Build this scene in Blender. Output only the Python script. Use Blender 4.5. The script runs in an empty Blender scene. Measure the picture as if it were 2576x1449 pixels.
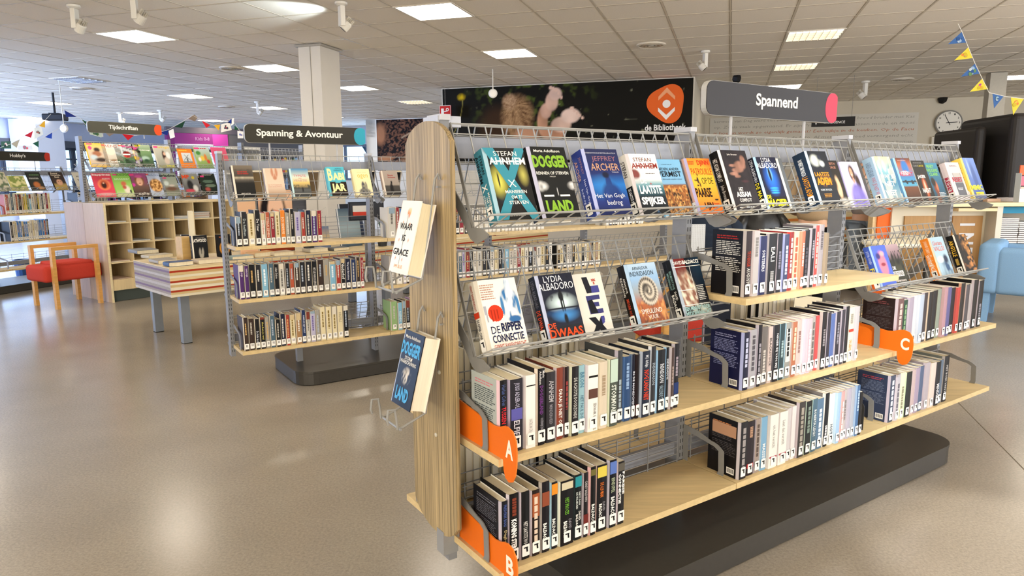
import bpy, math, random
import numpy as np
from mathutils import Vector, Matrix, Euler

# ------------------------------------------------------------ camera, world, light, exposure
H_CAM = 1.36
YS, YC = 0.97907, 0.304884                    # heading of the shelf rows and of the building grid
SC = bpy.context.scene
cam_d = bpy.data.cameras.new('camera'); cam = bpy.data.objects.new('camera', cam_d)
SC.collection.objects.link(cam); SC.camera = cam
cam_d.sensor_width = 36.0; cam_d.lens = 36.0 * 1732.0 / 2576.0
cam_d.clip_start = 0.02; cam_d.clip_end = 200
cam.location = (0, 0, H_CAM)
PITCH, ROLL = 0.159408, -0.005223
_f = Vector((0, math.cos(PITCH), -math.sin(PITCH))); _r = Vector((1, 0, 0)); _u = _r.cross(_f)
_r2 = _r * math.cos(ROLL) + _u * math.sin(ROLL); _u2 = -_r * math.sin(ROLL) + _u * math.cos(ROLL)
cam.matrix_world = Matrix(((_r2.x, _u2.x, -_f.x, 0), (_r2.y, _u2.y, -_f.y, 0), (_r2.z, _u2.z, -_f.z, H_CAM), (0, 0, 0, 1)))

world = bpy.data.worlds.new('world'); SC.world = world; world.use_nodes = True
_bg = world.node_tree.nodes['Background']
_bg.inputs[0].default_value = (0.45, 0.68, 1.0, 1); _bg.inputs[1].default_value = 2.2

SC.view_settings.view_transform = 'Standard'; SC.view_settings.look = 'None'
SC.view_settings.exposure = 0.30; SC.view_settings.gamma = 1.0
SC.view_settings.use_curve_mapping = False
SC.cycles.max_bounces = 8; SC.cycles.diffuse_bounces = 4; SC.cycles.glossy_bounces = 3
SC.cycles.sample_clamp_indirect = 6.0; SC.cycles.caustics_reflective = False; SC.cycles.caustics_refractive = False
PANEL_POWER = 18.5                            # emission of the ceiling panels
PANEL_COLOR = (1.0, 0.90, 0.74)

Sv = Vector((math.sin(YS), math.cos(YS), 0)); Pv = Vector((-math.cos(YS), math.sin(YS), 0))
Cv = Vector((math.sin(YC), math.cos(YC), 0)); Dv = Vector((-math.cos(YC), math.sin(YC), 0))
RS = math.pi / 2 - YS; RC = math.pi / 2 - YC
Zv = Vector((0, 0, 1))
def SW(u, p, z=0.0): return Sv * u + Pv * p + Zv * z
def CW(c, d, z=0.0): return Cv * c + Dv * d + Zv * z

def light(name, kind, loc, energy, color, aim=None, **kw):
    d = bpy.data.lights.new(name, kind); d.energy = energy; d.color = color
    for k, v in kw.items(): setattr(d, k, v)
    o = bpy.data.objects.new(name, d); SC.collection.objects.link(o); o.location = loc
    if aim is not None:
        o.rotation_euler = (Vector(aim) - Vector(loc)).to_track_quat('-Z', 'Y').to_euler()
    return o
# daylight from the left and far windows, plus added fill lights without windows
light('window_daylight', 'AREA', CW(7, 17.2, 1.7), 260, (0.42, 0.62, 1.0), aim=CW(7, 10, 1.5), shape='RECTANGLE', size=16, size_y=1.6)
light('window_daylight_side', 'AREA', CW(2.5, 14.0, 1.9), 1500, (0.42, 0.60, 1.0), aim=CW(12, 17.6, 2.0), shape='RECTANGLE', size=4, size_y=1.6)  # added inside the room to wash the blue wall, no window here
light('near_window_daylight', 'AREA', CW(-6.6, 1.0, 1.5), 900, (1.0, 0.93, 0.80), aim=CW(4, 2.0, 9.0), shape='RECTANGLE', size=14, size_y=2.2)  # added soft fill behind the camera for racks and ceiling, no window built
light('entrance_daylight', 'AREA', CW(6, -9.0, 1.6), 560, (0.86, 0.92, 1.0), aim=CW(13, -2, 1.8), shape='RECTANGLE', size=12, size_y=2.0)  # added fill on the right, turned to brighten the clock wall
light('far_window_daylight', 'AREA', CW(18.6, 11.5, 1.7), 60, (0.45, 0.65, 1.0), aim=CW(10, 11.5, 1.2), shape='RECTANGLE', size=4, size_y=1.6)
# ceiling spotlights
light('spotlight_on_racks', 'SPOT', (1.15, 0.55, 2.72), 230, (0.93, 0.98, 1.0), aim=SW(2.66, 1.60, 0.88), spot_size=0.40, spot_blend=0.5, shadow_soft_size=0.03)
light('spotlight_on_ceiling', 'SPOT', CW(5.75, 3.35, 2.62), 34, (0.80, 0.94, 1.0), aim=CW(5.70, 4.25, 2.89), spot_size=1.15, spot_blend=0.5, shadow_soft_size=0.03)
light('spotlight_on_floor', 'SPOT', (2.5, 1.4, 2.75), 200, (1.0, 0.98, 0.94), aim=(1.86, 2.26, 0.0), spot_size=0.40, spot_blend=0.5, shadow_soft_size=0.05)

# ------------------------------------------------------------ colours and materials
def lin(h, k=1.0):
    if not isinstance(h, str): return tuple(h[:3])
    out = []
    for i in (0, 2, 4):
        c = int(h[i:i + 2], 16) / 255.0
        out.append((c / 12.92 if c <= 0.04045 else ((c + 0.055) / 1.055) ** 2.4) * k)
    return tuple(out)

MATS = {}
def material(name, rough=0.5, metal=0.0, spec=0.5, grain=None, bump=0.0, bscale=200.0, vary=0.0, vscale=6.0, stretch=(1, 1, 1), coat=0.0):
    """every material takes the piece's own colour from the mesh and adds procedural grain, relief and wear"""
    m = bpy.data.materials.new(name); m.use_nodes = True; nt = m.node_tree; N = nt.nodes; L = nt.links
    b = N['Principled BSDF']; b.inputs['Roughness'].default_value = rough; b.inputs['Metallic'].default_value = metal
    b.inputs['Specular IOR Level'].default_value = spec
    if coat: b.inputs['Coat Weight'].default_value = coat; b.inputs['Coat Roughness'].default_value = 0.12
    a = N.new('ShaderNodeAttribute'); a.attribute_name = 'Col'; out = a.outputs['Color']
    tc = N.new('ShaderNodeTexCoord'); mp = N.new('ShaderNodeMapping'); mp.inputs['Scale'].default_value = stretch
    L.new(tc.outputs['Object'], mp.inputs['Vector'])
    if vary or grain:
        n = N.new('ShaderNodeTexNoise'); n.inputs['Scale'].default_value = vscale; n.inputs['Detail'].default_value = 6.0
        n.inputs['Roughness'].default_value = 0.65
        L.new(mp.outputs['Vector'], n.inputs['Vector'])
        r = N.new('ShaderNodeMapRange'); r.inputs['From Min'].default_value = 0.3; r.inputs['From Max'].default_value = 0.7
        r.inputs['To Min'].default_value = 1.0 - (vary or grain); r.inputs['To Max'].default_value = 1.0 + (vary or grain) * 0.6
        L.new(n.outputs['Fac'], r.inputs['Value'])
        mx = N.new('ShaderNodeVectorMath'); mx.operation = 'SCALE'
        L.new(out, mx.inputs[0]); L.new(r.outputs['Result'], mx.inputs['Scale']); out = mx.outputs['Vector']
    L.new(out, b.inputs['Base Color'])
    if bump:
        n2 = N.new('ShaderNodeTexNoise'); n2.inputs['Scale'].default_value = bscale; n2.inputs['Detail'].default_value = 3
        L.new(mp.outputs['Vector'], n2.inputs['Vector'])
        bp = N.new('ShaderNodeBump'); bp.inputs['Strength'].default_value = bump; bp.inputs['Distance'].default_value = 0.002
        L.new(n2.outputs['Fac'], bp.inputs['Height']); L.new(bp.outputs['Normal'], b.inputs['Normal'])
    MATS[name] = m; return m
material('print', rough=0.42, spec=0.22)
material('ink', rough=0.6, spec=0.1)
material('paper', rough=0.85, spec=0.2, grain=0.10, vscale=3.0, stretch=(40, 300, 3))
material('steel_paint', rough=0.42, spec=0.4, vary=0.05, vscale=30)
material('wire_paint', rough=0.38, spec=0.5)
material('board_wood', rough=0.45, spec=0.35, grain=0.16, vscale=2.2, stretch=(1.6, 22, 22))
material('panel_wood', rough=0.5, spec=0.3, grain=0.14, vscale=2.0, stretch=(18, 18, 1.3))
material('streaky_wood', rough=0.5, spec=0.3, grain=0.8, vscale=3.0, stretch=(95, 95, 0.8))
material('plinth_laminate', rough=0.38, spec=0.35, vary=0.08, vscale=40)
material('plastic', rough=0.5, spec=0.22)
material('matt', rough=0.9, spec=0.15)
material('wall_paint', rough=0.92, spec=0.15, vary=0.04, vscale=1.5, bump=0.1, bscale=300)
material('tile_board', rough=0.95, spec=0.1, vary=0.05, vscale=90, bump=0.5, bscale=260)
material('fabric', rough=0.95, spec=0.1, vary=0.16, vscale=260, bump=0.6, bscale=420)
material('skin', rough=0.55, spec=0.3)
material('leather', rough=0.4, spec=0.5, bump=0.6, bscale=60)
def emit_material(name, color, strength):
    m = bpy.data.materials.new(name); m.use_nodes = True; nt = m.node_tree
    nt.nodes.remove(nt.nodes['Principled BSDF']); e = nt.nodes.new('ShaderNodeEmission')
    e.inputs[0].default_value = (*color, 1); e.inputs[1].default_value = strength
    nt.links.new(e.outputs[0], nt.nodes['Material Output'].inputs[0]); MATS[name] = m; return m
emit_material('panel_glow', PANEL_COLOR, PANEL_POWER)
emit_material('panel_glow_dim', PANEL_COLOR, 2.2)
emit_material('spot_glow', (0.95, 0.97, 1.0), 8.0)
emit_material('screen_glow', (0.10, 0.32, 0.9), 0.8)

# floor: speckled taupe linoleum with a soft sheen
m = bpy.data.materials.new('linoleum'); m.use_nodes = True; nt = m.node_tree; N = nt.nodes; L = nt.links
b = N['Principled BSDF']; tc = N.new('ShaderNodeTexCoord')
n1 = N.new('ShaderNodeTexNoise'); n1.inputs['Scale'].default_value = 95; n1.inputs['Detail'].default_value = 6; n1.inputs['Roughness'].default_value = 0.75
n2 = N.new('ShaderNodeTexNoise'); n2.inputs['Scale'].default_value = 2.2; n2.inputs['Detail'].default_value = 4
for n in (n1, n2): L.new(tc.outputs['Object'], n.inputs['Vector'])
cr = N.new('ShaderNodeValToRGB'); cr.color_ramp.elements[0].position = 0.32; cr.color_ramp.elements[1].position = 0.68
cr.color_ramp.elements[0].color = (*lin('857c70'), 1); cr.color_ramp.elements[1].color = (*lin('a2988a'), 1)
L.new(n1.outputs['Fac'], cr.inputs['Fac'])
mr = N.new('ShaderNodeMapRange'); mr.inputs['From Min'].default_value = 0.3; mr.inputs['From Max'].default_value = 0.7
mr.inputs['To Min'].default_value = 0.93; mr.inputs['To Max'].default_value = 1.06; L.new(n2.outputs['Fac'], mr.inputs['Value'])
vm = N.new('ShaderNodeVectorMath'); vm.operation = 'SCALE'; L.new(cr.outputs['Color'], vm.inputs[0]); L.new(mr.outputs['Result'], vm.inputs['Scale'])
L.new(vm.outputs['Vector'], b.inputs['Base Color'])
rr = N.new('ShaderNodeMapRange'); rr.inputs['To Min'].default_value = 0.17; rr.inputs['To Max'].default_value = 0.27
L.new(n1.outputs['Fac'], rr.inputs['Value']); L.new(rr.outputs['Result'], b.inputs['Roughness'])
b.inputs['Specular IOR Level'].default_value = 0.45
bp = N.new('ShaderNodeBump'); bp.inputs['Strength'].default_value = 0.03; bp.inputs['Distance'].default_value = 0.0005
L.new(n1.outputs['Fac'], bp.inputs['Height']); L.new(bp.outputs['Normal'], b.inputs['Normal'])
MATS['linoleum'] = m

# ------------------------------------------------------------ mesh building
COL = SC.collection
class MB:
    def __init__(s): s.v = []; s.f = []; s.c = []; s.M = None
    def add(s, vs, fs, col, cols=None):
        n = len(s.v)
        if s.M is not None: vs = [s.M @ Vector(p) for p in vs]
        s.v.extend([tuple(p) for p in vs]); s.f.extend([tuple(i + n for i in f) for f in fs])
        if cols is not None: s.c.extend(cols)
        else:
            c = lin(col); s.c.extend([c] * len(fs))
    def box(s, x0, x1, y0, y1, z0, z1, col):
        s.add([(x0, y0, z0), (x1, y0, z0), (x1, y1, z0), (x0, y1, z0), (x0, y0, z1), (x1, y0, z1), (x1, y1, z1), (x0, y1, z1)],
              [(0, 3, 2, 1), (4, 5, 6, 7), (0, 1, 5, 4), (1, 2, 6, 5), (2, 3, 7, 6), (3, 0, 4, 7)], col)
    def bevbox(s, x0, x1, y0, y1, z0, z1, col, r=0.03, n=3):
        """box with rounded vertical and horizontal edges (superellipsoid shell of a box)"""
        cx, cy, cz = (x0 + x1) / 2, (y0 + y1) / 2, (z0 + z1) / 2; hx, hy, hz = (x1 - x0) / 2, (y1 - y0) / 2, (z1 - z0) / 2
        k = 4 * n; rings = []
        vs = []
        zs = [(-hz + r - r * math.cos(a), r * math.sin(a)) for a in [math.pi / 2 * i / n for i in range(n + 1)]]
        prof = [(-hz + r * (1 - math.cos(a)), r * (1 - math.sin(a))) for a in [math.pi / 2 * i / n for i in range(n + 1)]]
        prof += [(-z, o) for z, o in reversed(prof)]
        for z, o in prof:
            ring = []
            for q, (sx, sy) in enumerate(((1, 1), (-1, 1), (-1, -1), (1, -1))):
                for i in range(n + 1):
                    a = math.pi / 2 * (q + i / n)
                    ring.append((cx + sx * (hx - r) + (r - o if r > o else 0) * math.cos(a), cy + sy * (hy - r) + (r - o if r > o else 0) * math.sin(a), cz + z))
            rings.append(ring)
        m_ = len(rings[0]); vs = [p for r_ in rings for p in r_]; fs = []
        for i in range(len(rings) - 1):
            for j in range(m_): fs.append((i * m_ + j, i * m_ + (j + 1) % m_, (i + 1) * m_ + (j + 1) % m_, (i + 1) * m_ + j))
        fs.append(tuple(reversed(range(m_)))); fs.append(tuple((len(rings) - 1) * m_ + j for j in range(m_)))
        s.add(vs, fs, col)
    def bar(s, p, q, w, h, col, up=(0, 0, 1)):
        p = Vector(p); q = Vector(q); d = (q - p).normalized(); up = Vector(up)
        if abs(d.dot(up)) > 0.99: up = Vector((0, 1, 0))
        a = d.cross(up).normalized() * (w / 2); b_ = a.cross(d).normalized() * (h / 2)
        vs = [p - a - b_, p + a - b_, p + a + b_, p - a + b_, q - a - b_, q + a - b_, q + a + b_, q - a + b_]
        s.add(vs, [(0, 3, 2, 1), (4, 5, 6, 7), (0, 1, 5, 4), (1, 2, 6, 5), (2, 3, 7, 6), (3, 0, 4, 7)], col)
    def tube(s, pts, r, col, n=6, closed=False, taper=None):
        pts = [Vector(p) for p in pts]; m_ = len(pts); vs = []; prev = None
        for i, p in enumerate(pts):
            a = pts[(i - 1) % m_] if (closed or i > 0) else p; b_ = pts[(i + 1) % m_] if (closed or i < m_ - 1) else p
            t = (b_ - a).normalized()
            if prev is None:
                x = t.cross(Vector((0, 0, 1)));
                if x.length < 0.05: x = t.cross(Vector((0, 1, 0)))
            else: x = prev - t * prev.dot(t)
            x.normalize(); prev = x; y = t.cross(x); rr_ = r if taper is None else r * taper[i]
            for k in range(n):
                an = 2 * math.pi * k / n; vs.append(p + x * (rr_ * math.cos(an)) + y * (rr_ * math.sin(an)))
        fs = []
        for i in range(m_ if closed else m_ - 1):
            j = (i + 1) % m_
            for k in range(n): fs.append((i * n + k, i * n + (k + 1) % n, j * n + (k + 1) % n, j * n + k))
        if not closed: fs.append(tuple(reversed(range(n)))); fs.append(tuple((m_ - 1) * n + k for k in range(n)))
        s.add(vs, fs, col)
    def prism(s, pts, o, ex, ey, ez, col, side=None):
        """2D outline pts in plane (o, ex, ey) extruded by vector ez"""
        o = Vector(o); ex = Vector(ex); ey = Vector(ey); ez = Vector(ez); n = len(pts)
        vs = [o + ex * a + ey * b_ for a, b_ in pts]; vs += [p + ez for p in vs]
        c = lin(col); sc_ = lin(side) if side else c
        s.add(vs, [tuple(reversed(range(n))), tuple(range(n, 2 * n))] + [(i, (i + 1) % n, n + (i + 1) % n, n + i) for i in range(n)], None, [c, c] + [sc_] * n)
    def ring(s, outer, inner, o, ex, ey, ez, col):
        o = Vector(o); ex = Vector(ex); ey = Vector(ey); ez = Vector(ez); n = len(outer)
        A = [o + ex * a + ey * b_ for a, b_ in outer]; B = [o + ex * a + ey * b_ for a, b_ in inner]
        vs = A + B + [p + ez for p in A] + [p + ez for p in B]; fs = []
        for i in range(n):
            j = (i + 1) % n
            fs += [(i, i + n, j + n, j), (2 * n + i, 2 * n + j, 3 * n + j, 3 * n + i), (i, j, 2 * n + j, 2 * n + i), (n + i, 3 * n + i, 3 * n + j, n + j)]
        s.add(vs, fs, col)
    def poly(s, pts, col, fr=None):
        if fr: o, ex, ey = fr; pts = [o + ex * a + ey * b_ for a, b_ in pts]
        s.add(pts, [tuple(range(len(pts)))], col)
    def disc(s, c, r, fr, col, n=16, ry=None):
        s.poly([(c[0] + r * math.cos(2 * math.pi * k / n), c[1] + (ry or r) * math.sin(2 * math.pi * k / n)) for k in range(n)], col, fr)
    def lathe(s, prof, col, n=16, c=(0, 0, 0), ax=None, cols=None):
        vs = []; c = Vector(c)
        for r, z in prof:
            for k in range(n):
                a = 2 * math.pi * k / n; vs.append(c + Vector((r * math.cos(a), r * math.sin(a), z)))
        fs = []; fc = []
        for i in range(len(prof) - 1):
            for k in range(n):
                fs.append((i * n + k, i * n + (k + 1) % n, (i + 1) * n + (k + 1) % n, (i + 1) * n + k)); fc.append(lin(cols[i] if cols else col))
        fs.append(tuple(reversed(range(n)))); fc.append(lin(col)); fs.append(tuple((len(prof) - 1) * n + k for k in range(n))); fc.append(lin(col))
        s.add(vs, fs, None, fc)
    def grid(s, fr, x0, y0, x1, y1, nx, ny, fn, seed=0):
        """flat printed picture: fn(X, Y) gives the printed colour at every point"""
        o, ex, ey = fr
        X, Y = np.meshgrid(np.linspace(0, 1, nx + 1), np.linspace(0, 1, ny + 1))
        c = np.clip(fn(X, Y), 0, 1).reshape(-1, 3)
        n = len(s.v)
        px = (x0 + (x1 - x0) * X).ravel(); py = (y0 + (y1 - y0) * Y).ravel()
        for a, b_ in zip(px, py):
            p = o + ex * float(a) + ey * float(b_)
            if s.M is not None: p = s.M @ p
            s.v.append(tuple(p))
        for j in range(ny):
            for i in range(nx):
                k = j * (nx + 1) + i; q = (k, k + 1, k + nx + 2, k + nx + 1)
                s.f.append(tuple(n + t for t in q)); s.c.append([tuple(c[t]) for t in q])
    def text(s, txt, fr, x0, y0, x1, y1, col, bold=0.0, keep=None, res=2, shear=0.0):
        V, F, W, Hh = glyphs(txt, bold, res)
        o, ex, ey = fr; sx = (x1 - x0) / W; sy = (y1 - y0) / Hh
        if keep:
            k = min(sx, sy); cx = (x0 + x1) / 2 - W * k / 2 if keep == 'c' else x0; cy = (y0 + y1) / 2 - Hh * k / 2
            sx = sy = k; x0, y0 = cx, cy
        s.add([o + ex * (x0 + a * sx + b_ * sy * shear) + ey * (y0 + b_ * sy) for a, b_ in V], F, col)
    def lines(s, fr, x0, y0, x1, y1, n, col, fill=0.45, seed=1, ragged=0.2, words=6):
        """rows of print too fine to read"""
        R = random.Random(seed); o, ex, ey = fr; dy = (y1 - y0) / n
        for i in range(n):
            y = y1 - (i + 1) * dy + dy * (1 - fill) / 2; x = x0; xe = x1 - R.random() * ragged * (x1 - x0)
            while x < xe:
                w = (x1 - x0) / words * (0.45 + R.random() * 0.9); e = min(x + w, xe)
                s.poly([(x, y), (e, y), (e, y + dy * fill), (x, y + dy * fill)], col, fr); x = e + (x1 - x0) * 0.03
    def build(s, name, mat, parent=None, smooth=False, loc=None, rot=None, **props):
        me = bpy.data.meshes.new(name); me.from_pydata(s.v, [], s.f)
        at = me.color_attributes.new('Col', 'FLOAT_COLOR', 'CORNER')
        arr = []
        for f, c in zip(s.f, s.c):
            if isinstance(c, list):
                for q in c: arr.extend((q[0], q[1], q[2], 1.0))
            else: arr.extend((c[0], c[1], c[2], 1.0) * len(f))
        at.data.foreach_set('color', arr)
        for m_ in (mat if isinstance(mat, (list, tuple)) else [mat]): me.materials.append(MATS[m_])
        if smooth: me.shade_smooth() if hasattr(me, 'shade_smooth') else [setattr(p, 'use_smooth', True) for p in me.polygons]
        o = bpy.data.objects.new(name, me); COL.objects.link(o)
        if parent is not None: o.parent = parent
        if loc is not None: o.location = loc
        if rot is not None: o.rotation_euler = rot
        for k, v in props.items(): o[k] = v
        return o

_gl = {}
def glyphs(txt, bold=0.0, res=2):
    key = (txt, bold, res)
    if key in _gl: return _gl[key]
    cu = bpy.data.curves.new('t', 'FONT'); cu.body = txt; cu.size = 1.0; cu.resolution_u = res; cu.offset = bold
    cu.space_line = 0.85; cu.fill_mode = 'FRONT'
    ob = bpy.data.objects.new('t', cu); me = bpy.data.meshes.new_from_object(ob)
    V = [(v.co.x, v.co.y) for v in me.vertices]; F = [tuple(p.vertices) for p in me.polygons]
    if not V: V = [(0, 0), (1, 0), (1, 1)]; F = [(0, 1, 2)]
    x0 = min(p[0] for p in V); y0 = min(p[1] for p in V); x1 = max(p[0] for p in V); y1 = max(p[1] for p in V)
    V = [(a - x0, b_ - y0) for a, b_ in V]
    bpy.data.objects.remove(ob); bpy.data.curves.remove(cu); bpy.data.meshes.remove(me)
    _gl[key] = (V, F, max(x1 - x0, 1e-3), max(y1 - y0, 1e-3)); return _gl[key]

def thing(name, label, cat, loc=(0, 0, 0), rot=(0, 0, 0), group=None):
    o = bpy.data.objects.new(name, None); COL.objects.link(o); o.empty_display_size = 0.05
    o.location = loc; o.rotation_euler = rot; o['label'] = label; o['category'] = cat
    if group: o['group'] = group
    return o
def tag(o, label, cat, group=None):
    o['label'] = label; o['category'] = cat
    if group: o['group'] = group
    return o
def struct(mb, name, mat, **kw):
    o = mb.build(name, mat, **kw); o['kind'] = 'structure'; return o
def copy_tree(o, parent=None, **kw):
    c = o.copy(); COL.objects.link(c)
    if parent is not None: c.parent = parent
    for ch in [q for q in bpy.data.objects if q.parent == o]: copy_tree(ch, c)
    for k, v in kw.items():
        if k in ('label', 'group', 'category'): c[k] = v
    return c
V3 = Vector
FRONT = lambda off=0.0004: (V3((0, -off, 0)), V3((1, 0, 0)), V3((0, 0, 1)))

# ------------------------------------------------------------ painting helpers for printed pictures
def C3(h): return np.array(lin(h))
def mixc(a, b_, t): t = np.clip(t, 0, 1)[..., None]; return a * (1 - t) + b_ * t
def full(X, h): return np.ones(X.shape + (3,)) * C3(h)
def ell(X, Y, cx, cy, rx, ry, soft=0.25): return np.clip((1 - np.sqrt(((X - cx) / rx) ** 2 + ((Y - cy) / ry) ** 2)) / soft, 0, 1)
_nz = {}
def noise(X, Y, sc, seed=0):
    if seed not in _nz: _nz[seed] = np.random.RandomState(seed).rand(64, 64)
    T = _nz[seed]; x = X * sc; y = Y * sc; xi = np.floor(x).astype(int); yi = np.floor(y).astype(int); fx = x - xi; fy = y - yi
    fx = fx * fx * (3 - 2 * fx); fy = fy * fy * (3 - 2 * fy)
    g = lambda a, b_: T[a % 64, b_ % 64]
    return (g(xi, yi) * (1 - fx) + g(xi + 1, yi) * fx) * (1 - fy) + (g(xi, yi + 1) * (1 - fx) + g(xi + 1, yi + 1) * fx) * fy
def fbm(X, Y, sc, seed=0): return (noise(X, Y, sc, seed) * 0.55 + noise(X, Y, sc * 2.1, seed + 1) * 0.3 + noise(X, Y, sc * 4.3, seed + 2) * 0.15)
def vgrad(X, Y, stops):
    out = full(X, stops[0][1])
    for (a, ca), (b_, cb) in zip(stops[:-1], stops[1:]):
        t = np.clip((Y - a) / max(b_ - a, 1e-6), 0, 1); out = np.where((Y >= a)[..., None], mixc(C3(ca), C3(cb), t), out)
    return out
# ------------------------------------------------------------ measuring helpers (a photograph position turned into a place in the room)
def _ray(x, y): return _r2 * ((x - 1288) / 1732.0) + _u2 * ((724.5 - y) / 1732.0) + _f
def at(x, y, depth):
    r = _ray(x, y) * (depth / _ray(x, y).y); return V3((r.x, r.y, r.z + H_CAM))
def atz(x, y, z):
    r = _ray(x, y); r = r * ((z - H_CAM) / r.z); return V3((r.x, r.y, z))
def on(x, y, n, dist):
    r = _ray(x, y); r = r * (dist / r.dot(n)); return V3((r.x, r.y, r.z + H_CAM))
def toC(p): return (p.dot(Cv), p.dot(Dv), p.z)
def toS(p): return (p.dot(Sv), p.dot(Pv), p.z)
MC = Matrix(((Cv.x, Dv.x, 0, 0), (Cv.y, Dv.y, 0, 0), (0, 0, 1, 0), (0, 0, 0, 1)))
MS = Matrix(((Sv.x, Pv.x, 0, 0), (Sv.y, Pv.y, 0, 0), (0, 0, 1, 0), (0, 0, 0, 1)))
def frame_c(c, d, z): return (CW(c, d, z), -Dv, Zv)      # a picture on a wall facing the room's near end

CEIL = 2.89; T0C, T0D, TS = 5.93, 0.07, 0.584

# ---- floor
fl = MB(); fl.add([(-30, -12, 0), (24, -12, 0), (24, 30, 0), (-30, 30, 0)], [(0, 1, 2, 3)], '9a8e7c')
floor = struct(fl, 'floor', 'linoleum')
mb = MB(); a = atz(2425, 1027, 0.0006); b2 = atz(2600, 1205, 0.0006); mb.bar(a - (b2 - a) * 0.6, b2 + (b2 - a), 0.004, 0.0008, '6b6153')
mb.build('floor_seam', 'matt', floor)
mb = MB()
p = [atz(x, y, 0.0008) for x, y in ((2576, 800), (2700, 960), (2620, 700), (2430, 820))]
q0 = atz(2530, 812, 0.0008); e1 = (atz(2576, 850, 0.0008) - q0).normalized(); e2 = V3((e1.y, -e1.x, 0))
for k in range(14):
    o = q0 + e1 * (-0.6) - e2 * (0.15 * k + 0.02) * -1
    pass
# strip wood floor beyond the armchairs
wf = MB(); M_ = MC.copy(); wf.M = M_
for k in range(16):
    c0 = 4.9 + k * 0.16
    wf.box(c0, c0 + 0.155, -7.2, -4.05 - 0.0 * k, 0.0005, 0.004, ['c59a55', 'b98c49', 'cda463', 'bf9450'][k % 4])
o = wf.build('wood_floor_strip', 'board_wood'); o['kind'] = 'structure'; o.name = 'floor_wood'

# ---- ceiling
mb = MB(); mb.M = MC; mb.box(-7, 20, -10, 18.5, CEIL + 0.012, CEIL + 0.1, 'a09482')
ceiling = struct(mb, 'ceiling', 'matt')
lights_full = [(0, 4), (4, 4), (0, 10), (4, 10), (8, 10), (12, 16), (8, 16), (12, 22), (8, 22), (16, 22), (12, 28), (16, 10), (12, -2), (16, 4), (16, 16),
               (-4, 4), (-8, 4), (-12, 4), (-4, 10), (-8, 10), (-4, -2), (-8, -2), (0, -2), (0, -8), (4, -8), (8, -8), (12, -8), (-4, -8), (4, 22), (0, 16), (4, 28), (8, 28), (-4, 16), (0, 22), (8, 4)]
lights_dim = [(4, -2), (8, -2), (12, 10)]
lights_off = [(4, 16)]
lights_full = [c for c in lights_full if c not in ((8, 4), (12, 4))]
used = set(lights_full + lights_dim + lights_off)
tile = MB(); tile.box(0.012, TS - 0.012, 0.012, TS - 0.012, 0, 0.012, 'f4eee4')
cells = []
for i in range(-22, 24):
    for j in range(-17, 31):
        if (i, j) in used: continue
        c = T0C + i * TS; d = T0D + j * TS; p = CW(c + TS / 2, d + TS / 2, CEIL) - V3((0, 0, H_CAM))
        dep = p.dot(_f); vis = dep > 0.3 and abs(p.dot(_r2) / dep) < 0.80 and p.dot(_u2) / dep < 0.47
        cells.append((0 if vis else 1, p.length, c, d))
cells.sort(); first = None; rest = MB()
for k, (v_, _l, c, d) in enumerate(cells):
    if k < 299:
        if first is None:
            o = tile.build('ceiling_tile', 'tile_board', ceiling); first = o
        else:
            o = first.copy(); COL.objects.link(o)
        o.location = CW(c, d, CEIL); o.rotation_euler = (0, 0, RC)
    else:
        rest.M = Matrix.Translation(CW(c, d, CEIL)) @ Matrix.Rotation(RC, 4, 'Z'); rest.box(0.012, TS - 0.012, 0.012, TS - 0.012, 0, 0.012, 'f4eee4')
o = rest.build('ceiling_tile', 'tile_board', ceiling); o['kind'] = 'stuff'
for i in range(-22, 25):
    mb = MB(); mb.M = MC; c = T0C + i * TS; mb.box(c - 0.009, c + 0.009, T0D - 17 * TS, T0D + 31 * TS, CEIL - 0.003, CEIL + 0.012, 'cfc5b4'); mb.build('grid_bar', 'steel_paint', ceiling)
for j in range(-17, 32):
    mb = MB(); mb.M = MC; d = T0D + j * TS; mb.box(T0C - 22 * TS, T0C + 24 * TS, d - 0.009, d + 0.009, CEIL - 0.0025, CEIL + 0.0125, 'cfc5b4'); mb.build('grid_bar', 'steel_paint', ceiling)

def nth(k): return ['first', 'second', 'third', 'fourth', 'fifth', 'sixth', 'seventh', 'eighth', 'ninth', 'tenth', 'eleventh', 'twelfth', 'thirteenth', 'fourteenth', 'fifteenth', 'sixteenth', 'seventeenth', 'eighteenth', 'nineteenth', 'twentieth', 'twenty-first', 'twenty-second', 'twenty-third', 'twenty-fourth', 'twenty-fifth', 'twenty-sixth', 'twenty-seventh', 'twenty-eighth'][k]
LNAMES = {(0, 4): 'large bright square ceiling light at the top middle of the picture', (4, 4): 'bright ceiling light nearest above the dark foot mural', (0, 10): 'bright ceiling light beside the spotlight at the upper left',
          (4, 10): 'bright ceiling light just left of the white column', (8, 10): 'bright ceiling light just right of the white column', (12, 16): 'bright ceiling light behind the small spotlight left of the column',
          (8, 16): 'bright ceiling light below the unlit louvred panel, above the magazines sign', (12, 22): 'bright ceiling light just above the magazines sign', (8, 22): 'bright ceiling light at far left above the dark projector',
          (16, 22): 'small bright ceiling light above the purple doorway', (12, 28): 'bright ceiling light at the left edge near the blue wall', (16, 10): 'small bright ceiling light beside the red alarm sign',
          (12, -2): 'bright ceiling light directly behind the Spannend sign', (4, -8): 'ceiling light cut by the right edge of the picture', (8, -8): 'ceiling light behind the bunting at the right'}
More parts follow.
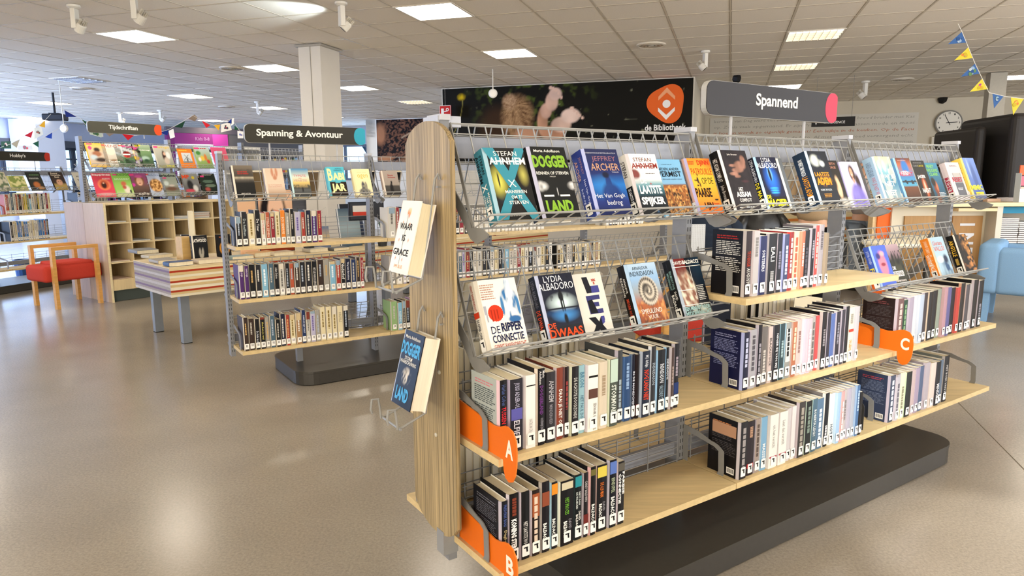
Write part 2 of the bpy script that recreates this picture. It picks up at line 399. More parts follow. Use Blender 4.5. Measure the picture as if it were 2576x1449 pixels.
def panel(c, d, kind):
    p = CW(T0C + c * TS, T0D + d * TS, CEIL - 0.004); lab = LNAMES.get((c, d)); g = None
    if kind == 'full' and not lab: lab = 'square glowing ceiling light outside the middle of the picture'; g = 'ceiling lights beyond the frame'
    if kind == 'dim': lab = {(4, -2): 'large louvred ceiling light at the upper right above the sign', (8, -2): 'smaller louvred ceiling light between spotlight and bunting', (12, 10): 'small louvred ceiling light right of the white column'}[(c, d)]
    if kind == 'off': lab = 'unlit bluish louvred ceiling panel at the upper left'
    t = thing('ceiling_light', lab, 'ceiling light', p, (0, 0, RC), g)
    fr = MB(); w = 0.022
    for x0, x1, y0, y1 in ((0, TS, 0, w), (0, TS, TS - w, TS), (0, w, w, TS - w), (TS - w, TS, w, TS - w)): fr.box(x0 + 0.002 * (x0 == 0), x1 - 0.002 * (x1 == TS), y0 + .002 * (y0 == 0), y1 - .002 * (y1 == TS), -0.004, 0.01, 'e9e4da')
    fr.build('frame', 'steel_paint', t)
    df = MB(); df.box(w, TS - w, w, TS - w, 0.004, 0.009, 'ffffff')
    df.build('diffuser', {'full': 'panel_glow', 'dim': 'panel_glow_dim', 'off': 'plastic'}[kind], t)
    if kind != 'full':
        lv = MB(); n = 5 if kind == 'off' else 4; m_ = 6 if kind == 'off' else 3
        col = 'cfd6e4' if kind == 'off' else 'e8e0cc'
        for k in range(1, n): x = w + (TS - 2 * w) * k / n; lv.box(x - 0.004, x + 0.004, w, TS - w, -0.018, 0.004, col)
        for k in range(1, m_ + 5): y = w + (TS - 2 * w) * k / (m_ + 5); lv.box(w, TS - w, y - 0.002, y + 0.002, -0.016, 0.004, col)
        lv.build('louvre', 'steel_paint', t)
for c in lights_full: panel(*c, 'full')
for c in lights_dim: panel(*c, 'dim')
for c in lights_off: panel(*c, 'off')

# ---- round air vents
def vent(px, py, lab, r=0.17):
    p = atz(px, py, CEIL - 0.002); t = thing('ceiling_vent', lab, 'air vent', p)
    mb = MB(); mb.lathe([(r, 0.002), (r, -0.012), (r * 0.86, -0.02), (r * 0.8, -0.006)], 'd8cfc0', 28); mb.build('rim', 'steel_paint', t)
    for k, q in enumerate((0.66, 0.42, 0.2)):
        mb = MB(); mb.lathe([(r * q, -0.012), (r * q, -0.02), (r * q * 0.72, -0.016), (r * q * .7, -0.01)], 'b4aa9a', 20); mb.build('ring', 'steel_paint', t)
vent(1638, 112, 'round slotted air vent left of the louvred ceiling lights')
vent(584, 171, 'round dark air vent left of the second left ceiling light')
vent(205, 222, 'round dark air vent below the unlit louvred panel')
vent(2270, 199, 'round air vent above the wall clock')
vent(570, 268, 'small round air vent near the column, far back')

# ---- walls
WALL = 'd9d2c4'
def wallbox(name, c0, c1, d0, d1, z0, z1, col, mat='wall_paint'):
    mb = MB(); mb.M = MC; mb.box(c0, c1, d0, d1, z0, z1, col); return struct(mb, name, mat)
wallbox('wall_near', -7.2, -7.0, -10.2, 18.6, 0, CEIL, WALL)
# left window wall along the building
wallbox('wall_left', -7, 19, 17.5, 17.7, 2.40, 2.95, 'd0daf2')
wallbox('wall_left_sill', -7, 19, 17.5, 17.7, 0, 1.0, 'd3d8e6')
wallbox('trim_1', -7, 19, 17.42, 17.52, 2.22, 2.40, '55565e', 'steel_paint')
wi = 0
for k in range(0, 13):
    c0 = -7 + k * 2.0; wi += 1
    t = bpy.data.objects.new('window_%d' % wi, None); COL.objects.link(t); t['kind'] = 'structure'
    mb = MB(); mb.M = MC
    for x in (c0, c0 + 0.97, c0 + 1.93): mb.box(x, x + 0.06, 17.52, 17.6, 1.0, 2.22, '3d4350')
    mb.box(c0, c0 + 2.0, 17.52, 17.6, 1.0, 1.06, '3d4350'); mb.box(c0, c0 + 2.0, 17.52, 17.6, 2.16, 2.22, '3d4350'); mb.box(c0, c0 + 2.0, 17.53, 17.59, 1.9, 1.94, '3d4350')
    mb.build('window_frame', 'steel_paint', t)
# far walls
wallbox('wall_far', 18.8, 19.0, 12.3, 17.6, 0, CEIL, 'b9b6b4')
wallbox('wall_far_lintel', 18.8, 19.0, 8.9, 12.3, 2.36, CEIL, 'a9adb8')
wallbox('wall_far_sill', 18.8, 19.0, 8.9, 12.3, 0, 1.3, 'c9c4ba')
mb = MB(); mb.M = MC
for d in (8.95, 9.7, 10.45, 11.2, 11.95, 12.25): mb.box(18.82, 18.9, d, d + 0.06, 1.3, 2.36, '4a4f5c')
mb.box(18.82, 18.9, 8.9, 12.3, 1.3, 1.36, '4a4f5c'); mb.box(18.82, 18.9, 8.9, 12.3, 2.3, 2.36, '4a4f5c')
t = bpy.data.objects.new('window_20', None); COL.objects.link(t); t['kind'] = 'structure'; mb.build('window_frame', 'steel_paint', t)
wallbox('wall_coffee_return', 16.7, 19.0, 9.02, 9.30, 0, CEIL, 'dcd6ca')
wallbox('wall_coffee', 16.7, 16.9, 4.6, 9.3, 0, CEIL, WALL)
wallbox('wall_mural', 11.45, 11.65, 0.6, 4.87, 0, CEIL, WALL)
wallbox('wall_mural_side', 11.65, 16.9, 4.6, 4.87, 0, CEIL, WALL)
wallbox('wall_mural_return', 11.65, 16.4, 0.6, 0.8, 0, CEIL, WALL)
wallbox('wall_clock', 16.2, 16.4, -10, 0.8, 0, CEIL, 'd8d0c0')
# right side: solid wall along its whole length
wallbox('wall_right', -7, 16.4, -10.2, -10.0, 0, CEIL, 'cfc8ba')
mb = MB(); mb.M = MC; mb.box(-7, 16.2, -9.99, -9.97, 0, 0.09, '8a8478'); struct(mb, 'baseboard_right', 'plastic')
mb = MB(); mb.M = MC; mb.box(16.18, 16.2, -9.9, 0.6, 0, 0.09, '8a8478'); struct(mb, 'baseboard_clock_wall', 'plastic')

# bare trees outside the windows
R = random.Random(4)
def tree(base, h, lab, seed):
    R = random.Random(seed); mb = MB()
    def br(p, d, l, r, n):
        q = p + d * l; mb.tube([p, p + d * l * 0.5 + V3((R.uniform(-.05, .05), R.uniform(-.05, .05), 0)) * l, q], r, '39424f', 5, taper=[1, .85, .65])
        if n > 0:
            for _ in range(3):
                e = (d + V3((R.uniform(-.8, .8), R.uniform(-.8, .8), R.uniform(-.1, .6)))).normalized(); br(q, e, l * 0.68, r * 0.6, n - 1)
    br(V3(base), V3((0, 0, 1)), h * 0.4, 0.09, 4)
    tag(mb.build('bare_tree', 'matt'), lab, 'tree')
tree(CW(15.5, 21, -0.3), 5, 'bare tree outside the window beside the blue pillar', 3)
tree(CW(12.5, 22, -0.3), 5, 'bare tree outside the window above the hobby shelves', 5)
tree(CW(22, 12.0, -0.3), 5.5, 'bare tree outside the far window behind the blue sign disc', 8)
tree(CW(22.5, 16.4, -0.3), 5.5, 'bare tree outside the far window left of the column', 9)

# ---- columns
col = thing('column', 'white square column in the middle of the room, up to the ceiling', 'column', CW(7.40, 4.70, 0), (0, 0, RC))
mb = MB(); mb.box(-0.20, 0.21, -0.14, 0.15, 0, CEIL - 0.006, 'ddd8d0'); mb.build('shaft', 'wall_paint', col)
mb = MB(); mb.box(-0.203, -0.199, -0.012, -0.004, 0, CEIL - 0.006, '9a958c'); mb.build('joint', 'matt', col)
mb = MB(); mb.box(-0.23, 0.24, -0.17, 0.18, CEIL - 0.03, CEIL - 0.008, 'a8a39a'); mb.build('collar', 'steel_paint', col)
p = on(112, 330, Dv, 16.6); c_ = toC(p)[0]
mb = MB(); mb.M = MC; q1 = toC(on(152, 330, Dv, 16.6))[0]
mb.box(q1 - 0.75, q1, 16.5, 17.4, 0, CEIL - 0.01, 'd8dbe2'); tag(mb.build('pillar', 'wall_paint'), 'broad pale blue pillar between the windows at the far left', 'pillar')
# steel post in front of the right hand pod
mb = MB(); p = atz(2508, 183, CEIL); mb.M = Matrix.Translation((p.x, p.y, 0)) @ Matrix.Rotation(RC, 4, 'Z')
mb.box(-0.11, 0.11, -0.11, 0.11, 0, CEIL - 0.01, 'a79f90'); tag(mb.build('steel_post', 'steel_paint'), 'slim square grey post right of the wall clock', 'post')

# ---- mural of bare feet with the library emblem
mur = thing('wall_mural', 'dark photo mural with bare feet and an orange library emblem', 'mural', CW(11.44, 4.85, 1.6), (0, 0, RC - math.pi / 2))
W_, H_ = 4.23, CEIL - 1.6 - 0.012
def mural_art(X, Y):
    x = X * W_; y = Y * H_ + 1.6                       # metres along the wall, height
    b = full(X, '16140f'); nz = fbm(x, y, 9, 3); b = mixc(b, C3('4a5722'), np.clip((nz - 0.56) * 6, 0, 1) * ell(x, y, 1.55, 2.65, 1.25, 0.75, 0.6)[...] )
    b = mixc(b, C3('8a8a70'), np.clip((noise(x, y, 11, 9) - 0.93) * 20, 0, 1) * 0.8)
    hair = ell(x, y, 1.36, 2.36, 0.33, 0.42, 0.35); ang = np.arctan2(y - 2.55, x - 1.28); rad = np.hypot(x - 1.28, y - 2.55); st = np.clip(noise(ang * 1.6 + 4, rad * 0.9, 9, 12) * 0.7 + noise(ang * 2 + 4, rad * 1.5, 22, 14) * 0.5 - 0.1 - 0.5 * rad, 0, 1)
    b = mixc(b, C3('3a2717'), ell(x, y, 1.00, 2.20, 0.42, 0.45, 0.5)); b = mixc(b, mixc(C3('5f4026') + 0 * b, C3('c39b6e'), st), hair)
    b = mixc(b, mixc(C3('7a5334') + 0 * b, C3('d9b48c'), st), ell(x, y, 1.22, 2.62, 0.15, 0.16, 0.4))
    b = mixc(b, C3('c08d6c'), ell(x, y, 1.52, 2.02, 0.26, 0.22, 0.35))
    skin = C3('c59a80')
    for cx, cy, rx, ry, c in ((1.80, 2.28, 0.10, 0.26, 'b98a6c'), (1.86, 2.45, 0.11, 0.14, 'c9a08a'), (1.96, 2.60, 0.12, 0.17, 'd0ab96'), (2.02, 2.72, 0.12, 0.11, 'd8b7a6'), (1.98, 2.08, 0.22, 0.14, 'b88566'), (2.12, 2.22, 0.19, 0.14, 'd7b49f'), (2.28, 2.36, 0.18, 0.13, 'dcbfae')):
        b = mixc(b, C3(c) * (0.75 + 0.5 * noise(x, y, 7, 30))[..., None], ell(x, y, cx, cy, rx, ry, 0.22))
    for k in range(5):
        b = mixc(b, C3('e0bca8'), ell(x, y, 1.94 + k * 0.045, 2.82 - 0.010 * k * k, 0.026 if k else .04, 0.036, 0.4)); b = mixc(b, C3('e0bca8'), ell(x, y, 2.30 + k * 0.045, 2.48 - 0.040 * k, 0.028 if k else .045, 0.032, 0.4))
    b = mixc(b, C3('d9b81a'), ell(x, y, 0.35, 2.73, 0.09, 0.07, 0.8) * (0.5 + noise(x, y, 30, 2)))
    sx = 0.37 - 0.20 * np.clip((2.68 - y) / 0.6, 0, 1) ** 2; b = mixc(b, C3('8d8748'), np.clip(1 - np.abs(x - sx) / 0.012, 0, 1) * (y < 2.68) * (y > 2.05))
    return b
mb = MB(); fr = (V3((0, 0, 0)), V3((1, 0, 0)), V3((0, 0, 1))); mb.grid(fr, 0, 0, W_, H_, 240, 74, mural_art); mb.build('print', 'ink', mur)
mb = MB(); f1 = (V3((0, -0.006, 0)), V3((1, 0, 0)), V3((0, 0, 1)))
ec = (3.83, 2.50 - 1.6)
out = []
for k in range(48):
    a = 2 * math.pi * k / 48
    r = 0.285 * (1 + 0.10 * math.cos(3 * (a - 0.95)) )
    out.append((ec[0] + 1.0 * r * math.cos(a) * 1.0, ec[1] + r * math.sin(a) * 1.02))
mb.prism(out, (0, -0.004, 0), (1, 0, 0), (0, 0, 1), (0, 0.003, 0), 'e8672a')
mb.disc((ec[0], ec[1] - 0.005), 0.062, f1, 'f4efe8', 24)
def chevron(cy, s, col):
    w, h, t = 0.13, 0.098, 0.052
    P_ = [(-w, -h * s), (0, h * s * 0.2), (w, -h * s), (w, (-h + t * 1.1) * s), (0, (h * .2 + t * 1.5) * s), (-w, (-h + t * 1.1) * s)]
    q = [(ec[0] + a, cy + b_) for a, b_ in P_]; mb.poly([q[0], q[1], q[4], q[5]] if s > 0 else [q[0], q[5], q[4], q[1]], col, f1); mb.poly([q[1], q[2], q[3], q[4]] if s > 0 else [q[1], q[4], q[3], q[2]], col, f1)
chevron(ec[1] + 0.15, 1, 'f3a878'); chevron(ec[1] - 0.155, -1, 'f4efe8')
mb.build('emblem', 'ink', mur)
mb = MB(); mb.text('de Bibliotheek', f1, 3.50, 2.085 - 1.6, 4.14, 2.18 - 1.6, 'efece6', 0.02, res=3); mb.build('lettering', 'ink', mur)

# ---- coffee bean picture
pic = thing('coffee_picture', 'large photo of coffee beans and a scoop on the far wall', 'picture', CW(16.69, 9.0, 1.55), (0, 0, RC - math.pi / 2))
def coffee(X, Y):
    x = X * 4.3; y = Y * 1.32; b = full(X, '150e0b')
    cell = noise(x + 0.03 * np.sin(y * 40), y, 27, 40); edge = np.abs(noise(x, y, 15, 41) - 0.5)
    bean = np.clip((cell - 0.42) * 5, 0, 1) * np.clip(1.3 - ((x - 0.95) / 0.85) ** 2, 0, 1)
    b = mixc(b, C3('6b4632') * (0.7 + 0.9 * noise(x, y, 22, 44))[..., None], bean)
    b = mixc(b, C3('9a6f4c') * (0.5 + noise(x, y, 25, 4))[..., None], ell(x, y, 1.35, 0.28, 0.7, 0.2, 0.4))
    b = mixc(b, C3('9c6a4a'), ell(x, y, 0.12, 0.95, 0.2, 0.35, 0.5)); b = mixc(b, C3('a5714c'), ell(x, y, 0.25, 0.32, 0.3, 0.08, 0.5))
    d = np.abs((y - 0.95) - (x - 1.0) * 0.45); b = mixc(b, C3('b79b7c'), np.clip(1 - d / 0.035, 0, 1) * (x > 0.75) * (x < 1.45))
    return b
mb = MB(); mb.grid(fr, 0.02, 0.0, 4.08, 1.32, 230, 80, coffee); mb.build('print', 'ink', pic)
mb = MB(); mb.box(0, 4.1, 0.002, 0.008, -0.02, 1.335, 'ded8cc'); mb.build('backing_board', 'plastic', pic)

# ---- clock
clk = thing('wall_clock', 'round white wall clock with black numerals and grey rim', 'clock', on(2385, 309, Cv, 16.17), (0, 0, RC - math.pi / 2))
mb = MB(); r = 0.245; prof = [(r, 0.0), (r, 0.05), (r * 0.93, 0.06), (r * 0.9, 0.05)]
mb.M = Matrix.Rotation(math.pi / 2, 4, 'X'); mb.lathe(prof, '8f8e8c', 40); mb.build('rim', 'steel_paint', clk)
f2 = lambda k: (V3((0, -0.052 - 0.0015 * k, 0)), V3((1, 0, 0)), V3((0, 0, 1)))
mb = MB(); mb.disc((0, 0), r * 0.9, f2(0), 'f2efe8', 40); mb.build('dial', 'plastic', clk)
mb = MB()
for n in range(1, 13):
    a = math.pi / 2 - n * math.pi / 6; cx, cy = 0.76 * r * math.cos(a), 0.76 * r * math.sin(a); w = 0.022 if n < 10 else 0.034
    mb.text(str(n), f2(1), cx - w / 2, cy - 0.018, cx + w / 2, cy + 0.018, '1b1b1b', 0.02)
mb.build('numerals', 'ink', clk)
for nm, an, L_, w in (('minute_hand', math.radians(90 + 28), 0.175, 0.010), ('hour_hand', math.radians(3.5), 0.15, 0.013)):
    mb = MB(); d = V3((math.cos(an), 0, math.sin(an))); mb.bar(V3((0, -0.058, 0)) - d * 0.05, V3((0, -0.058, 0)) + d * L_, w, 0.002, '151515', up=(0, 1, 0)); mb.build(nm, 'plastic', clk)

# ---- printed text panel on the clock wall
tp = thing('text_panel', 'pale wall panel printed with rows of grey and red script', 'wall panel', CW(16.18, 0.49, 1.5), (0, 0, RC - math.pi / 2))
mb = MB(); mb.box(0, 4.08, 0.0, 0.01, 0, 1.12, 'dcd9d2'); mb.build('board', 'wall_paint', tp)
mb = MB(); rows = ['kerweek van Dag werd een boterham met Chocola Sausje en brood bruider met Kas', 'op. Zoals vaak opgemaand. Er zijn Prado schoenen, tassen mode en mooi', 'is hoe en wordt zo eigenlijk gemaakt? Een kijkje in de keuken. Op de Facu', 'bijzonderheden tekenen, over de foto. Al met al een goed verzorgend echt', 'met een verhaal. het is ook om een alle nieuwe media tijdens wandeling te zien komen',
          'van samen. Hij heeft een fijnzinnig grapje. Wij kan het namelijk wel. Harder dan wie ook', 'in de stap eenmaal is gezet, went het snel, en niet zo', 'een idee, bewaard om te lezen. Er komt vast wel een keer']
for k, t_ in enumerate(rows):
    y = 1.0 - k * 0.125; mb.text(t_, (V3((0, -0.001, 0)), V3((1, 0, 0)), V3((0, 0, 1))), 0.08, y, 4.0, y + 0.075, 'c0785e' if k in (2, 6) else 'a5a29c', 0, shear=0.2, res=1)
mb.build('lettering', 'ink', tp)
mb = MB(); p = on(2042, 303, Cv, 12.0)
t = thing('hanging_sign', 'small black hanging sign with white letters below the Spannend sign', 'sign', p, (0, 0, RC - math.pi / 2))
mb = MB(); mb.box(0, 0.62, 0, 0.02, -0.10, 0.045, '151312'); mb.build('board', 'plastic', t)
mb = MB(); mb.text('EXPERIENCE', (V3((0, -0.001, 0)), V3((1, 0, 0)), V3((0, 0, 1))), 0.18, -0.055, 0.48, -0.015, 'e8e6e2', 0.02); mb.text('V', (V3((0, -0.001, 0)), V3((1, 0, 0)), V3((0, 0, 1))), 0.04, -0.07, 0.09, 0.0, 'e8e6e2', 0.04)
mb.build('lettering', 'ink', t)
mb = MB(); mb.tube([(0.05, 0.01, 0.045), (0.05, 0.01, CEIL - p.z - 0.01)], 0.003, '77736c', 5); mb.tube([(0.57, 0.01, 0.045), (0.57, 0.01, CEIL - p.z - 0.01)], 0.003, '77736c', 5); mb.build('hanger', 'wire_paint', t)

# ---- fire alarm sign
p = on(1106, 296, Cv, 11.2); t = thing('alarm_sign', 'small red and white fire alarm sign above the wooden end panel', 'sign', p, (0, 0, RC - math.pi / 2))
mb = MB(); mb.box(0, 0.205, 0, 0.03, 0, 0.2, 'c5221c'); mb.build('board', 'plastic', t)
mb = MB(); f3 = (V3((0, -0.001, 0)), V3((1, 0, 0)), V3((0, 0, 1))); mb.poly([(0.03, 0.05), (0.08, 0.05), (0.08, 0.15), (0.03, 0.15)], 'f2efe8', f3); mb.disc((0.145, 0.13), 0.028, f3, 'f2efe8'); mb.disc((0.145, 0.13), 0.014, (f3[0] + V3((0, -.001, 0)), f3[1], f3[2]), 'c5221c'); mb.poly([(0.08, 0.09), (0.145, 0.10), (0.145, 0.115), (0.08, 0.105)], 'f2efe8', f3)
for k in range(4): mb.poly([[(0.0, 0), (0.205, 0), (0.205, 0.006), (0, 0.006)], [(0, .194), (.205, .194), (.205, .2), (0, .2)], [(0, 0), (.006, 0), (.006, .2), (0, .2)], [(.199, 0), (.205, 0), (.205, .2), (.199, .2)]][k], 'efe9df', f3)
mb.build('pictogram', 'ink', t)
mb = MB(); mb.tube([(0.1, 0.015, 0.2), (0.1, 0.015, CEIL - p.z - 0.005)], 0.003, 'b9b2a6', 5); mb.build('hanger', 'wire_paint', t)

# ---- doorway and shelves on the clock wall, to the right of the text panel
t = bpy.data.objects.new('door_2', None); COL.objects.link(t); t['kind'] = 'structure'
mb = MB(); mb.M = MC; a = toC(on(2350, 348, Cv, 16.1)); b_ = toC(on(2455, 343, Cv, 16.1))
d1, d0 = a[1], b_[1]; mb.box(16.10, 16.2, d0 - 0.02, d0 + 0.07, 0, 2.12, 'e6e0d2'); mb.box(16.10, 16.2, d1 - 0.05, d1 + 0.04, 0, 2.12, 'e6e0d2'); mb.box(16.10, 16.2, d0, d1, 2.06, 2.14, 'e6e0d2'); mb.build('door_frame', 'plastic', t)
mb = MB(); mb.M = MC; mb.box(16.15, 16.195, d0 + 0.07, d1 - 0.05, 0, 2.06, '8e8873'); mb.build('door_leaf', 'plastic', t)
mb = MB(); mb.M = MC; mb.box(16.13, 16.149, d1 - 0.42, d1 - 0.1, 1.5, 2.0, '6aa4e6'); mb.build('door_pane', 'screen_glow', t)
# ------------------------------------------------------------ shelving
GREY = '7e7d7b'; STEEL = '85868a'
def arm_pts(n=5, grow=0.0):
    """outline of the hooped shelf end, in (depth from the post, height above the board)"""
    g = grow
    P_ = [(0.0 + g, -0.012 + g), (0.188 - g, -0.012 + g)]
    cx, cy, r = 0.134, 0.098, 0.056 - g
    P_ += [(0.196 - g, 0.03), (0.193 - g, 0.098)]
    for k in range(1, n + 1):
        a = math.pi / 2 * k / n; P_.append((cx + r * math.cos(a) + (0.005 if k < 2 else 0), cy + r * 0.62 * math.sin(a)))
    P_ += [(0.07, 0.152 - g), (0.0 + g, 0.158 - g)]
    return P_
class Unit:
    """one double-sided metal shelving unit in the frame of the shelf rows; s = -1 near side, +1 far side"""
    def __init__(s, name, label, u0, n, pc, M=MS, top=1.53, bay=1.005, plinth=True, group=None):
        s.u0, s.n, s.pc, s.bay, s.M = u0, n, pc, bay, M
        s.root = thing(name, label, 'bookcase', (0, 0, 0), (0, 0, 0), group)
        s.joints = [u0 + k * bay for k in range(n + 1)]; s.top = top; R_ = s.root
        for k, u in enumerate(s.joints):
            end = k in (0, n); z0 = 0.20 if end else 0.095
            mb = MB(); mb.M = M; mb.box(u - 0.014, u + 0.014, pc - 0.034, pc + 0.034, z0, top, STEEL); mb.box(u - 0.016, u + 0.016, pc - 0.04, pc + 0.04, top - 0.012, top + 0.004, 'b9bac0')
            post = mb.build('upright', 'steel_paint', R_)
            mb = MB(); mb.M = M
            for q in range(int((top - z0 - 0.06) / 0.028)):
                z = z0 + 0.03 + q * 0.028
                for sg in (-1, 1):
                    for o in (-0.0065, 0.0065): mb.box(u + o - 0.0016, u + o + 0.0016, pc + sg * 0.0338, pc + sg * 0.0345, z, z + 0.015, '2c2c2e')
            mb.build('slot_row', 'matt', post)
        for k in range(n):
            a, b_ = s.joints[k] + 0.014, s.joints[k + 1] - 0.014
            for z0, z1 in ((1.415, 1.475), (0.295, 0.345)):
                mb = MB(); mb.M = M; mb.box(a, b_, pc - 0.012, pc + 0.012, z0, z1, '9296a2'); mb.build('crossbar', 'steel_paint', R_)
        if plinth:
            a, b_ = s.joints[0] + 0.33, s.joints[-1] - 0.40; hw = 0.345; r = 0.13
            def outline(gr):
                pts = []
                for q, (sx, sy) in enumerate(((b_, 1), (a, 1), (a, -1), (b_, -1))):
                    cx = sx - r if sx == b_ else sx + r; cy = pc + sy * (hw - r)
                    for i in range(7):
                        an = math.pi / 2 * (q + i / 6); pts.append((cx + (r - gr) * math.cos(an), cy + (r - gr) * math.sin(an)))
                return pts
            mb = MB(); mb.M = M; mb.prism(outline(0.012), (0, 0, 0.0), (1, 0, 0), (0, 1, 0), (0, 0, 0.006), '141413'); foot = mb.build('toe_kick', 'matt', R_)
            mb = MB(); mb.M = M; mb.prism(outline(0.002), (0, 0, 0.006), (1, 0, 0), (0, 1, 0), (0, 0, 0.074), '3d3a36', '3b3834'); mb.build('plinth', 'plinth_laminate', R_)
            mb = MB(); mb.M = M; mb.prism(outline(0.0), (0, 0, 0.081), (1, 0, 0), (0, 1, 0), (0, 0, 0.014), '3f3c37', '3c3934'); mb.build('plinth_top', 'plinth_laminate', R_)
            for u in (s.joints[0] + 0.44, s.joints[-1] - 0.52):
                mb = MB(); mb.M = M; mb.box(u - 0.02, u + 0.02, pc - 0.02, pc + 0.02, 0.095, 0.295, STEEL); mb.build('foot_post', 'steel_paint', R_)
    def shelf(s, k, z, side=-1, arms=(1, 0), depth=0.285, wire=True, col='d6bd8c'):
        """one board of bay k with its underside at z, with a hooped end and a low wire back"""
        a, b_ = s.joints[k] + 0.002, s.joints[k + 1] - 0.002; pc = s.pc; f = pc + side * (0.01 + depth)
        mb = MB(); mb.M = s.M; mb.box(a, b_, min(f, pc + side * 0.04), max(f, pc + side * 0.04), z, z + 0.022, col)
        sh = mb.build('shelf_board', 'board_wood', s.root)
        for q, u in ((0, a + 0.004), (1, b_ - 0.007)):
            if not arms[q]: continue
            mb = MB(); mb.M = s.M
            mb.ring(arm_pts(), arm_pts(5, 0.024), (u, pc + side * 0.036, z + 0.006), (0, side, 0), (0, 0, 1), (0.003, 0, 0), GREY)
            mb.build('hooped_end', 'steel_paint', sh)
        if wire:
            mb = MB(); mb.M = s.M; w = pc + side * 0.045
            for q in range(6): mb.bar((a + 0.03, w, z + 0.03 + q * 0.026 + (0.01 if q == 5 else 0)), (b_ - 0.03, w, z + 0.03 + q * 0.026 + (0.01 if q == 5 else 0)), 0.003, 0.003, '8b8c8e')
            for u in np.linspace(a + 0.035, b_ - 0.035, 7): mb.bar((u, w + 0.003 * side, z + 0.024), (u, w + 0.003 * side, z + 0.18), 0.003, 0.003, '8b8c8e')
            mb.build('wire_back', 'wire_paint', sh)
        return sh
    def rack(s, k, dz=0.0, side=-1, n=17, back_h=0.29, col='9c9c9a'):
        """sloped wire basket for books shown face-out; dz lowers it from the top position"""
        a, b_ = s.joints[k] + 0.022, s.joints[k + 1] - 0.012; pc = s.pc
        def q(p, z): return pc + side * p, z - dz
        lip = q(0.236, 1.263); ver = q(0.146, 1.221); top = q(0.026, 1.51)
        t = [ver[0] + (top[0] - ver[0]) * (back_h / 0.29), ver[1] + (top[1] - ver[1]) * (back_h / 0.29)]
        rk = bpy.data.objects.new('display_rack', None); COL.objects.link(rk); rk.parent = s.root; rk.empty_display_size = .05
        mb = MB(); mb.M = s.M
        for u in np.linspace(a, b_, n + 1):
            mb.bar((u, t[0], t[1]), (u, ver[0], ver[1]), 0.003, 0.003, col); mb.bar((u, ver[0], ver[1]), (u, lip[0], lip[1]), 0.003, 0.003, col)
        mb.build('wire_grid', 'wire_paint', rk)
        mb = MB(); mb.M = s.M
        for fr_, th in ((1.0, 0.0055), (0.90, 0.004), (0.62, 0.003), (0.42, .003), (0.18, 0.003)):
            p_ = (ver[0] + (t[0] - ver[0]) * fr_, ver[1] + (t[1] - ver[1]) * fr_); mb.tube([(a, p_[0] + side * 0.003, p_[1]), (b_, p_[0] + side * 0.003, p_[1])], th / 2, col, 6)
        mb.tube([(a, ver[0], ver[1]), (b_, ver[0], ver[1])], 0.003, col, 6); mb.tube([(a, lip[0], lip[1]), (b_, lip[0], lip[1])], 0.0035, col, 6)
        m_ = ((ver[0] + lip[0]) / 2, (ver[1] + lip[1]) / 2 - 0.002); mb.tube([(a, m_[0], m_[1]), (b_, m_[0], m_[1])], 0.0022, col, 5)
        mb.build('rail', 'wire_paint', rk)
        for u in (a - 0.004, b_ + 0.001):
            mb = MB(); mb.M = s.M; d = side
            X = lambda p, z: (q(p, z)[0], q(p, z)[1])
            pts = [X(.040, 1.335), X(.040, 1.296), X(.135, 1.194), X(.160, 1.184), X(.178, 1.185), X(.222, 1.202), X(.230, 1.212), X(.190, 1.226), X(.149, 1.226), X(.112, 1.272)]
            n_ = len(pts); mb.prism([(0, 0)] * 0 + [(p_, z_) for p_, z_ in pts], (u, 0, 0), (0, 1, 0), (0, 0, 1), (0.003, 0, 0), GREY)
            mb.bar((u + .0015, pts[8][0], pts[8][1]), (u + .0015, t[0] + side * .002, t[1]), 0.003, 0.014, GREY); mb.build('side_bracket', 'steel_paint', rk)
        return lip, ver, t

# ------------------------------------------------------------ books
STUFF = []
PAGES = ['e9e0c8', 'e4d9bd', 'ece4d2', 'ddd0b0', 'e6dcc6']
def gun(mb, fr, x, y, s, col='17171a'):
    """the small pistol mark on the thriller labels"""
    mb.poly([(x - .5 * s, y + .30 * s), (x + .5 * s, y + .30 * s), (x + .5 * s, y + .55 * s), (x - .5 * s, y + .55 * s)], col, fr)
    mb.poly([(x + .12 * s, y - .5 * s), (x + .5 * s, y - .5 * s), (x + .42 * s, y + .30 * s), (x + .02 * s, y + .30 * s)], col, fr)
def book_mesh(w, h, t, cs, cf, cb, hinge, pages, soft=False, pic=None):
    mb = MB(); k = 0.0022; e = 0.0035 if t > 0.012 else t * 0.3
    hd = min(0.012, w * .3); O = [(w, 0), (hd, 0), (0.0005, e), (-0.0008, t / 2), (0.0005, t - e), (hd, t), (w, t)]
    I = [(w, k), (hd + .001, k), (k + .001, e + .001), (k, t / 2), (k + .001, t - e - .001), (hd + .001, t - k), (w, t - k)]
    n = 7; vs = [(x, y, 0) for x, y in O] + [(x, y, h) for x, y in O] + [(x, y, 0) for x, y in I] + [(x, y, h) for x, y in I]
    fs = []; cc = []; cols = [cf, hinge, cs, cs, hinge, cb]
    for i in range(6):
        fs.append((i + 1, i, n + i, n + i + 1)); cc.append(lin(cols[i]))
        fs.append((2 * n + i, 2 * n + i + 1, 3 * n + i + 1, 3 * n + i)); cc.append(lin('f2efe8'))
        fs.append((i, i + 1, 2 * n + i + 1, 2 * n + i)); cc.append(lin(cols[i]))
        fs.append((n + i + 1, n + i, 3 * n + i, 3 * n + i + 1)); cc.append(lin(cols[i] if i not in (1, 4) else hinge))
    for i in (0, 6): fs.append((i, 2 * n + i, 3 * n + i, n + i) if i else (0, n, 3 * n, 2 * n)); cc.append(lin(cf if i == 0 else cb))
    mb.add(vs, fs, None, cc)
    return mb
def fr_front(off): return (V3((0, -off, 0)), V3((1, 0, 0)), Zv)
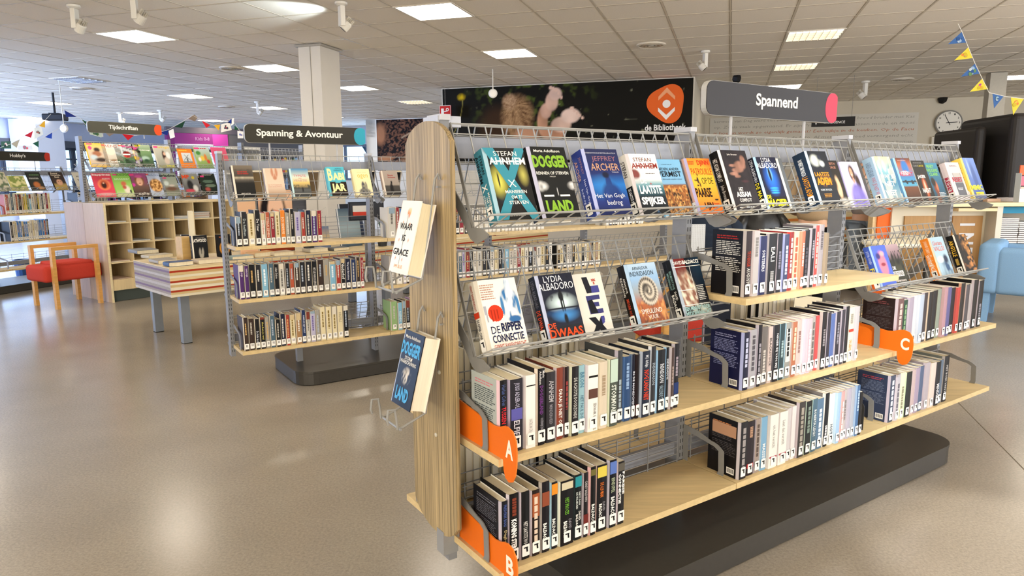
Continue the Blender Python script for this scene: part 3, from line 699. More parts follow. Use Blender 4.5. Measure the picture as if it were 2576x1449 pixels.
def fr_back(w, t, off): return (V3((w, t + off, 0)), V3((-1, 0, 0)), Zv)
def fr_spine(h, t, off):                                   # x runs down the spine, y runs towards the front cover
    return (V3((-0.0008 - off, t, h)), V3((0, 0, -1)), V3((0, -1, 0)))
def book(label, loc, rot, w, h, t, cs, cf=None, cb=None, hinge=None, spine=(), front=None, texts=(), back=None, sticker='gun', group=None, seed=0, res=(36, 54), name='book', soft=False, lean=0.0):
    cf = cf or cs; cb = cb or cs; R_ = random.Random(seed * 7 + 3); pg = PAGES[seed % 5]
    root = thing(name, label, 'book', loc, rot, group)
    book_mesh(w, h, t, cs, cf, cb, hinge or 'b9b3c0', pg).build('cover', 'print', root)
    mb = MB(); mb.box(0.004, w - (0.001 if soft else 0.004), 0.0026, t - 0.0026, 0.001 if soft else 0.003, h - (0.001 if soft else 0.004), pg); mb.build('page_block', 'paper', root)
    if front is not None:
        mb = MB(); mb.grid(fr_front(0.0004), 0.012, 0, w, h, res[0], res[1], front); mb.build('cover_picture', 'print', root)
    mb = MB(); k = 0
    for it in texts:                                       # (text, x0, y0, x1, y1, colour, weight) in fractions of the cover; or shapes
        k += 1; fr = fr_front(0.0008 + 0.0001 * k)
        if it[0] == '#poly': mb.poly([(a * w, b_ * h) for a, b_ in it[1]], it[2], fr)
        elif it[0] == '#disc': mb.disc((it[1] * w, it[2] * h), it[3] * w, fr, it[4], 20, (it[5] * h if len(it) > 5 else None))
        elif it[0] == '#lines': mb.lines(fr, it[1] * w, it[2] * h, it[3] * w, it[4] * h, it[5], it[6], seed=k + seed)
        else: mb.text(it[0], fr, it[1] * w, it[2] * h, it[3] * w, it[4] * h, it[5], it[6] if len(it) > 6 else 0.0)
    for it in spine:                                       # (text, s0, s1, colour[, lateral0, lateral1, weight]) s measured down from the head
        fr = fr_spine(h, t, 0.0005 + 0.00008 * k); k += 1
        l0 = it[4] if len(it) > 4 else 0.28; l1 = it[5] if len(it) > 5 else 0.72
        if it[0] == '#band': mb.poly([(it[1] * h, t * .12), (it[2] * h, t * .12), (it[2] * h, t * .88), (it[1] * h, t * .88)], it[3], fr)
        elif it[0] == '#lines': mb.lines(fr, it[1] * h, t * l0, it[2] * h, t * l1, 1, it[3], fill=0.8, seed=seed + k, ragged=0, words=7)
        else: mb.text(it[0], fr, it[1] * h, t * l0, it[2] * h, t * l1, it[3], it[6] if len(it) > 6 else 0.012, res=1)
    if back is not None:                                   # (heading colour, text colour)
        fr = fr_back(w, t, 0.0005)
        if back[0]: mb.lines(fr, w * .14, h * .86, w * .82, h * .93, 2, back[0], seed=seed)
        mb.lines(fr, w * .12, h * .62, w * .88, h * .84, 8, back[1], seed=seed + 1); mb.lines(fr, w * .12, h * .36, w * .88, h * .59, 8, back[1], seed=seed + 2)
        if len(back) > 2: mb.poly([(w * .12, h * .70), (w * .88, h * .70), (w * .88, h * .90), (w * .12, h * .90)], back[2], fr_back(w, t, 0.0008))
        fb = fr_back(w, t, 0.0007); fb2 = fr_back(w, t, 0.0011)
        mb.poly([(w * .62, h * .05), (w * .86, h * .05), (w * .86, h * .16), (w * .62, h * .16)], 'f0eeea', fb)
        for q in range(9): mb.poly([(w * (.64 + q * .024), h * .07), (w * (.64 + q * .024 + .010 + .006 * (q % 2)), h * .07), (w * (.64 + q * .024 + .010 + .006 * (q % 2)), h * .145), (w * (.64 + q * .024), h * .145)], '1a1a1a', fb2)
    if mb.f: mb.build('lettering', 'ink', root)
    if sticker:
        mb = MB(); fr = fr_spine(h, t, 0.0016); y0, y1 = max(t / 2 - 0.013, t * .1), min(t / 2 + 0.013, t * .9); s0, s1 = h - 0.045, h - 0.010
        c = 0.002; mb.poly([(s0 + c, y0), (s1 - c, y0), (s1, y0 + c), (s1, y1 - c), (s1 - c, y1), (s0 + c, y1), (s0, y1 - c), (s0, y0 + c)], 'f1efea', fr)
        f2 = fr_spine(h, t, 0.002)
        if sticker == 'gun':
            f2 = (f2[0] + V3((0, -(y0 + y1) / 2, -(s0 + s1) / 2)), V3((0, -1, 0)), V3((0, 0, 1)))
            gun(mb, f2, 0, 0.002, min(y1 - y0, 0.024) * 0.62)
        else: mb.lines(f2, s0 + .006, y0 + (y1 - y0) * .25, s1 - .012, y1 - (y1 - y0) * .2, 2, '45454a', fill=0.5, seed=seed, words=3)
        mb.build('genre_sticker', 'ink', root)
    return root
def row(specs, u0, u1, z, p, where, unit_side=-1, hscale=1.0, M=None, depth=0.145, hinge_default=None, sticker='gun', group=None, cname='book', lod=0, seed=0, stuff=False):
    """upright books, spine to the viewer, filling u0..u1 from left to right.
    specs: (thickness weight, height, spine colour, colour words, spine lettering, hinge colour, back cover)"""
    tot = sum(s_[0] for s_ in specs); u = u0; n = len(specs); R_ = random.Random(seed + 11)
    for i, s_ in enumerate(specs):
        th = s_[0] / tot * (u1 - u0); t = th * 0.965; h = s_[1]; col = s_[2]; cw = s_[3]; sp = s_[4] if len(s_) > 4 else (); hg = s_[5] if len(s_) > 5 and s_[5] else (hinge_default or 'b4aebb')
        bk = s_[6] if len(s_) > 6 else None; cb = s_[7] if len(s_) > 7 else col
        o = R_.uniform(-0.004, 0.006); pp = p + o; ur = u + t
        place = (SW(ur, pp, z) if M is None else M @ V3((ur, pp, z)))
        yaw = (RS if M is None else math.atan2(M[1][0], M[0][0])) + math.pi / 2
        if unit_side > 0: place = (SW(u, pp, z) if M is None else M @ V3((u, pp, z))); yaw -= math.pi
        lab = '%s, %s, %s' % (cw, (nth(i) + ' from left') if i else 'leftmost', where)
        w = depth + R_.uniform(-0.006, 0.008)
        bk_ = book(lab, place, (0, 0, yaw + R_.uniform(-.012, .012)), w, h, t, col, None, cb, hg, spine=sp, back=bk, sticker=sticker, group=group, seed=i + seed)
        if stuff: STUFF.append(bk_)
        u += th
def facing(u, z, label, t=0.03, w=0.140, h=0.213, lean=0.40, p=None, yaw=0.0, M=None, **kw):
    """a book shown face-out on a rack; u is the left edge of its front cover, lean the slope of the rack"""
    sz = math.sin(lean); cz = math.cos(lean)
    base = (SW(u, 0, 0) if M is None else M @ V3((u, 0, 0)))
    P_ = Pv if M is None else (M.to_3x3() @ V3((0, 1, 0)))
    rz = (RS if M is None else math.atan2(M[1][0], M[0][0])) + yaw
    loc = base + P_ * p + Zv * z
    return book(label, loc, (-lean, 0, rz), w, h, t, kw.pop('cs'), kw.pop('cf', None), **kw)
# ------------------------------------------------------------ near unit
PC = 1.765
near = Unit('bookcase', 'large grey metal library bookcase in front with wooden shelves and dark plinth', 0.94, 3, PC)
near.shelf(0, 0.26); near.shelf(1, 0.26); near.shelf(2, 0.26, arms=(1, 1))
near.shelf(0, 0.592); near.shelf(1, 0.592); near.shelf(2, 0.592)
near.shelf(1, 0.924)
near.rack(0); near.rack(1); near.rack(2)
near.rack(0, dz=0.362, back_h=0.29); near.rack(2, dz=0.372, back_h=0.27)
for k in range(3):
    near.shelf(k, 0.26, side=1, arms=(1, 0)); near.shelf(k, 0.592, side=1, arms=(1, 0)); near.rack(k, side=1); near.rack(k, dz=0.40, side=1, back_h=0.25)

# free-standing metal book ends at the far end of the last bay and the second bay
def book_end(u, p, z, lab, M=None, col='9a9a98'):
    pts = [(0, 0), (0.10, 0), (0.10, 0.10)] + [(0.05 + 0.05 * math.cos(a), 0.10 + 0.03 * math.sin(a)) for a in [math.pi * k / 8 for k in range(1, 8)]] + [(0, 0.10)]
    mb = MB(); mb.M = M or MS
    mb.prism(pts, (u, p, z), (0, 1, 0), (0, 0, 1), (0.0015, 0, 0), col); mb.box(u - 0.08, u, p + 0.01, p + 0.09, z, z + 0.0012, col)
    tag(mb.build('book_end', 'steel_paint'), lab, 'book end')
book_end(3.83, 1.50, 0.614, 'grey metal book end closing the row with orange divider C')
book_end(2.815, 1.50, 0.282, 'dark metal book end closing the bottom row of the middle bay', col='3a3836')

# the wooden end panel
ep = thing('end_panel', 'tall streaky wooden end panel with rounded ends on the near bookcase', 'panel', SW(0.905, 1.78, 0), (0, 0, RS))
def barrel(gr=0.0):
    hw = 0.139 - gr; z0, z1 = 0.345, 1.455; pts = []
    for k in range(13): a = -1 + k / 6; pts.append((hw * a, z0 - 0.062 * (1 - a * a) ** 0.7 if abs(a) < 1 else z0))
    for k in range(13): a = 1 - k / 6; pts.append((hw * a, z1 + 0.062 * (1 - a * a) ** 0.7 if abs(a) < 1 else z1))
    return pts
mb = MB(); mb.prism([(a, b_) for a, b_ in barrel()], (0.016, 0, 0), (0, 1, 0), (0, 0, 1), (-0.012, 0, 0), 'ab9670', 'a28c66'); mb.prism([(a, b_) for a, b_ in barrel(0.002)], (0.004, 0, 0), (0, 1, 0), (0, 0, 1), (-0.002, 0, 0), 'ab9670')
mb.build('board', 'streaky_wood', ep)
for y, z in ((-0.01, 1.28), (-0.02, 0.60), (-0.05, 0.80)):
    mb = MB(); mb.M = Matrix.Translation((0.002, y, z)) @ Matrix.Rotation(-math.pi / 2, 4, 'Y'); mb.lathe([(0.006, 0.0), (0.006, 0.003), (0.003, 0.004), (0.003, 0.0025)], 'c9c5b8', 12); mb.build('screw', 'steel_paint', ep)
mb = MB(); mb.box(0.017, 0.09, -0.045, 0.045, 1.50, 1.53, 'b6bac6'); mb.build('cap', 'steel_paint', ep)
mb = MB(); mb.box(0.0, 0.05, -0.055, -0.012, 0.225, 0.30, '8f9092'); mb.build('bracket', 'steel_paint', ep)

def end_holder(z, lab_h, blabel, **kw):
    """wire book holder hooked on the end panel; the book faces out of the end, leaning back"""
    t = thing('wire_book_holder', lab_h, 'book holder', SW(0.903, 1.757, z), (0, 0, RS)); g = '8f8f8d'
    mb = MB()
    for y in (-0.062, 0.052):
        mb.tube([(0.0, y, 0.27), (-0.006, y, 0.285), (-0.016, y, 0.27), (-0.045, y, 0.10), (-0.062, y, 0.0), (-0.135, y, -0.028), (-0.150, y, -0.03), (-0.152, y, 0.0), (-0.156, y, 0.028), (-0.176, y, 0.030), (-0.180, y, 0.0), (-0.176, y, -0.012)], 0.0035, g, 8)
    mb.tube([(-0.062, -0.062, 0.0), (-0.062, 0.052, 0.0)], 0.0035, g, 8); mb.tube([(-0.145, -0.075, -0.029), (-0.145, 0.065, -0.029)], 0.0035, g, 8)
    mb.tube([(-0.01, -0.062, 0.25), (0.0, -0.062, 0.25)], 0.003, g, 6); mb.build('wire_frame', 'wire_paint', t)
    # book: local x = spine -> fore-edge. The spine is on the far side (+P), the fore-edge towards the viewer
    M_ = Matrix.Translation(SW(0.903, 1.757, z)) @ Matrix.Rotation(RS, 4, 'Z')
    w = kw.get('w', 0.135); tt = kw.pop('t'); loc = M_ @ V3((-0.067 - tt * 0.97, w / 2 - 0.004, 0.004 + tt * .22))
    return book(blabel, loc, (-0.255, 0, RS - math.pi / 2), t=tt, **kw)
def waar_art(X, Y):
    b = full(X, 'f1ede4')
    for k, (cx, cy, rx, ry) in enumerate(((.47, .86, .10, .05), (.42, .84, .06, .05), (.53, .85, .05, .06), (.5, .80, .05, .05))): b = mixc(b, C3(['e8a33c', 'e07f2c', 'f0b95a', 'd9682a'][k]), ell(X, Y, cx, cy, rx, ry, .5) * (0.4 + 0.8 * noise(X, Y, 22, 3)))
    for cx, cy in ((.25, .70), (.62, .68), (.20, .45), (.70, .46), (.20, .20), (.58, .19)): b = mixc(b, C3('dd7f4a'), ell(X, Y, cx, cy, .035, .028, .5))
    return b
end_holder(1.085, 'upper wire book holder on the wooden end panel', 'white novel titled WAAR IS GRACE in the upper wire holder on the end panel', w=0.128, h=0.205, t=0.045, cs='efe9e0', cf='f1ede4', cb='e9dcd6', hinge='e8ddd8', front=waar_art,
    texts=[('WAAR', .2, .60, .82, .69, '1d1b1a', .02), ('IS', .42, .44, .58, .53, '1d1b1a', .02), ('GRACE', .12, .245, .86, .335, '1d1b1a', .02), ('#poly', [(.495, .12), (.505, .12), (.505, .80), (.495, .80)], '33302d'), ('EMY BLUE', .3, .07, .7, .115, 'e0a05a')], sticker=None, seed=3)
def storm_art(X, Y):
    b = full(X, '131417'); f = ell(X, Y, .48, .41, .26, .13, .5) * np.clip((noise(X, Y, 17, 5) - 0.3) * 2.5, 0, 1); b = mixc(b, C3('d8cfc0'), f)
    return mixc(b, C3('b9ae9c'), ell(X, Y, .46, .47, .15, .06, .5) * np.clip((noise(X, Y, 24, 9) - .25) * 2, 0, 1))
end_holder(0.700, 'lower wire book holder on the wooden end panel', 'black thriller with light blue DOGGERLAND lettering in the lower wire holder', w=0.132, h=0.215, t=0.050, cs='17181b', cf='131417', cb='e4ded2', hinge='b9c8de', front=storm_art, res=(48, 72),
    texts=[('DOGGER', .06, .68, .96, .86, '58a9e0', .045), ('STORM', .30, .615, .66, .665, 'ece9e2', .01), ('WAARSCHUWING', .12, .56, .88, .61, 'ece9e2', .01), ('LAND', .20, .07, .80, .25, '58a9e0', .045), ('Maria Adolfsson', .16, .90, .86, .945, 'ece9e2', .01)], sticker=None, seed=2)

# orange letter dividers
def divider(letter, u, z, lab):
    t = thing('letter_divider', lab, 'divider', SW(u, 1.75, z), (0, 0, RS))
    # outline in (towards the viewer, up)
    P_ = [(0.04, 0.0), (0.285, 0.0), (0.288, -0.03), (0.296, -0.048), (0.312, -0.055), (0.330, -0.048), (0.342, -0.028), (0.348, 0.0), (0.350, 0.04), (0.346, 0.072), (0.330, 0.092), (0.305, 0.098), (0.285, 0.094), (0.265, 0.085), (0.24, 0.082), (0.04, 0.104)]
    mb = MB(); mb.prism([(a, b_) for a, b_ in P_], (0, 0, 0), (0, -1, 0), (0, 0, 1), (-0.004, 0, 0), 'e06c17', 'e27a2c'); mb.build('plate', 'plastic', t)
    mb = MB(); f = (V3((-0.0046, 0, 0)), V3((0, -1, 0)), Zv); mb.text(letter, f, 0.298, 0.012, 0.334, 0.064, 'f2e7da', 0.03, res=4); mb.build('letter', 'ink', t)
divider('A', 0.9565, 0.614, 'orange shelf divider with a white letter A')
divider('B', 0.9565, 0.282, 'orange shelf divider with a white letter B')
divider('C', 2.978, 0.614, 'orange shelf divider with a white letter C')

# the hanging name board above the unit
def name_board(uc, z0, z1, length, txt, disc, lab, pc, M=MS, board='55524f', fs=(0.27, 0.72), poles=(0.19, 0.75), base=1.53, thick=0.03, col2=None):
    rot = (0, 0, math.atan2(M[1][0], M[0][0])); t = thing('name_board', lab, 'sign', M @ V3((uc, pc, z0)), rot)
    hh = z1 - z0; r = hh * 0.28; L_ = length
    def rr(gr):
        pts = []
        for q, (cx, cy, rad) in enumerate(((L_ - r, hh - r, r), (r, hh - r, r), (r, r, r), (L_ - r, r, r))):
            for i in range(6): a = math.pi / 2 * (q + i / 5); pts.append((cx + (rad - gr) * math.cos(a), cy + (rad - gr) * math.sin(a)))
        return pts
    mb = MB(); mb.prism(rr(0), (0, -thick / 2 + .003, 0), (1, 0, 0), (0, 0, 1), (0, thick - .006, 0), 'b4b2ae'); mb.build('rim', 'steel_paint', t)
    mb = MB(); mb.prism(rr(0.0015), (0, -thick / 2, 0), (1, 0, 0), (0, 0, 1), (0, 0.0028, 0), board); mb.prism(rr(0.0015), (0, thick / 2 - .0028, 0), (1, 0, 0), (0, 0, 1), (0, 0.0028, 0), board); mb.build('face_plate', 'plastic', t)
    mb = MB(); f = (V3((0, -thick / 2 - 0.0006, 0)), V3((1, 0, 0)), Zv); pts = []
    for k in range(28):
        a = 2 * math.pi * k / 28; x = L_ - hh * 0.30 + hh * 0.43 * math.cos(a) * (1 + .08 * math.cos(a)); y = hh * 0.5 + hh * 0.50 * math.sin(a)
        pts.append((min(x, L_ - 0.0005 - 0.004 * abs(math.sin(a)) ** 6), min(max(y, 0.0015), hh - 0.0015)))
    mb.poly(pts, disc, f); mb.build('colour_disc', 'plastic', t)
    mb = MB(); f = (V3((0, -thick / 2 - 0.0009, 0)), V3((1, 0, 0)), Zv); mb.text(txt, f, fs[0] * L_, hh * 0.27, fs[1] * L_, hh * 0.75, 'f1efea', 0.025, res=4); mb.build('lettering', 'ink', t)
    mb = MB()
    for q in poles: mb.tube([(q * L_, 0, 0.0), (q * L_, 0, base - z0)], 0.006, 'b9bac0', 8)
    mb.build('pole', 'steel_paint', t)
name_board(2.035, 1.583, 1.708, 0.835, 'Spannend', 'c93a55', 'dark grey name board reading Spannend with a pink disc', PC, board='333134', fs=(0.34, 0.66), base=1.475)

# ---- face-out thrillers, top rack
TH = 0.3925
def rb(u, t, label, dz=0.0, M=None, pc=PC, **kw):
    return facing(u, 1.221 - dz + 0.383 * t + 0.005, label, t=t, lean=TH, p=pc - 0.146 - 0.924 * (t + 0.004), M=M, **kw)
def a_x(X, Y):
    b = full(X, '12100f'); b = mixc(b, C3('d8d45c'), ell(X, Y, .16, .52, .26, .26, .9)); b = mixc(b, C3('c8c060'), ell(X, Y, .84, .62, .16, .18, .9) * .8); b = mixc(b, C3('1d3340'), ell(X, Y, .3, .28, .3, .12, .8) * .7)
    b = mixc(b, C3('0c0b0a'), ell(X, Y, .155, .55, .028, .13, .4)); return b
X_ = [('#poly', [(.0, 1.0), (.26, 1.0), (1.0, .08), (1.0, .0), (.82, .0)], '3f8da0'), ('#poly', [(.78, 1.0), (1.0, 1.0), (1.0, .96), (.56, .49), (.46, .60)], '3f8da0'), ('#poly', [(.0, .0), (.26, .0), (.56, .38), (.42, .44)], '3f8da0')]
rb(1.010, 0.050, 'teal and black thriller with a crossing X and yellow lights, leftmost on the top rack', w=.138, h=.212, cs='3b7f92', cf='12100f', cb='3b7f92', hinge='9cc0d0', front=a_x, res=(54, 80), seed=1,
   texts=X_ + [('STEFAN', .24, .885, .80, .955, 'f2f0ea', 0), ('AHNHEM', .10, .765, .97, .865, 'f4f2ee', .025), ('#poly', [(.12, .80), (.95, .80), (.95, .812), (.12, .812)], 'f4f2ee'), ('#poly', [(.44, .45), (.47, .45), (.62, .55), (.59, .55)], 'f2f0ea'), ('#poly', [(.59, .45), (.62, .45), (.47, .55), (.44, .55)], 'f2f0ea'), ('MANIEREN', .32, .36, .84, .405, 'f2f0ea', .01), ('OM TE', .44, .285, .70, .33, 'f2f0ea', .01), ('STERVEN', .36, .21, .82, .255, 'f2f0ea', .01), ('#lines', .3, .04, .7, .07, 2, 'b9b6ae')],
   spine=[('STEFAN', .08, .34, '1d2a2e', .56, .80), ('AHNHEM', .06, .44, '15191a', .18, .46), ('X', .47, .57, 'f2f0ea', .25, .75), ('MANIEREN', .60, .84, 'f2f0ea', .66, .84), ('OM TE', .64, .80, 'f2f0ea', .44, .60), ('STERVEN', .60, .82, 'f2f0ea', .20, .36)])
def a_dog(X, Y):
    b = full(X, '101112'); b = mixc(b, C3('e6e6e6'), ell(X, Y, .04, .44, .26, .085, .5) * np.clip(noise(X, Y, 14, 6) + .2, 0, 1)); b = mixc(b, C3('e6e6e6'), ell(X, Y, .98, .44, .18, .07, .6) * np.clip(noise(X, Y, 14, 7) + .2, 0, 1))
    return mixc(b, C3('cfd0d2'), ell(X, Y, .5, .36, .02, .06, .4))
rb(1.160, 0.052, 'black thriller with green DOGGERLAND lettering, second on the top rack', w=.138, h=.218, cs='141416', cf='101112', cb='141416', hinge='b4b4cc', front=a_dog, res=(48, 72), seed=2,
   texts=[('DOGGER', .07, .70, .97, .88, '86b23a', .05), ('Maria Adolfsson', .16, .92, .84, .96, 'f0eee8', .01), ('RENNEN OF STERVEN', .10, .60, .94, .645, 'f0eee8', .01), ('THRILLER', .42, .565, .58, .58, 'f0eee8'), ('LAND', .16, .06, .86, .24, '86b23a', .05), ('#poly', [(.16, .29), (.42, .29), (.42, .315), (.16, .315)], 'f0eee8'), ('#poly', [(.58, .29), (.84, .29), (.84, .315), (.58, .315)], 'f0eee8')],
   spine=[('DOGGERLAND', .12, .62, '9a9a78', .35, .65)])
def a_arc(X, Y):
    b = vgrad(X, Y, [(0, '101c50'), (.2, '1c2f74'), (.45, '1d6fc0'), (.62, '1c2a66'), (1, '20264e')]); b = mixc(b, C3('3f8fd6'), ell(X, Y, .35, .42, .4, .22, .9) * .5)
    b = mixc(b, C3('14286a'), np.clip(ell(X, Y, .52, .28, .34, .24, .3) + ell(X, Y, .5, .50, .10, .10, .3), 0, 1) * .85); b = mixc(b, C3('0f1634'), ell(X, Y, .46, .60, .13, .06, .4)); return mixc(b, C3('27408e'), ell(X, Y, .38, .24, .08, .16, .7) * .6)
rb(1.360, 0.055, 'dark blue thriller with a blue silhouetted figure, third on the top rack', w=.142, h=.214, cs='25357f', cf='20264e', cb='25357f', hinge='a9b0dc', front=a_arc, res=(50, 72), seed=4,
   texts=[('INTERNATIONALE BESTSELLERAUTEUR', .06, .925, .94, .945, 'c5c7d8'), ('JEFFREY', .22, .79, .90, .885, '9a6c78', .0), ('ARCHER', .14, .665, .94, .775, 'd9a27e', .0), ('THRILLER', .70, .63, .90, .65, 'c5c7d8'), ('Het Van Gogh', .06, .235, .90, .315, 'e9eaf2', 0), ('bedrog', .36, .12, .78, .215, 'e9eaf2', 0), ('#disc', .50, .045, .02, 'e9eaf2')],
   spine=[('JEFFREY', .10, .36, '8a6c80', .58, .80), ('ARCHER', .13, .44, 'c59a8e', .20, .45), ('Het Van Gogh', .44, .82, 'c9cdea', .58, .80), ('bedrog', .55, .78, 'c9cdea', .22, .44)])
def a_spk(X, Y):
    b = vgrad(X, Y, [(0, '0c0d10'), (.28, '15202a'), (.42, '3f6f7e'), (.50, '7fa9b4'), (.58, 'dfe2e4'), (1, 'f0eeea')]); b = mixc(b, C3('7e3f3c'), ell(X, Y, .05, .66, .22, .10, .3) * (X < .42)); b = mixc(b, C3('c9c9c8'), ell(X, Y, .0, .55, .5, .07, .5) * .5)
    b = mixc(b, C3('a8423a'), ell(X, Y, .55, .50, .05, .018, .4)); return mixc(b, C3('3a5f8a'), ell(X, Y, .60, .06, .18, .06, .6) * (noise(X, Y, 16, 4) > .4))
rb(1.550, 0.042, 'white and sea-green thriller titled DE LAATSTE SPIJKER on the top rack', w=.132, h=.206, cs='d9d6d2', cf='f0eeea', hinge='c9c2c6', front=a_spk, seed=5, res=(46, 68),
   texts=[('STEFAN', .20, .87, .80, .935, '6b2f2c', 0), ('AHNHEM', .10, .755, .96, .845, '8c2f2a', .02), ('#poly', [(.12, .785), (.94, .785), (.94, .795), (.12, .795)], '8c2f2a'), ('#lines', .5, .66, .84, .68, 1, '4a3a3a'), ('DE', .26, .50, .46, .60, 'e9edf0', .03), ('LAATSTE', .16, .33, .90, .475, 'e9edf0', .045), ('SPIJKER', .14, .12, .92, .28, 'f4f4f4', .045)],
   spine=[('STEFAN', .10, .36, '3a3332', .3, .7), ('#band', .52, .99, '14161a'), ('DE LAATSTE SPIJKER', .55, .86, 'e9e9ec', .3, .7)])
def a_ver(X, Y):
    b = vgrad(X, Y, [(0, '6e4a2a'), (.48, 'a8642e'), (.54, '7b5034'), (.56, '7fb0d6'), (1, '79b4dc')]); c = noise(X, Y, 26, 3); b = np.where((Y < .53)[..., None], mixc(b, C3('d9a35c'), np.clip((c - .45) * 3, 0, 1)), b)
    b = np.where((Y < .46)[..., None], mixc(b, C3('3a2414'), np.clip((noise(X, Y, 31, 8) - .55) * 4, 0, 1)), b); return b
rb(1.690, 0.016, 'sky blue paperback with the title NEDERLANDER VERMIST on the top rack', w=.132, h=.200, cs='7ab2d8', front=a_ver, seed=7, res=(48, 70), hinge='8fbbe0',
   texts=[('NEDERLANDER', .12, .80, .88, .85, '1c2430', .01), ('VERMIST', .06, .685, .92, .785, '141a24', .02), ('Een diplomatiek complot in Jemen', .10, .625, .90, .655, '2b3a4a'), ('LITERAIRE THRILLER', .28, .90, .66, .915, '3a5266')], spine=[('VERMIST', .2, .6, '1c2430')])
def a_dji(X, Y):
    b = vgrad(X, Y, [(0, 'd8641e'), (.3, 'e89a2c'), (.6, 'f0bb33'), (1, 'e38a26')]); b = mixc(b, C3('cf4f1c'), ell(X, Y, .95, .95, .35, .2, .9) * .7)
    f = np.clip(ell(X, Y, .24, .60, .05, .07, .3) + ell(X, Y, .27, .70, .025, .03, .3) + ell(X, Y, .16, .60, .10, .015, .3) + ell(X, Y, .30, .52, .03, .06, .3) + ell(X, Y, .20, .51, .06, .02, .3), 0, 1); b = mixc(b, C3('2a1c12'), f)
    return mixc(b, C3('2a1c12'), ell(X, Y, .84, .245, .10, .02, .3))
rb(1.845, 0.018, 'orange paperback with a running figure, DJINN PATROUILLE, on the top rack', w=.128, h=.205, cs='c9a090', cf='e38a26', hinge='a9a2c8', front=a_dji, seed=8, res=(46, 68),
   texts=[('DJINN', .46, .85, .92, .965, 'c9341a', .03), ('PATROUILLE', .14, .70, .96, .815, 'c2411c', .0), ('OP DE', .46, .53, .90, .645, '3e4a1c', .0), ('PAARSE', .10, .29, .72, .46, '2a1a12', .03), ('LIJN', .32, .06, .66, .20, '2a1a12', .03), ('Deepa', .66, .145, .90, .19, 'c2311c'), ('Anappara', .58, .09, .94, .13, 'c2311c'), ('#lines', .10, .88, .36, .95, 3, 'c2311c')])
def a_ass(X, Y):
    b = full(X, '15161b'); b = mixc(b, C3('3a3038'), fbm(X, Y, 9, 4) * .7); f = np.clip(ell(X, Y, .62, .74, .26, .09, .35) + ell(X, Y, .78, .83, .12, .10, .4) + ell(X, Y, .48, .66, .26, .05, .35) + ell(X, Y, .30, .60, .20, .035, .35) + ell(X, Y, .34, .74, .18, .03, .35) + ell(X, Y, .42, .555, .14, .03, .35), 0, 1)
    b = mixc(b, C3('a37767') * (.55 + .8 * noise(X, Y, 10, 2))[..., None], f); return mixc(b, C3('5a3138'), ell(X, Y, .66, .47, .2, .03, .7) * .6)
rb(1.998, 0.045, 'black thriller with an open hand, HET ASSAM COMPLOT, on the top rack', w=.150, h=.226, cs='141416', cf='15161b', hinge='e0dee0', front=a_ass, seed=9, res=(50, 74),
   texts=[('John Brosnan', .28, .905, .64, .94, 'e8e4e0', .01), ('HET', .36, .30, .52, .37, 'ecebea', .03), ('ASSAM', .22, .205, .74, .295, 'ecebea', .045), ('COMPLOT', .28, .125, .72, .185, 'c9c8c8', .045), ('#lines', .2, .02, .8, .05, 1, 'e8e4e0')], spine=[('HET ASSAM COMPLOT', .12, .5, 'dcdad8'), ('John Brosnan', .56, .8, 'b9b6b4')])
def a_mag(X, Y):
    b = full(X, '0c1230'); b = mixc(b, C3('1e6fe0'), ell(X, Y, .5, .58, .42, .36, 1.0)); b = mixc(b, C3('8fd0ff'), ell(X, Y, .48, .68, .14, .16, .9)); b = mixc(b, C3('06070e'), np.clip(ell(X, Y, .47, .66, .07, .15, .3) + ell(X, Y, .47, .80, .04, .04, .3), 0, 1))
    for k in range(3): b = mixc(b, C3('2f9cf0'), ell(X, Y, .5, .40 - .045 * k, .26, .018, .5))
    return np.where((Y < .24)[..., None], C3('0b0c14'), b)
rb(2.206, 0.032, 'blue and black thriller with yellow title DE MAGIER on the top rack', w=.130, h=.208, cs='101326', cf='0c1230', hinge='a7cbe8', front=a_mag, seed=10, res=(44, 66),
   texts=[('LYDIA', .30, .90, .72, .985, 'f2f2f6', .0), ('ALBADORO', .06, .785, .96, .885, 'f2f2f6', .0), ('DE', .10, .20, .28, .27, 'ecd92c', .02), ('MAGIER', .06, .05, .96, .185, 'ecd92c', .04)], spine=[('LYDIA ALBADORO', .04, .46, 'dcdce4'), ('DE MAG', .48, .82, 'ecd92c', .24, .76)])
rb(2.345, 0.030, 'grey novel turned with its spine forward beside the fallen gap on the top rack', w=.030, h=.205, cs='d9d2c0', cf='54585c', hinge='d9d2c0', seed=11, texts=[], front=None, spine=[], sticker=None)
def a_laa(X, Y):
    b = full(X, '101722'); b = mixc(b, C3('e4e8dc'), ell(X, Y, .30, .82, .34, .13, .5) * np.clip(noise(X, Y, 9, 2) + .3, 0, 1)); b = mixc(b, C3('1a2436'), ell(X, Y, .55, .88, .12, .06, .5)); b = mixc(b, C3('c9d0cc'), ell(X, Y, .62, .76, .16, .07, .5))
    return mixc(b, C3('a8681e'), ell(X, Y, .5, .44, .45, .13, .7) * (noise(X, Y, 18, 7) > .45))
rb(2.492, 0.062, 'thick dark thriller with orange title LAATSTE ADEM on the top rack', w=.138, h=.224, cs='1c2c40', cf='101722', hinge='b6d4e6', front=a_laa, seed=12, res=(44, 66),
   texts=[('LAATSTE', .14, .52, .84, .60, 'd98a2a', .03), ('ADEM', .14, .36, .84, .50, 'd98a2a', .04), ('ROBERT BRYNDZA', .20, .25, .74, .285, 'd8dcdc'), ('#lines', .3, .12, .7, .2, 3, 'c98a3a')], spine=[('ROBERT BRYNDZA', .12, .42, 'e8ecee', .34, .64), ('LAATSTE ADEM', .44, .80, 'e0942a', .3, .7)])
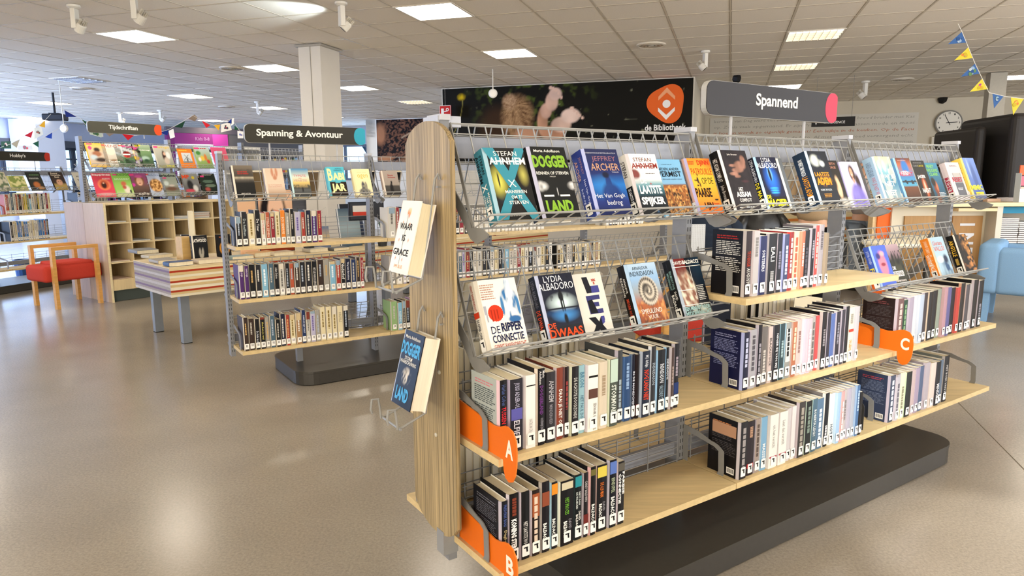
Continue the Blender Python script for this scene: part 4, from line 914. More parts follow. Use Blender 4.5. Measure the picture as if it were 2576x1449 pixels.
def a_bru(X, Y):
    b = full(X, '1c1613'); f = ell(X, Y, .66, .42, .17, .28, .35) * (X > .5); b = mixc(b, C3('d9b48e'), f); b = mixc(b, C3('2a1710'), ell(X, Y, .46, .5, .2, .2, .5)); return mixc(b, C3('b8b0a4'), ell(X, Y, .82, .08, .3, .14, .6))
rb(2.640, 0.016, 'dark brown paperback showing half a face, HET VERDWIJNPUNT, on the top rack', w=.132, h=.206, cs='2a211c', cf='1c1613', hinge='8f8678', front=a_bru, seed=13,
   texts=[('ELIZABETH', .14, .90, .84, .955, 'c98f78', .0), ('BRUNDAGE', .14, .82, .84, .875, 'c98f78', .0), ('#lines', .14, .62, .40, .78, 6, 'b9ab98'), ('HET', .14, .20, .36, .255, 'e9e2d8', .0), ('VERDWIJN', .14, .12, .86, .18, 'e9e2d8', .0), ('PUNT', .14, .03, .50, .09, 'e9e2d8', .0)])
def a_wom(X, Y):
    b = vgrad(X, Y, [(0, '8a7fc0'), (.5, 'c4bde2'), (1, 'd8d3ee')]); b = mixc(b, C3('3a2620'), ell(X, Y, .46, .74, .20, .22, .3)); b = mixc(b, C3('3a2620'), ell(X, Y, .68, .52, .16, .26, .4)); b = mixc(b, C3('d9a184'), ell(X, Y, .43, .76, .105, .125, .3)); b = mixc(b, C3('f2ece8'), ell(X, Y, .43, .71, .05, .014, .4)); b = mixc(b, C3('4a2c22'), ell(X, Y, .39, .785, .02, .01, .5)); b = mixc(b, C3('4a2c22'), ell(X, Y, .47, .785, .02, .01, .5))
    b = mixc(b, C3('c99078'), ell(X, Y, .45, .58, .08, .08, .4)); return mixc(b, C3('6f62ae'), ell(X, Y, .48, .20, .46, .36, .3) * (noise(X, Y, 8, 2) * .3 + .8) * (1 - ell(X, Y, .45, .60, .09, .09, .4)))
rb(2.795, 0.014, 'lilac paperback with a smiling long-haired woman on the top rack', w=.134, h=.202, cs='b3abd6', cf='c4bde2', hinge='d3cfe8', front=a_wom, seed=14, texts=[], spine=[])
def a_wat(X, Y):
    b = vgrad(X, Y, [(0, '9fb0b4'), (.4, '4f8fae'), (.7, '8fc4d0'), (1, 'dcd9a8')]); b = mixc(b, C3('e8ead2'), ell(X, Y, .45, .8, .14, .16, .5)); b = mixc(b, C3('2c5a78'), ell(X, Y, .8, .6, .2, .3, .6) * .6); return mixc(b, C3('e8e4d8'), (noise(X, Y, 6, 11) > .62) * .5)
rb(2.992, 0.052, 'pale blue thriller WAT JE NIET WEET with a swimmer on the top rack', w=.140, h=.212, cs='a9cbea', cf='8fb4c4', hinge='cfe2f4', front=a_wat, seed=15,
   texts=[('WAT JE', .10, .50, .90, .60, 'f4f2ec', .03), ('NIET', .22, .34, .80, .45, 'e6ecee', .03), ('WEET', .12, .14, .76, .26, 'f4f2ec', .03)], spine=[('KAREN CLEVELAND', .1, .4, '7a90b0'), ('WAT JE NIET WEET', .42, .86, 'c88aa0')])
def a_res(X, Y):
    b = vgrad(X, Y, [(0, '3a2218'), (.34, '6e3f24'), (.36, '4fa3c4'), (.55, '3a84bc'), (.85, 'b5603a'), (1, '5a2c24')]); b = mixc(b, C3('2f78c4'), ell(X, Y, .5, .78, .3, .22, .4) * (Y > .62)); b = mixc(b, C3('e4ecf0'), ell(X, Y, .4, .65, .4, .06, .5)); return mixc(b, C3('17222c'), (np.abs(Y - .46) < .02) * 1.0 + (noise(X, Y, 20, 4) > .7) * (Y < .5) * (Y > .40))
rb(3.178, 0.045, 'thriller titled RESORT with blue hills and palms on the top rack', w=.136, h=.210, cs='6ba4dc', cf='5a2c24', hinge='9cc8f0', front=a_res, seed=16, texts=[('RESORT', .08, .58, .92, .67, 'd8485a', .01), ('HET', .42, .69, .58, .72, 'd8485a'), ('#lines', .2, .93, .8, .955, 1, 'd8b0a0')], spine=[])
def a_jag(X, Y):
    b = full(X, '0f0e10'); b = mixc(b, C3('e8641e'), ell(X, Y, .5, .34, .22, .36, .8) * np.clip(noise(X, Y, 10, 5) * 1.5, 0, 1)); return mixc(b, C3('f6d7c0'), ell(X, Y, .5, .36, .10, .22, .7) * .7)
rb(3.352, 0.026, 'black paperback with an orange glow, JAGERS NACHT, on the top rack', w=.132, h=.208, cs='17171a', cf='0f0e10', hinge='a9a49a', front=a_jag, seed=17, texts=[('#lines', .2, .93, .8, .95, 1, 'c9c9c9'), ('CHRIS', .14, .845, .48, .89, '9a9a9a', .0), ('CARTER', .48, .845, .86, .89, 'd9c92c', .0), ('JAGER', .20, .55, .76, .65, 'eeece8', .03), ('NACHT', .26, .22, .82, .33, 'eeece8', .03)], spine=[('JAGER', .2, .5, 'e8e6e0')])
def a_hig(X, Y):
    b = vgrad(X, Y, [(0, '1c3c4a'), (.5, '23607e'), (1, '2e7f9e')]); b = mixc(b, C3('7a3c28'), ell(X, Y, .38, .38, .19, .22, .3)); b = mixc(b, C3('b86c4a'), ell(X, Y, .46, .40, .10, .15, .4)); b = mixc(b, C3('1c120e'), ell(X, Y, .28, .52, .2, .14, .4)); return mixc(b, C3('6e3a2a'), ell(X, Y, .36, .08, .2, .16, .4))
rb(3.492, 0.014, 'blue-green paperback with a woman in profile on the top rack', w=.138, h=.202, cs='2a6f8c', front=a_hig, seed=18, texts=[('MARY', .22, .87, .70, .955, '8cc86a', .02), ('HIGGINS', .14, .77, .90, .85, '8cc86a', .02), ('CLARK', .24, .67, .86, .75, '8cc86a', .02), ('#lines', .5, .12, .95, .26, 4, 'dce6ea')])
def a_rst(X, Y):
    b = full(X, 'cfc6c8'); b = mixc(b, C3('8d8c90'), (ell(X, Y, .5, .5, .38, 3, .1) > .5) * (Y < .72) * (Y > .08) * 1.0); b = mixc(b, C3('5c5f6a'), (ell(X, Y, .5, .2, .38, 3, .1) > .5) * (Y < .45) * (Y > .10) * 1.0); return mixc(b, C3('b9b4b0'), (Y > .60) * (Y < .72) * (np.abs(X - .5) < .3) * .8)
rb(3.676, 0.034, 'pale thriller with red title RESET on the top rack', w=.134, h=.198, cs='d5c9ce', cf='cfc6c8', hinge='e2dade', front=a_rst, seed=19, texts=[('RESET', .12, .48, .86, .60, 'b23a48', .03), ('#lines', .3, .25, .7, .33, 2, 'dcdce0'), ('#lines', .2, .88, .8, .92, 2, '8a6a70')], spine=[('RESET', .38, .80, 'a8304a', .22, .78, .03)])
def a_mim(X, Y):
    b = vgrad(X, Y, [(0, '46578c'), (.4, '5a74b4'), (1, '6d8ac8')]); b = mixc(b, C3('33477a'), ell(X, Y, .55, .5, .22, .5, .5) * .6); return mixc(b, C3('a7bce0'), ell(X, Y, .3, .75, .1, .3, .6) * .6)
rb(3.815, 0.050, 'yellow and blue thriller titled MIMIC, rightmost on the top rack', w=.134, h=.216, cs='e6c95c', cf='5a74b4', hinge='ecd680', front=a_mim, seed=20, texts=[('MIMIC', .04, .20, .94, .33, 'e8dc38', .03), ('#poly', [(.26, .06), (.88, .06), (.88, .15), (.26, .15)], 'e8dc38'), ('DANIEL COLE', .30, .08, .84, .13, '3a4a80')], spine=[('MIMIC', .1, .7, 'b79a3c')])

# ---- second rack of the first bay
D1 = 0.366
def a_rip(X, Y):
    b = full(X, 'eeeae2'); f = np.clip(ell(X, Y, .72, .72, .26, .16, .25) + ell(X, Y, .74, .55, .17, .2, .25) + ell(X, Y, .74, .90, .09, .12, .3), 0, 1); b = mixc(b, mixc(C3('2f6fa8') + 0 * b, C3('dfe9f0'), np.clip((fbm(X * 1.2, Y * .7, 7, 4) - .38) * 5, 0, 1)), f)
    b = mixc(b, C3('3d7ab0'), np.clip(ell(X, Y, .52, .62, .05, .16, .3) + ell(X, Y, .94, .6, .05, .16, .3), 0, 1)); b = mixc(b, C3('f0eeea'), ell(X, Y, .78, .50, .09, .09, .3)); b = mixc(b, C3('2f66a0'), ell(X, Y, .78, .42, .2, .06, .3)); return b
gear = []
for k in range(48): a = 2 * math.pi * k / 48; r = .155 * (1 + .06 * (k % 2)); gear.append((.36 + r * math.cos(a) * 1.12, .53 + r * math.sin(a) * .72))
rb(0.985, 0.036, 'white thriller DE RIPPER CONNECTIE with a blue torso and red disc, lower rack', dz=D1, w=.140, h=.212, cs='dcd6ca', cf='eeeae2', hinge='c9c2b4', front=a_rip, seed=21, res=(56, 82),
   texts=[('#poly', gear, 'cf3b20'), ('#poly', [(.25, .42), (.275, .42), (.275, .58), (.25, .58)], 'a32c18'), ('#poly', [(.32, .44), (.345, .44), (.345, .58), (.32, .58)], 'a32c18'), ('#poly', [(.39, .45), (.415, .45), (.415, .58), (.39, .58)], 'a32c18'), ('#poly', [(.13, .42), (.16, .42), (.16, .64), (.10, .64), (.10, .52), (.13, .52)], 'a9a9b4'), ('DE', .17, .255, .38, .355, '1c2348', .0), ('RIPPER', .42, .265, .93, .385, '1c2348', .035), ('CONNECTIE', .16, .13, .92, .235, '1c2348', .02), ('GERRIT BARENDRECHT', .16, .045, .94, .105, 'b9472e', .0), ('#lines', .10, .72, .44, .94, 7, 'b78a7a')],
   spine=[('GERRIT BARENDRECHT', .04, .40, 'a8442e', .35, .65), ('#band', .42, .50, 'c23a20'), ('DE RIPPER CONNECT', .52, .86, '1c2030', .3, .7)])
def a_dwa(X, Y):
    b = full(X, '14162a'); b = mixc(b, C3('d8ecf0'), ell(X, Y, .52, .56, .50, .17, .8)); b = mixc(b, C3('1d4f86'), ell(X, Y, .5, .42, .6, .08, .7) * .8); b = mixc(b, C3('0d1224'), (Y < .50) * (Y > .47) * 1.0); b = mixc(b, C3('3f86c8'), ell(X, Y, .55, .37, .45, .11, .8)); b = mixc(b, C3('0a0c14'), np.clip(noise(X, Y, 18, 3) * 1.6 - .9, 0, 1) * (Y > .60) * (ell(X, Y, .5, .6, .3, .12, .5) < .5))
    b = mixc(b, C3('090a10'), np.clip(ell(X, Y, .52, .66, .085, .085, .25) + ell(X, Y, .52, .74, .035, .03, .3) + ell(X, Y, .50, .53, .03, .12, .3) + ell(X, Y, .56, .53, .025, .12, .3) + ell(X, Y, .54, .32, .07, .10, .4), 0, 1)); return np.where((Y < .22)[..., None], C3('12121a'), b)
rb(1.195, 0.040, 'dark blue thriller DE DWAAS with a lone silhouette, lower rack', dz=D1, w=.140, h=.208, cs='121216', cf='14162a', hinge='b4bcd8', front=a_dwa, seed=22, res=(56, 82),
   texts=[('LYDIA', .20, .885, .70, .975, 'f2f2f4', .0), ('ALBADORO', .03, .765, .97, .87, 'f2f2f4', .0), ('DE', .05, .20, .26, .28, 'e0532c', .02), ('DWAAS', .05, .06, .95, .19, 'e0532c', .03)], spine=[('LYDIA ALBADORO', .06, .46, '6a6a74'), ('DE DWAAS', .50, .84, 'e0532c', .26, .74)])
def a_lex(X, Y): return full(X, 'dedad0')
L3_ = [('#poly', [(.40, .94), (.56, .94), (.60, .79), (.84, .79), (.84, .68), (.46, .68)], '23242c'), ('#poly', [(.62, .79), (.84, .79), (.84, .68), (.60, .68)], '46478e'), ('#poly', [(.40, .64), (.80, .64), (.80, .57), (.56, .57), (.56, .53), (.74, .53), (.74, .46), (.56, .46), (.56, .42), (.82, .42), (.82, .35), (.42, .35)], '3c3d72'), ('#poly', [(.42, .56), (.56, .58), (.60, .50), (.66, .36), (.44, .36)], '1c1c22'), ('#poly', [(.34, .30), (.54, .30), (.62, .22), (.70, .30), (.80, .30), (.80, .24), (.70, .17), (.84, .03), (.64, .03), (.58, .10), (.50, .03), (.34, .03), (.50, .17)], '1d1d24'), ('#poly', [(.70, .30), (.80, .30), (.78, .20), (.70, .17)], '46478e')]
rb(1.337, 0.012, 'pale grey paperback with large dark letters LEX, lower rack', dz=D1, w=.138, h=.206, cs='c9c5bb', cf='dedad0', hinge='c9c5bb', front=a_lex, seed=23, res=(4, 6),
   texts=L3_ + [('xx', .66, .86, .80, .90, 'b8402c', .04), ('x', .70, .81, .76, .85, 'b8402c', .04), ('#lines', .12, .90, .13, .91, 1, '66635c')], spine=[])
def a_ind(X, Y):
    b = vgrad(X, Y, [(0, '8a4420'), (.35, 'a85a2c'), (.55, '9aa0a4'), (.75, '8fb4da'), (1, 'b6cfe6')]); b = mixc(b, C3('e0a25a'), np.clip(noise(X, Y, 16, 3) * 2 - 1.1, 0, 1) * (Y < .45)); b = mixc(b, C3('3a2a24'), np.clip(noise(X, Y, 13, 8) * 2 - 1.2, 0, 1) * (Y < .5))
    r = np.sqrt(((X - .52) / .36) ** 2 + ((Y - .55) / .25) ** 2); a = np.arctan2((Y - .55) / .25, (X - .52) / .36); sp = np.sin(r * 16 - a) * .5 + .5; rib = np.sin(a * 26 + r * 4) * .5 + .5; b = mixc(b, mixc(C3('2a2422') + 0 * b, C3('d9cdbb'), sp * .7 + rib * .35), np.clip((1 - r) / .12, 0, 1)); return mixc(b, C3('17120f'), ell(X, Y, .44, .60, .13, .10, .4) * .7)
rb(1.557, 0.042, 'blue and rust thriller SMEULEND VUUR with an ammonite, lower rack', dz=D1, w=.140, h=.214, cs='17130f', cf='8fb4da', hinge='a9c4e0', front=a_ind, seed=24, res=(60, 88),
   texts=[('ARNALDUR', .22, .90, .72, .95, '23303e', .0), ('INDRIDASON', .10, .80, .86, .875, '23303e', .0), ('SMEULEND', .18, .20, .84, .275, 'f0e8de', .0), ('VUUR', .36, .11, .68, .175, 'f0e8de', .0), ('#lines', .3, .03, .9, .06, 2, 'e0c8b4')], spine=[('ARNALDUR', .20, .44, 'e8e4de', .54, .74), ('INDRIDASON', .18, .48, 'e8e4de', .20, .42), ('SMEULEND VUUR', .52, .80, 'c94a2c', .35, .65)])
def a_bal(X, Y):
    b = full(X, '10131c'); b = mixc(b, C3('7c2620'), (X < .42) * (Y > .70) * .9); b = mixc(b, C3('1c4464'), (X > .55) * (Y > .5) * .5 * ell(X, Y, .9, .9, .5, .5, 1)); s = noise(X * .9 + Y * .4, Y, 15, 2); m_ = np.clip(ell(X, Y, .24, .45, .40, .42, .25), 0, 1); b = mixc(b, mixc(C3('8a5a48') + 0 * b, C3('eadfc8'), np.clip(s * 1.7 - .4, 0, 1)), m_ * (Y > .2)); b = mixc(b, C3('6c2018'), ell(X, Y, .2, .8, .22, .12, .5) * .8)
    b = mixc(b, C3('b98c74'), ell(X, Y, .34, .70, .07, .07, .5)); return mixc(b, mixc(C3('2c3a30') + 0 * b, C3('d8dccc'), s), ell(X, Y, .6, .10, .5, .16, .5) * .9)
rb(1.772, 0.045, 'black and red thriller with a gravel man and white grid, lower rack right end', dz=D1, w=.138, h=.216, cs='141416', cf='10131c', hinge='a9b4c4', front=a_bal, seed=25, res=(56, 82),
   texts=[('DAVID', .04, .90, .36, .96, 'f2f0ec', .01), ('BALDACCI', .38, .90, .97, .965, 'f2f0ec', .045), ('#poly', [(0, .855), (1, .855), (1, .865), (0, .865)], 'f2f0ec'), ('#poly', [(.58, .30), (.595, .30), (.595, .86), (.58, .86)], 'f2f0ec'), ('#poly', [(0, .47), (.59, .47), (.59, .48), (0, .48)], 'f2f0ec'), ('#poly', [(0, .22), (1, .22), (1, .23), (0, .23)], 'f2f0ec'), ('#lines', .66, .28, .92, .54, 9, 'dcdad4'), ('EEN MINUUT VOOR', .05, .135, .96, .205, '9fc4c4', .03), ('MIDDERNACHT', .05, .05, .96, .125, '9fc4c4', .03)],
   spine=[('EEN MINUUT VOOR', .18, .48, '8fb8b4', .54, .76), ('MIDDERNACHT', .20, .48, '8fb8b4', .26, .46), ('DAVID', .52, .66, 'f0eee8', .56, .78), ('BALDACCI', .56, .84, 'f0eee8', .22, .50, .03)])
# ---- second rack of the third bay
D3 = 0.378
def a_fak(X, Y):
    b = full(X, '4a62c0'); b = mixc(b, C3('d8788a'), ell(X, Y, .48, .55, .34, .36, .4)); b = mixc(b, C3('2c2a6e'), ell(X, Y, .3, .75, .2, .1, .5)); b = mixc(b, C3('8a2c40'), ell(X, Y, .5, .55, .2, .05, .4)); return mixc(b, C3('e8a0a0'), ell(X, Y, .6, .8, .2, .08, .6))
rb(3.045, 0.034, 'blue thriller FAKE with a pink painted face, lower right rack', dz=D3, w=.130, h=.200, cs='3c54a8', cf='4a62c0', hinge='8fa8d8', front=a_fak, seed=26, texts=[], spine=[('JUSTIN COHEN', .1, .4, 'b9c4e8'), ('FAKE', .5, .9, 'e2cf3c', .2, .8, .03)])
def a_for(X, Y):
    b = vgrad(X, Y, [(0, '17150f'), (.4, '3a3a24'), (.62, '2a2a1e'), (.75, '8a7078'), (1, 'b49aa0')]); return mixc(b, C3('16170f'), np.clip(noise(X, Y * .5, 14, 5) * 2.2 - .9, 0, 1) * (Y < .85) * (Y > .35))
rb(3.190, 0.016, 'dark forest paperback with white block title, lower right rack', dz=D3, w=.130, h=.202, cs='2a2622', front=a_for, seed=27, texts=[('DE', .2, .40, .4, .48, 'e8e4e0', .03), ('#poly', [(.1, .23), (.82, .23), (.82, .36), (.1, .36)], 'd9d4d0'), ('VERGETENEN', .14, .25, .78, .34, '4a4640', .02), ('#lines', .15, .08, .85, .18, 1, 'b9b0a8')])
def a_gou(X, Y):
    b = full(X, 'a9c4d4'); b = mixc(b, C3('2f4f74'), ell(X, Y, .6, .22, .5, .3, .6) * np.clip(noise(X, Y, 8, 2) * 2, 0, 1)); b = mixc(b, C3('1c2c48'), ell(X, Y, .7, .45, .22, .14, .5)); return mixc(b, C3('e8eee8'), ell(X, Y, .3, .45, .3, .1, .6))
rb(3.562, 0.045, 'light blue novel with an orange spine, lower right rack', dz=D3, w=.140, h=.208, cs='ee8a2c', cf='a9c4d4', hinge='dcc0a4', front=a_gou, seed=28, texts=[('Gloriana', .16, .80, .80, .90, 'd8644a', .0), ('VALLEI', .14, .66, .84, .77, 'e0705a', .0)], spine=[('JOHANNES CLEMENT', .06, .36, 'f4dcc0'), ('Gloriana', .38, .66, 'f6efe2', .2, .8), ('VALLEI', .62, .84, 'f6efe2')])
def a_arg(X, Y):
    b = full(X, '1a140f'); f = np.clip(noise(X * .8, Y * 2.2, 9, 5) * 2 - .7, 0, 1); b = mixc(b, C3('c98a4a') * (.5 + noise(X, Y, 21, 3))[..., None], f * np.clip((X - .25) * 2.2, 0, 1)); return mixc(b, C3('a86a3c'), (Y < .4) * .5 * f)
rb(3.828, 0.040, 'black and copper thriller with yellow spine letters, rightmost of the lower right rack', dz=D3, w=.134, h=.210, cs='141210', cf='1a140f', hinge='c9bfae', front=a_arg, seed=29, texts=[], spine=[('ARGYLLE', .12, .52, 'e2b53c', .25, .75, .02), ('#lines', .58, .74, 'b99a4c')])

# ---- upright rows
K = 'book'
gA = 'books in the row with divider A'
bk1 = ('b06a7a', '3a3a3e')
row([(31, .208, '17161a', 'black book with red and blue lettering', [('Harlan Coben', .06, .34, '4a5a8a'), ('TUSSEN DE LEUGENS', .36, .98, 'd8323a', .25, .75)], 'd9b9c4', ('c87a86', '4a5358'), 'a9b0ae'),
     (50, .205, '26242c', 'dark purplish book', [('JUSSI ADLER-OLSEN', .05, .48, 'b4b0c8', .3, .7), ('SELFIES', .52, .82, 'e4e0ea', .3, .7), ('#band', .40, .56, '5a58a0')], 'a59fb4'),
     (41, .210, 'e6e4df', 'white book with a black band', [('#band', .135, .15, '1a1a1a'), ('NATRIUM CHLORIDE', .60, .86, 'b0aeaa', .35, .65)], 'c9c4c4'),
     (32, .222, '161417', 'tall black book with purple lettering', [('Maria', .03, .12, 'e0dede', .6, .85), ('Adolfsson', .03, .20, 'e0dede', .25, .5), ('DOGGERLAND', .22, .60, '6a3a7a', .3, .7, .03), ('OOSTENWIJK ZWAAR', .64, .82, '9a98a0', .3, .7)], 'dccfc0'),
     (38, .206, '2e2c30', 'charcoal book with pale lettering', [('AHNHEM', .12, .42, 'b4b2b8', .3, .75), ('MINDERHEID', .46, .74, '8a8890', .35, .65)], '17161a'),
     (30, .212, '7c3a2a', 'brown-red book', [('DRAAI JE NIET OM', .30, .82, 'f0ece6', .25, .8)], 'c4b6c0'),
     (22, .210, '241618', 'black book with dark red spine', [('#lines', .2, .6, '8a3a3a')], '7a5a5a'),
     (33, .208, '1e1c1e', 'black book with pale green back', [('DE ACHTSTE DOODZONDE', .16, .74, 'c9c9c4', .3, .7)], 'cdd3bd'),
     (27, .206, '8fb4c0', 'pale blue book', [('BRON', .10, .32, '4f7c94', .2, .8, .02), ('HET PAUL DORE', .44, .84, '4a6a7c')], 'a4c4cc'),
     (47, .204, 'eae8e2', 'white book with a brown drop', [('#band', .16, .19, '222222'), ('#band', .36, .50, '5c4038'), ('EEN RAAM, GEEN SLEUTEL', .58, .985, '8a8884', .48, .78)], 'cfc6ce'),
     (37, .206, 'cfc2ae', 'cream and brown book', [('#lines', .2, .5, 'a08c74')], 'e0d6bc'),
     (40, .208, '4a524a', 'green-grey book with pale lettering', [('STORMVAL', .38, .80, 'dfe4dc', .25, .75, .02), ('#band', .0, .34, 'bcd0c4')], 'd2dac4'),
     (27, .228, '3c3e40', 'tall dark grey book', [('#lines', .4, .8, '9aa8b0')], 'a8a2b2'),
     (32, .205, '2a456e', 'dark blue book', [('#lines', .1, .5, '8aa4c8')], '4a6a9a'),
     (18, .208, '14182a', 'narrow navy book', [('IN DE MANESCHIJN', .26, .80, 'd8dce8', .2, .8)], '6a7c94'),
     (19, .205, '1c1416', 'black book with a red and white label', [('#band', .78, .94, 'b8302c')], '2a2022'),
     (41, .212, '1d2536', 'navy book with orange-red lettering', [('M.J. Arlidge', .06, .24, 'd0d4dc'), ('NOG LANG NIET', .28, .74, 'd8452c', .25, .8, .02)], 'a9b4c8'),
     (28, .222, '2c2c30', 'charcoal book with pale blue lettering', [('INDRIDASON', .24, .56, 'a9b4c0')], 'cfd2d8'),
     (43, .206, '16181c', 'black book with light blue back', [('INDRIDASON', .22, .52, 'd8dce4', .3, .75), ('VALLENDE STER', .56, .84, '8fa4b4')], '9cc4e4'),
     (20, .208, '1a1c20', 'narrow black book with light blue edge', [('INDRIDASON', .18, .50, 'd8dce4')], 'a4cbe6'),
     (19, .205, '4a3c3a', 'narrow brown book', [('#lines', .3, .6, 'a09088')], 'c0b4b8'),
     (29, .214, '1c1a1e', 'black book, the last in its row', [('#lines', .2, .5, '9a8f9a'), ('#band', .6, .78, '2a3a6a')], 'aaa4ae')],
    0.960, 1.660, 0.6145, 1.490, 'shelf with orange divider A', seed=100, group=gA)
gB = 'books in the row with divider B'
row([(27, .196, '15161c', 'dark navy book with blue lettering', [('FREDERIK BAAS', .05, .38, '4a5c9a', .35, .7), ('Dagboek uit', .44, .80, 'b9a878', .3, .75)], 'b4aebc', ('6a6a74', '5c5c66'), '17181e'),
     (40, .208, '101012', 'black book with bold white lettering', [('#lines', .06, .32, '7a3a2a'), ('KONING STERFT', .36, .86, 'f4f2ee', .22, .72, .05)], 'c4bcc4'),
     (36, .204, '141416', 'black book with slim white lettering', [('HET LAATSTE WOORD', .44, .86, 'd8d6d2', .3, .7)], 'b9b1bb'),
     (34, .200, '231916', 'black and rust book', [('#band', .05, .40, '9a5434'), ('#lines', .1, .80, 'd8c4b0')], 'bcb4bc'),
     (35, .216, '17151a', 'black book with an orange spine picture', [('#band', .14, .34, '8a4a34'), ('BALDACCI', .58, .86, 'f2f0ea', .2, .6, .03)], 'aaa49e', None, '141416'),
     (29, .206, '131318', 'black book with a light blue back edge', [('#band', .02, .18, 'd98a2c'), ('BALDACCI', .54, .84, 'f2f0ea', .2, .6, .03)], 'a9cfe4'),
     (58, .202, '121013', 'thick black book with green lettering HET PROCES', [('#band', .02, .13, 'c9bfa4'), ('HET PROCES', .26, .52, '6fae3a', .35, .62), ('DAVID', .60, .76, '9a98a0', .60, .78), ('BALDACCI', .62, .86, 'f2f0ea', .25, .50, .04)], 'dcdccc'),
     (33, .206, '101416', 'black book with a teal top', [('#band', .02, .18, '2f8a94'), ('NIETS DAN', .26, .46, 'd8e0dc', .55, .75), ('DE WAARHEID', .26, .52, 'd8e0dc', .22, .44), ('DAVID', .56, .70, 'f2f0ea', .55, .78), ('BALDACCI', .60, .84, 'f2f0ea', .2, .48, .02)], '2a3438'),
     (24, .205, '1d1b1e', 'narrow black book with grey lettering', [('CAREY BALDWIN', .12, .44, 'b4b0b0', .3, .7), ('#band', .64, .82, '6a2c28')], 'b8b0ba'),
     (28, .218, '0f0f11', 'tall black book with white lettering', [('#band', .03, .12, '6a6438'), ('BALDACCI', .54, .82, 'f2f0ea', .25, .7, .03)], 'd9aeb0', None, '101012'),
     (49, .214, '131114', 'black book with a yellow spine picture', [('#band', .02, .18, 'd2bf52'), ('DE 6:20 MAN', .26, .48, 'd8742c', .35, .65), ('DAVID', .56, .70, '9a98a0', .58, .76), ('BALDACCI', .58, .82, 'f2f0ea', .25, .52, .03)], 'c9b6ae'),
     (36, .220, '10121a', 'black book with a blue top', [('#band', .02, .20, '5a74b8'), ('EINDSPEL', .26, .48, 'b4c0a0', .3, .7), ('BALDACCI', .54, .82, 'f2f0ea', .25, .7, .03)], 'b4b2c0'),
     (34, .206, '1b1a1c', 'black book with white block lettering', [('#band', .02, .14, '5a564e'), ('PARIJSE', .16, .52, 'f6f4f0', .54, .88, .04), ('CONNECTIE', .18, .66, 'f6f4f0', .14, .46, .04)], 'cfc2c8')],
    0.960, 1.424, 0.2825, 1.488, 'shelf with orange divider B', seed=200, group=gB)
row([(36, .228, '2a1a1a', 'black book with red and white lettering', [('TE DEKKER', .30, .54, 'b8402c', .3, .75), ('AUGUSTUS', .56, .86, 'e8e4de', .3, .75)], 'b4aeb0', ('a8302c', 'd0cdc8'), '131114'),
     (35, .228, 'bdb9bb', 'pale grey book', [('#lines', .1, .4, '8a8888')], 'cbc2c8'),
     (40, .208, '1c2250', 'navy book with white lettering', [('SORTERERS', .24, .60, 'e0e2ec', .3, .7, .02)], '9fa4cc', None, '1a1e46'),
     (52, .214, '151417', 'black book with white lettering', [('EALI', .22, .46, 'e8e6e2', .3, .7), ('#lines', .62, .8, '9a9898')], 'a8a2a4'),
     (33, .212, '1c1a22', 'dark book', [('#lines', .3, .6, '7a7888')], 'b4a8b0'),
     (33, .208, '3a4060', 'blue-grey book', [('#lines', .2, .7, 'd0d4e4')], '9fa6cc'),
     (28, .214, '8c2c2c', 'dark red book', [('#lines', .1, .7, 'e0c4c0')], 'c83a34'),
     (36, .214, 'd8c6a4', 'cream book with red lettering', [('#lines', .1, .85, 'c4604c')], 'bcae98'),
     (26, .213, 'b86c52', 'brick-red book', [('#lines', .2, .6, 'e8d4c8')], 'c99a80'),
     (36, .216, '141316', 'black book', [('#lines', .3, .8, '55525a')], 'a9a2aa'),
     (26, .220, '1d1a20', 'narrow black book', [('#lines', .2, .5, 'a09aa4')], 'b9b2bc'),
     (26, .230, 'c04a44', 'tall red book', [('#lines', .1, .7, 'e8b4ac')], 'b4a8ae', None, '5c5457'),
     (30, .232, '9c9498', 'tall grey book', [('#lines', .1, .4, '6a6468')], 'c0b8bc', None, '6a6062'),
     (22, .200, '8c7c68', 'short brown book, the last in its row', [], 'a89884')],
    1.966, 2.452, 0.9465, 1.492, "middle bay's upper shelf", seed=300, group='books on the upper shelf of the middle bay')
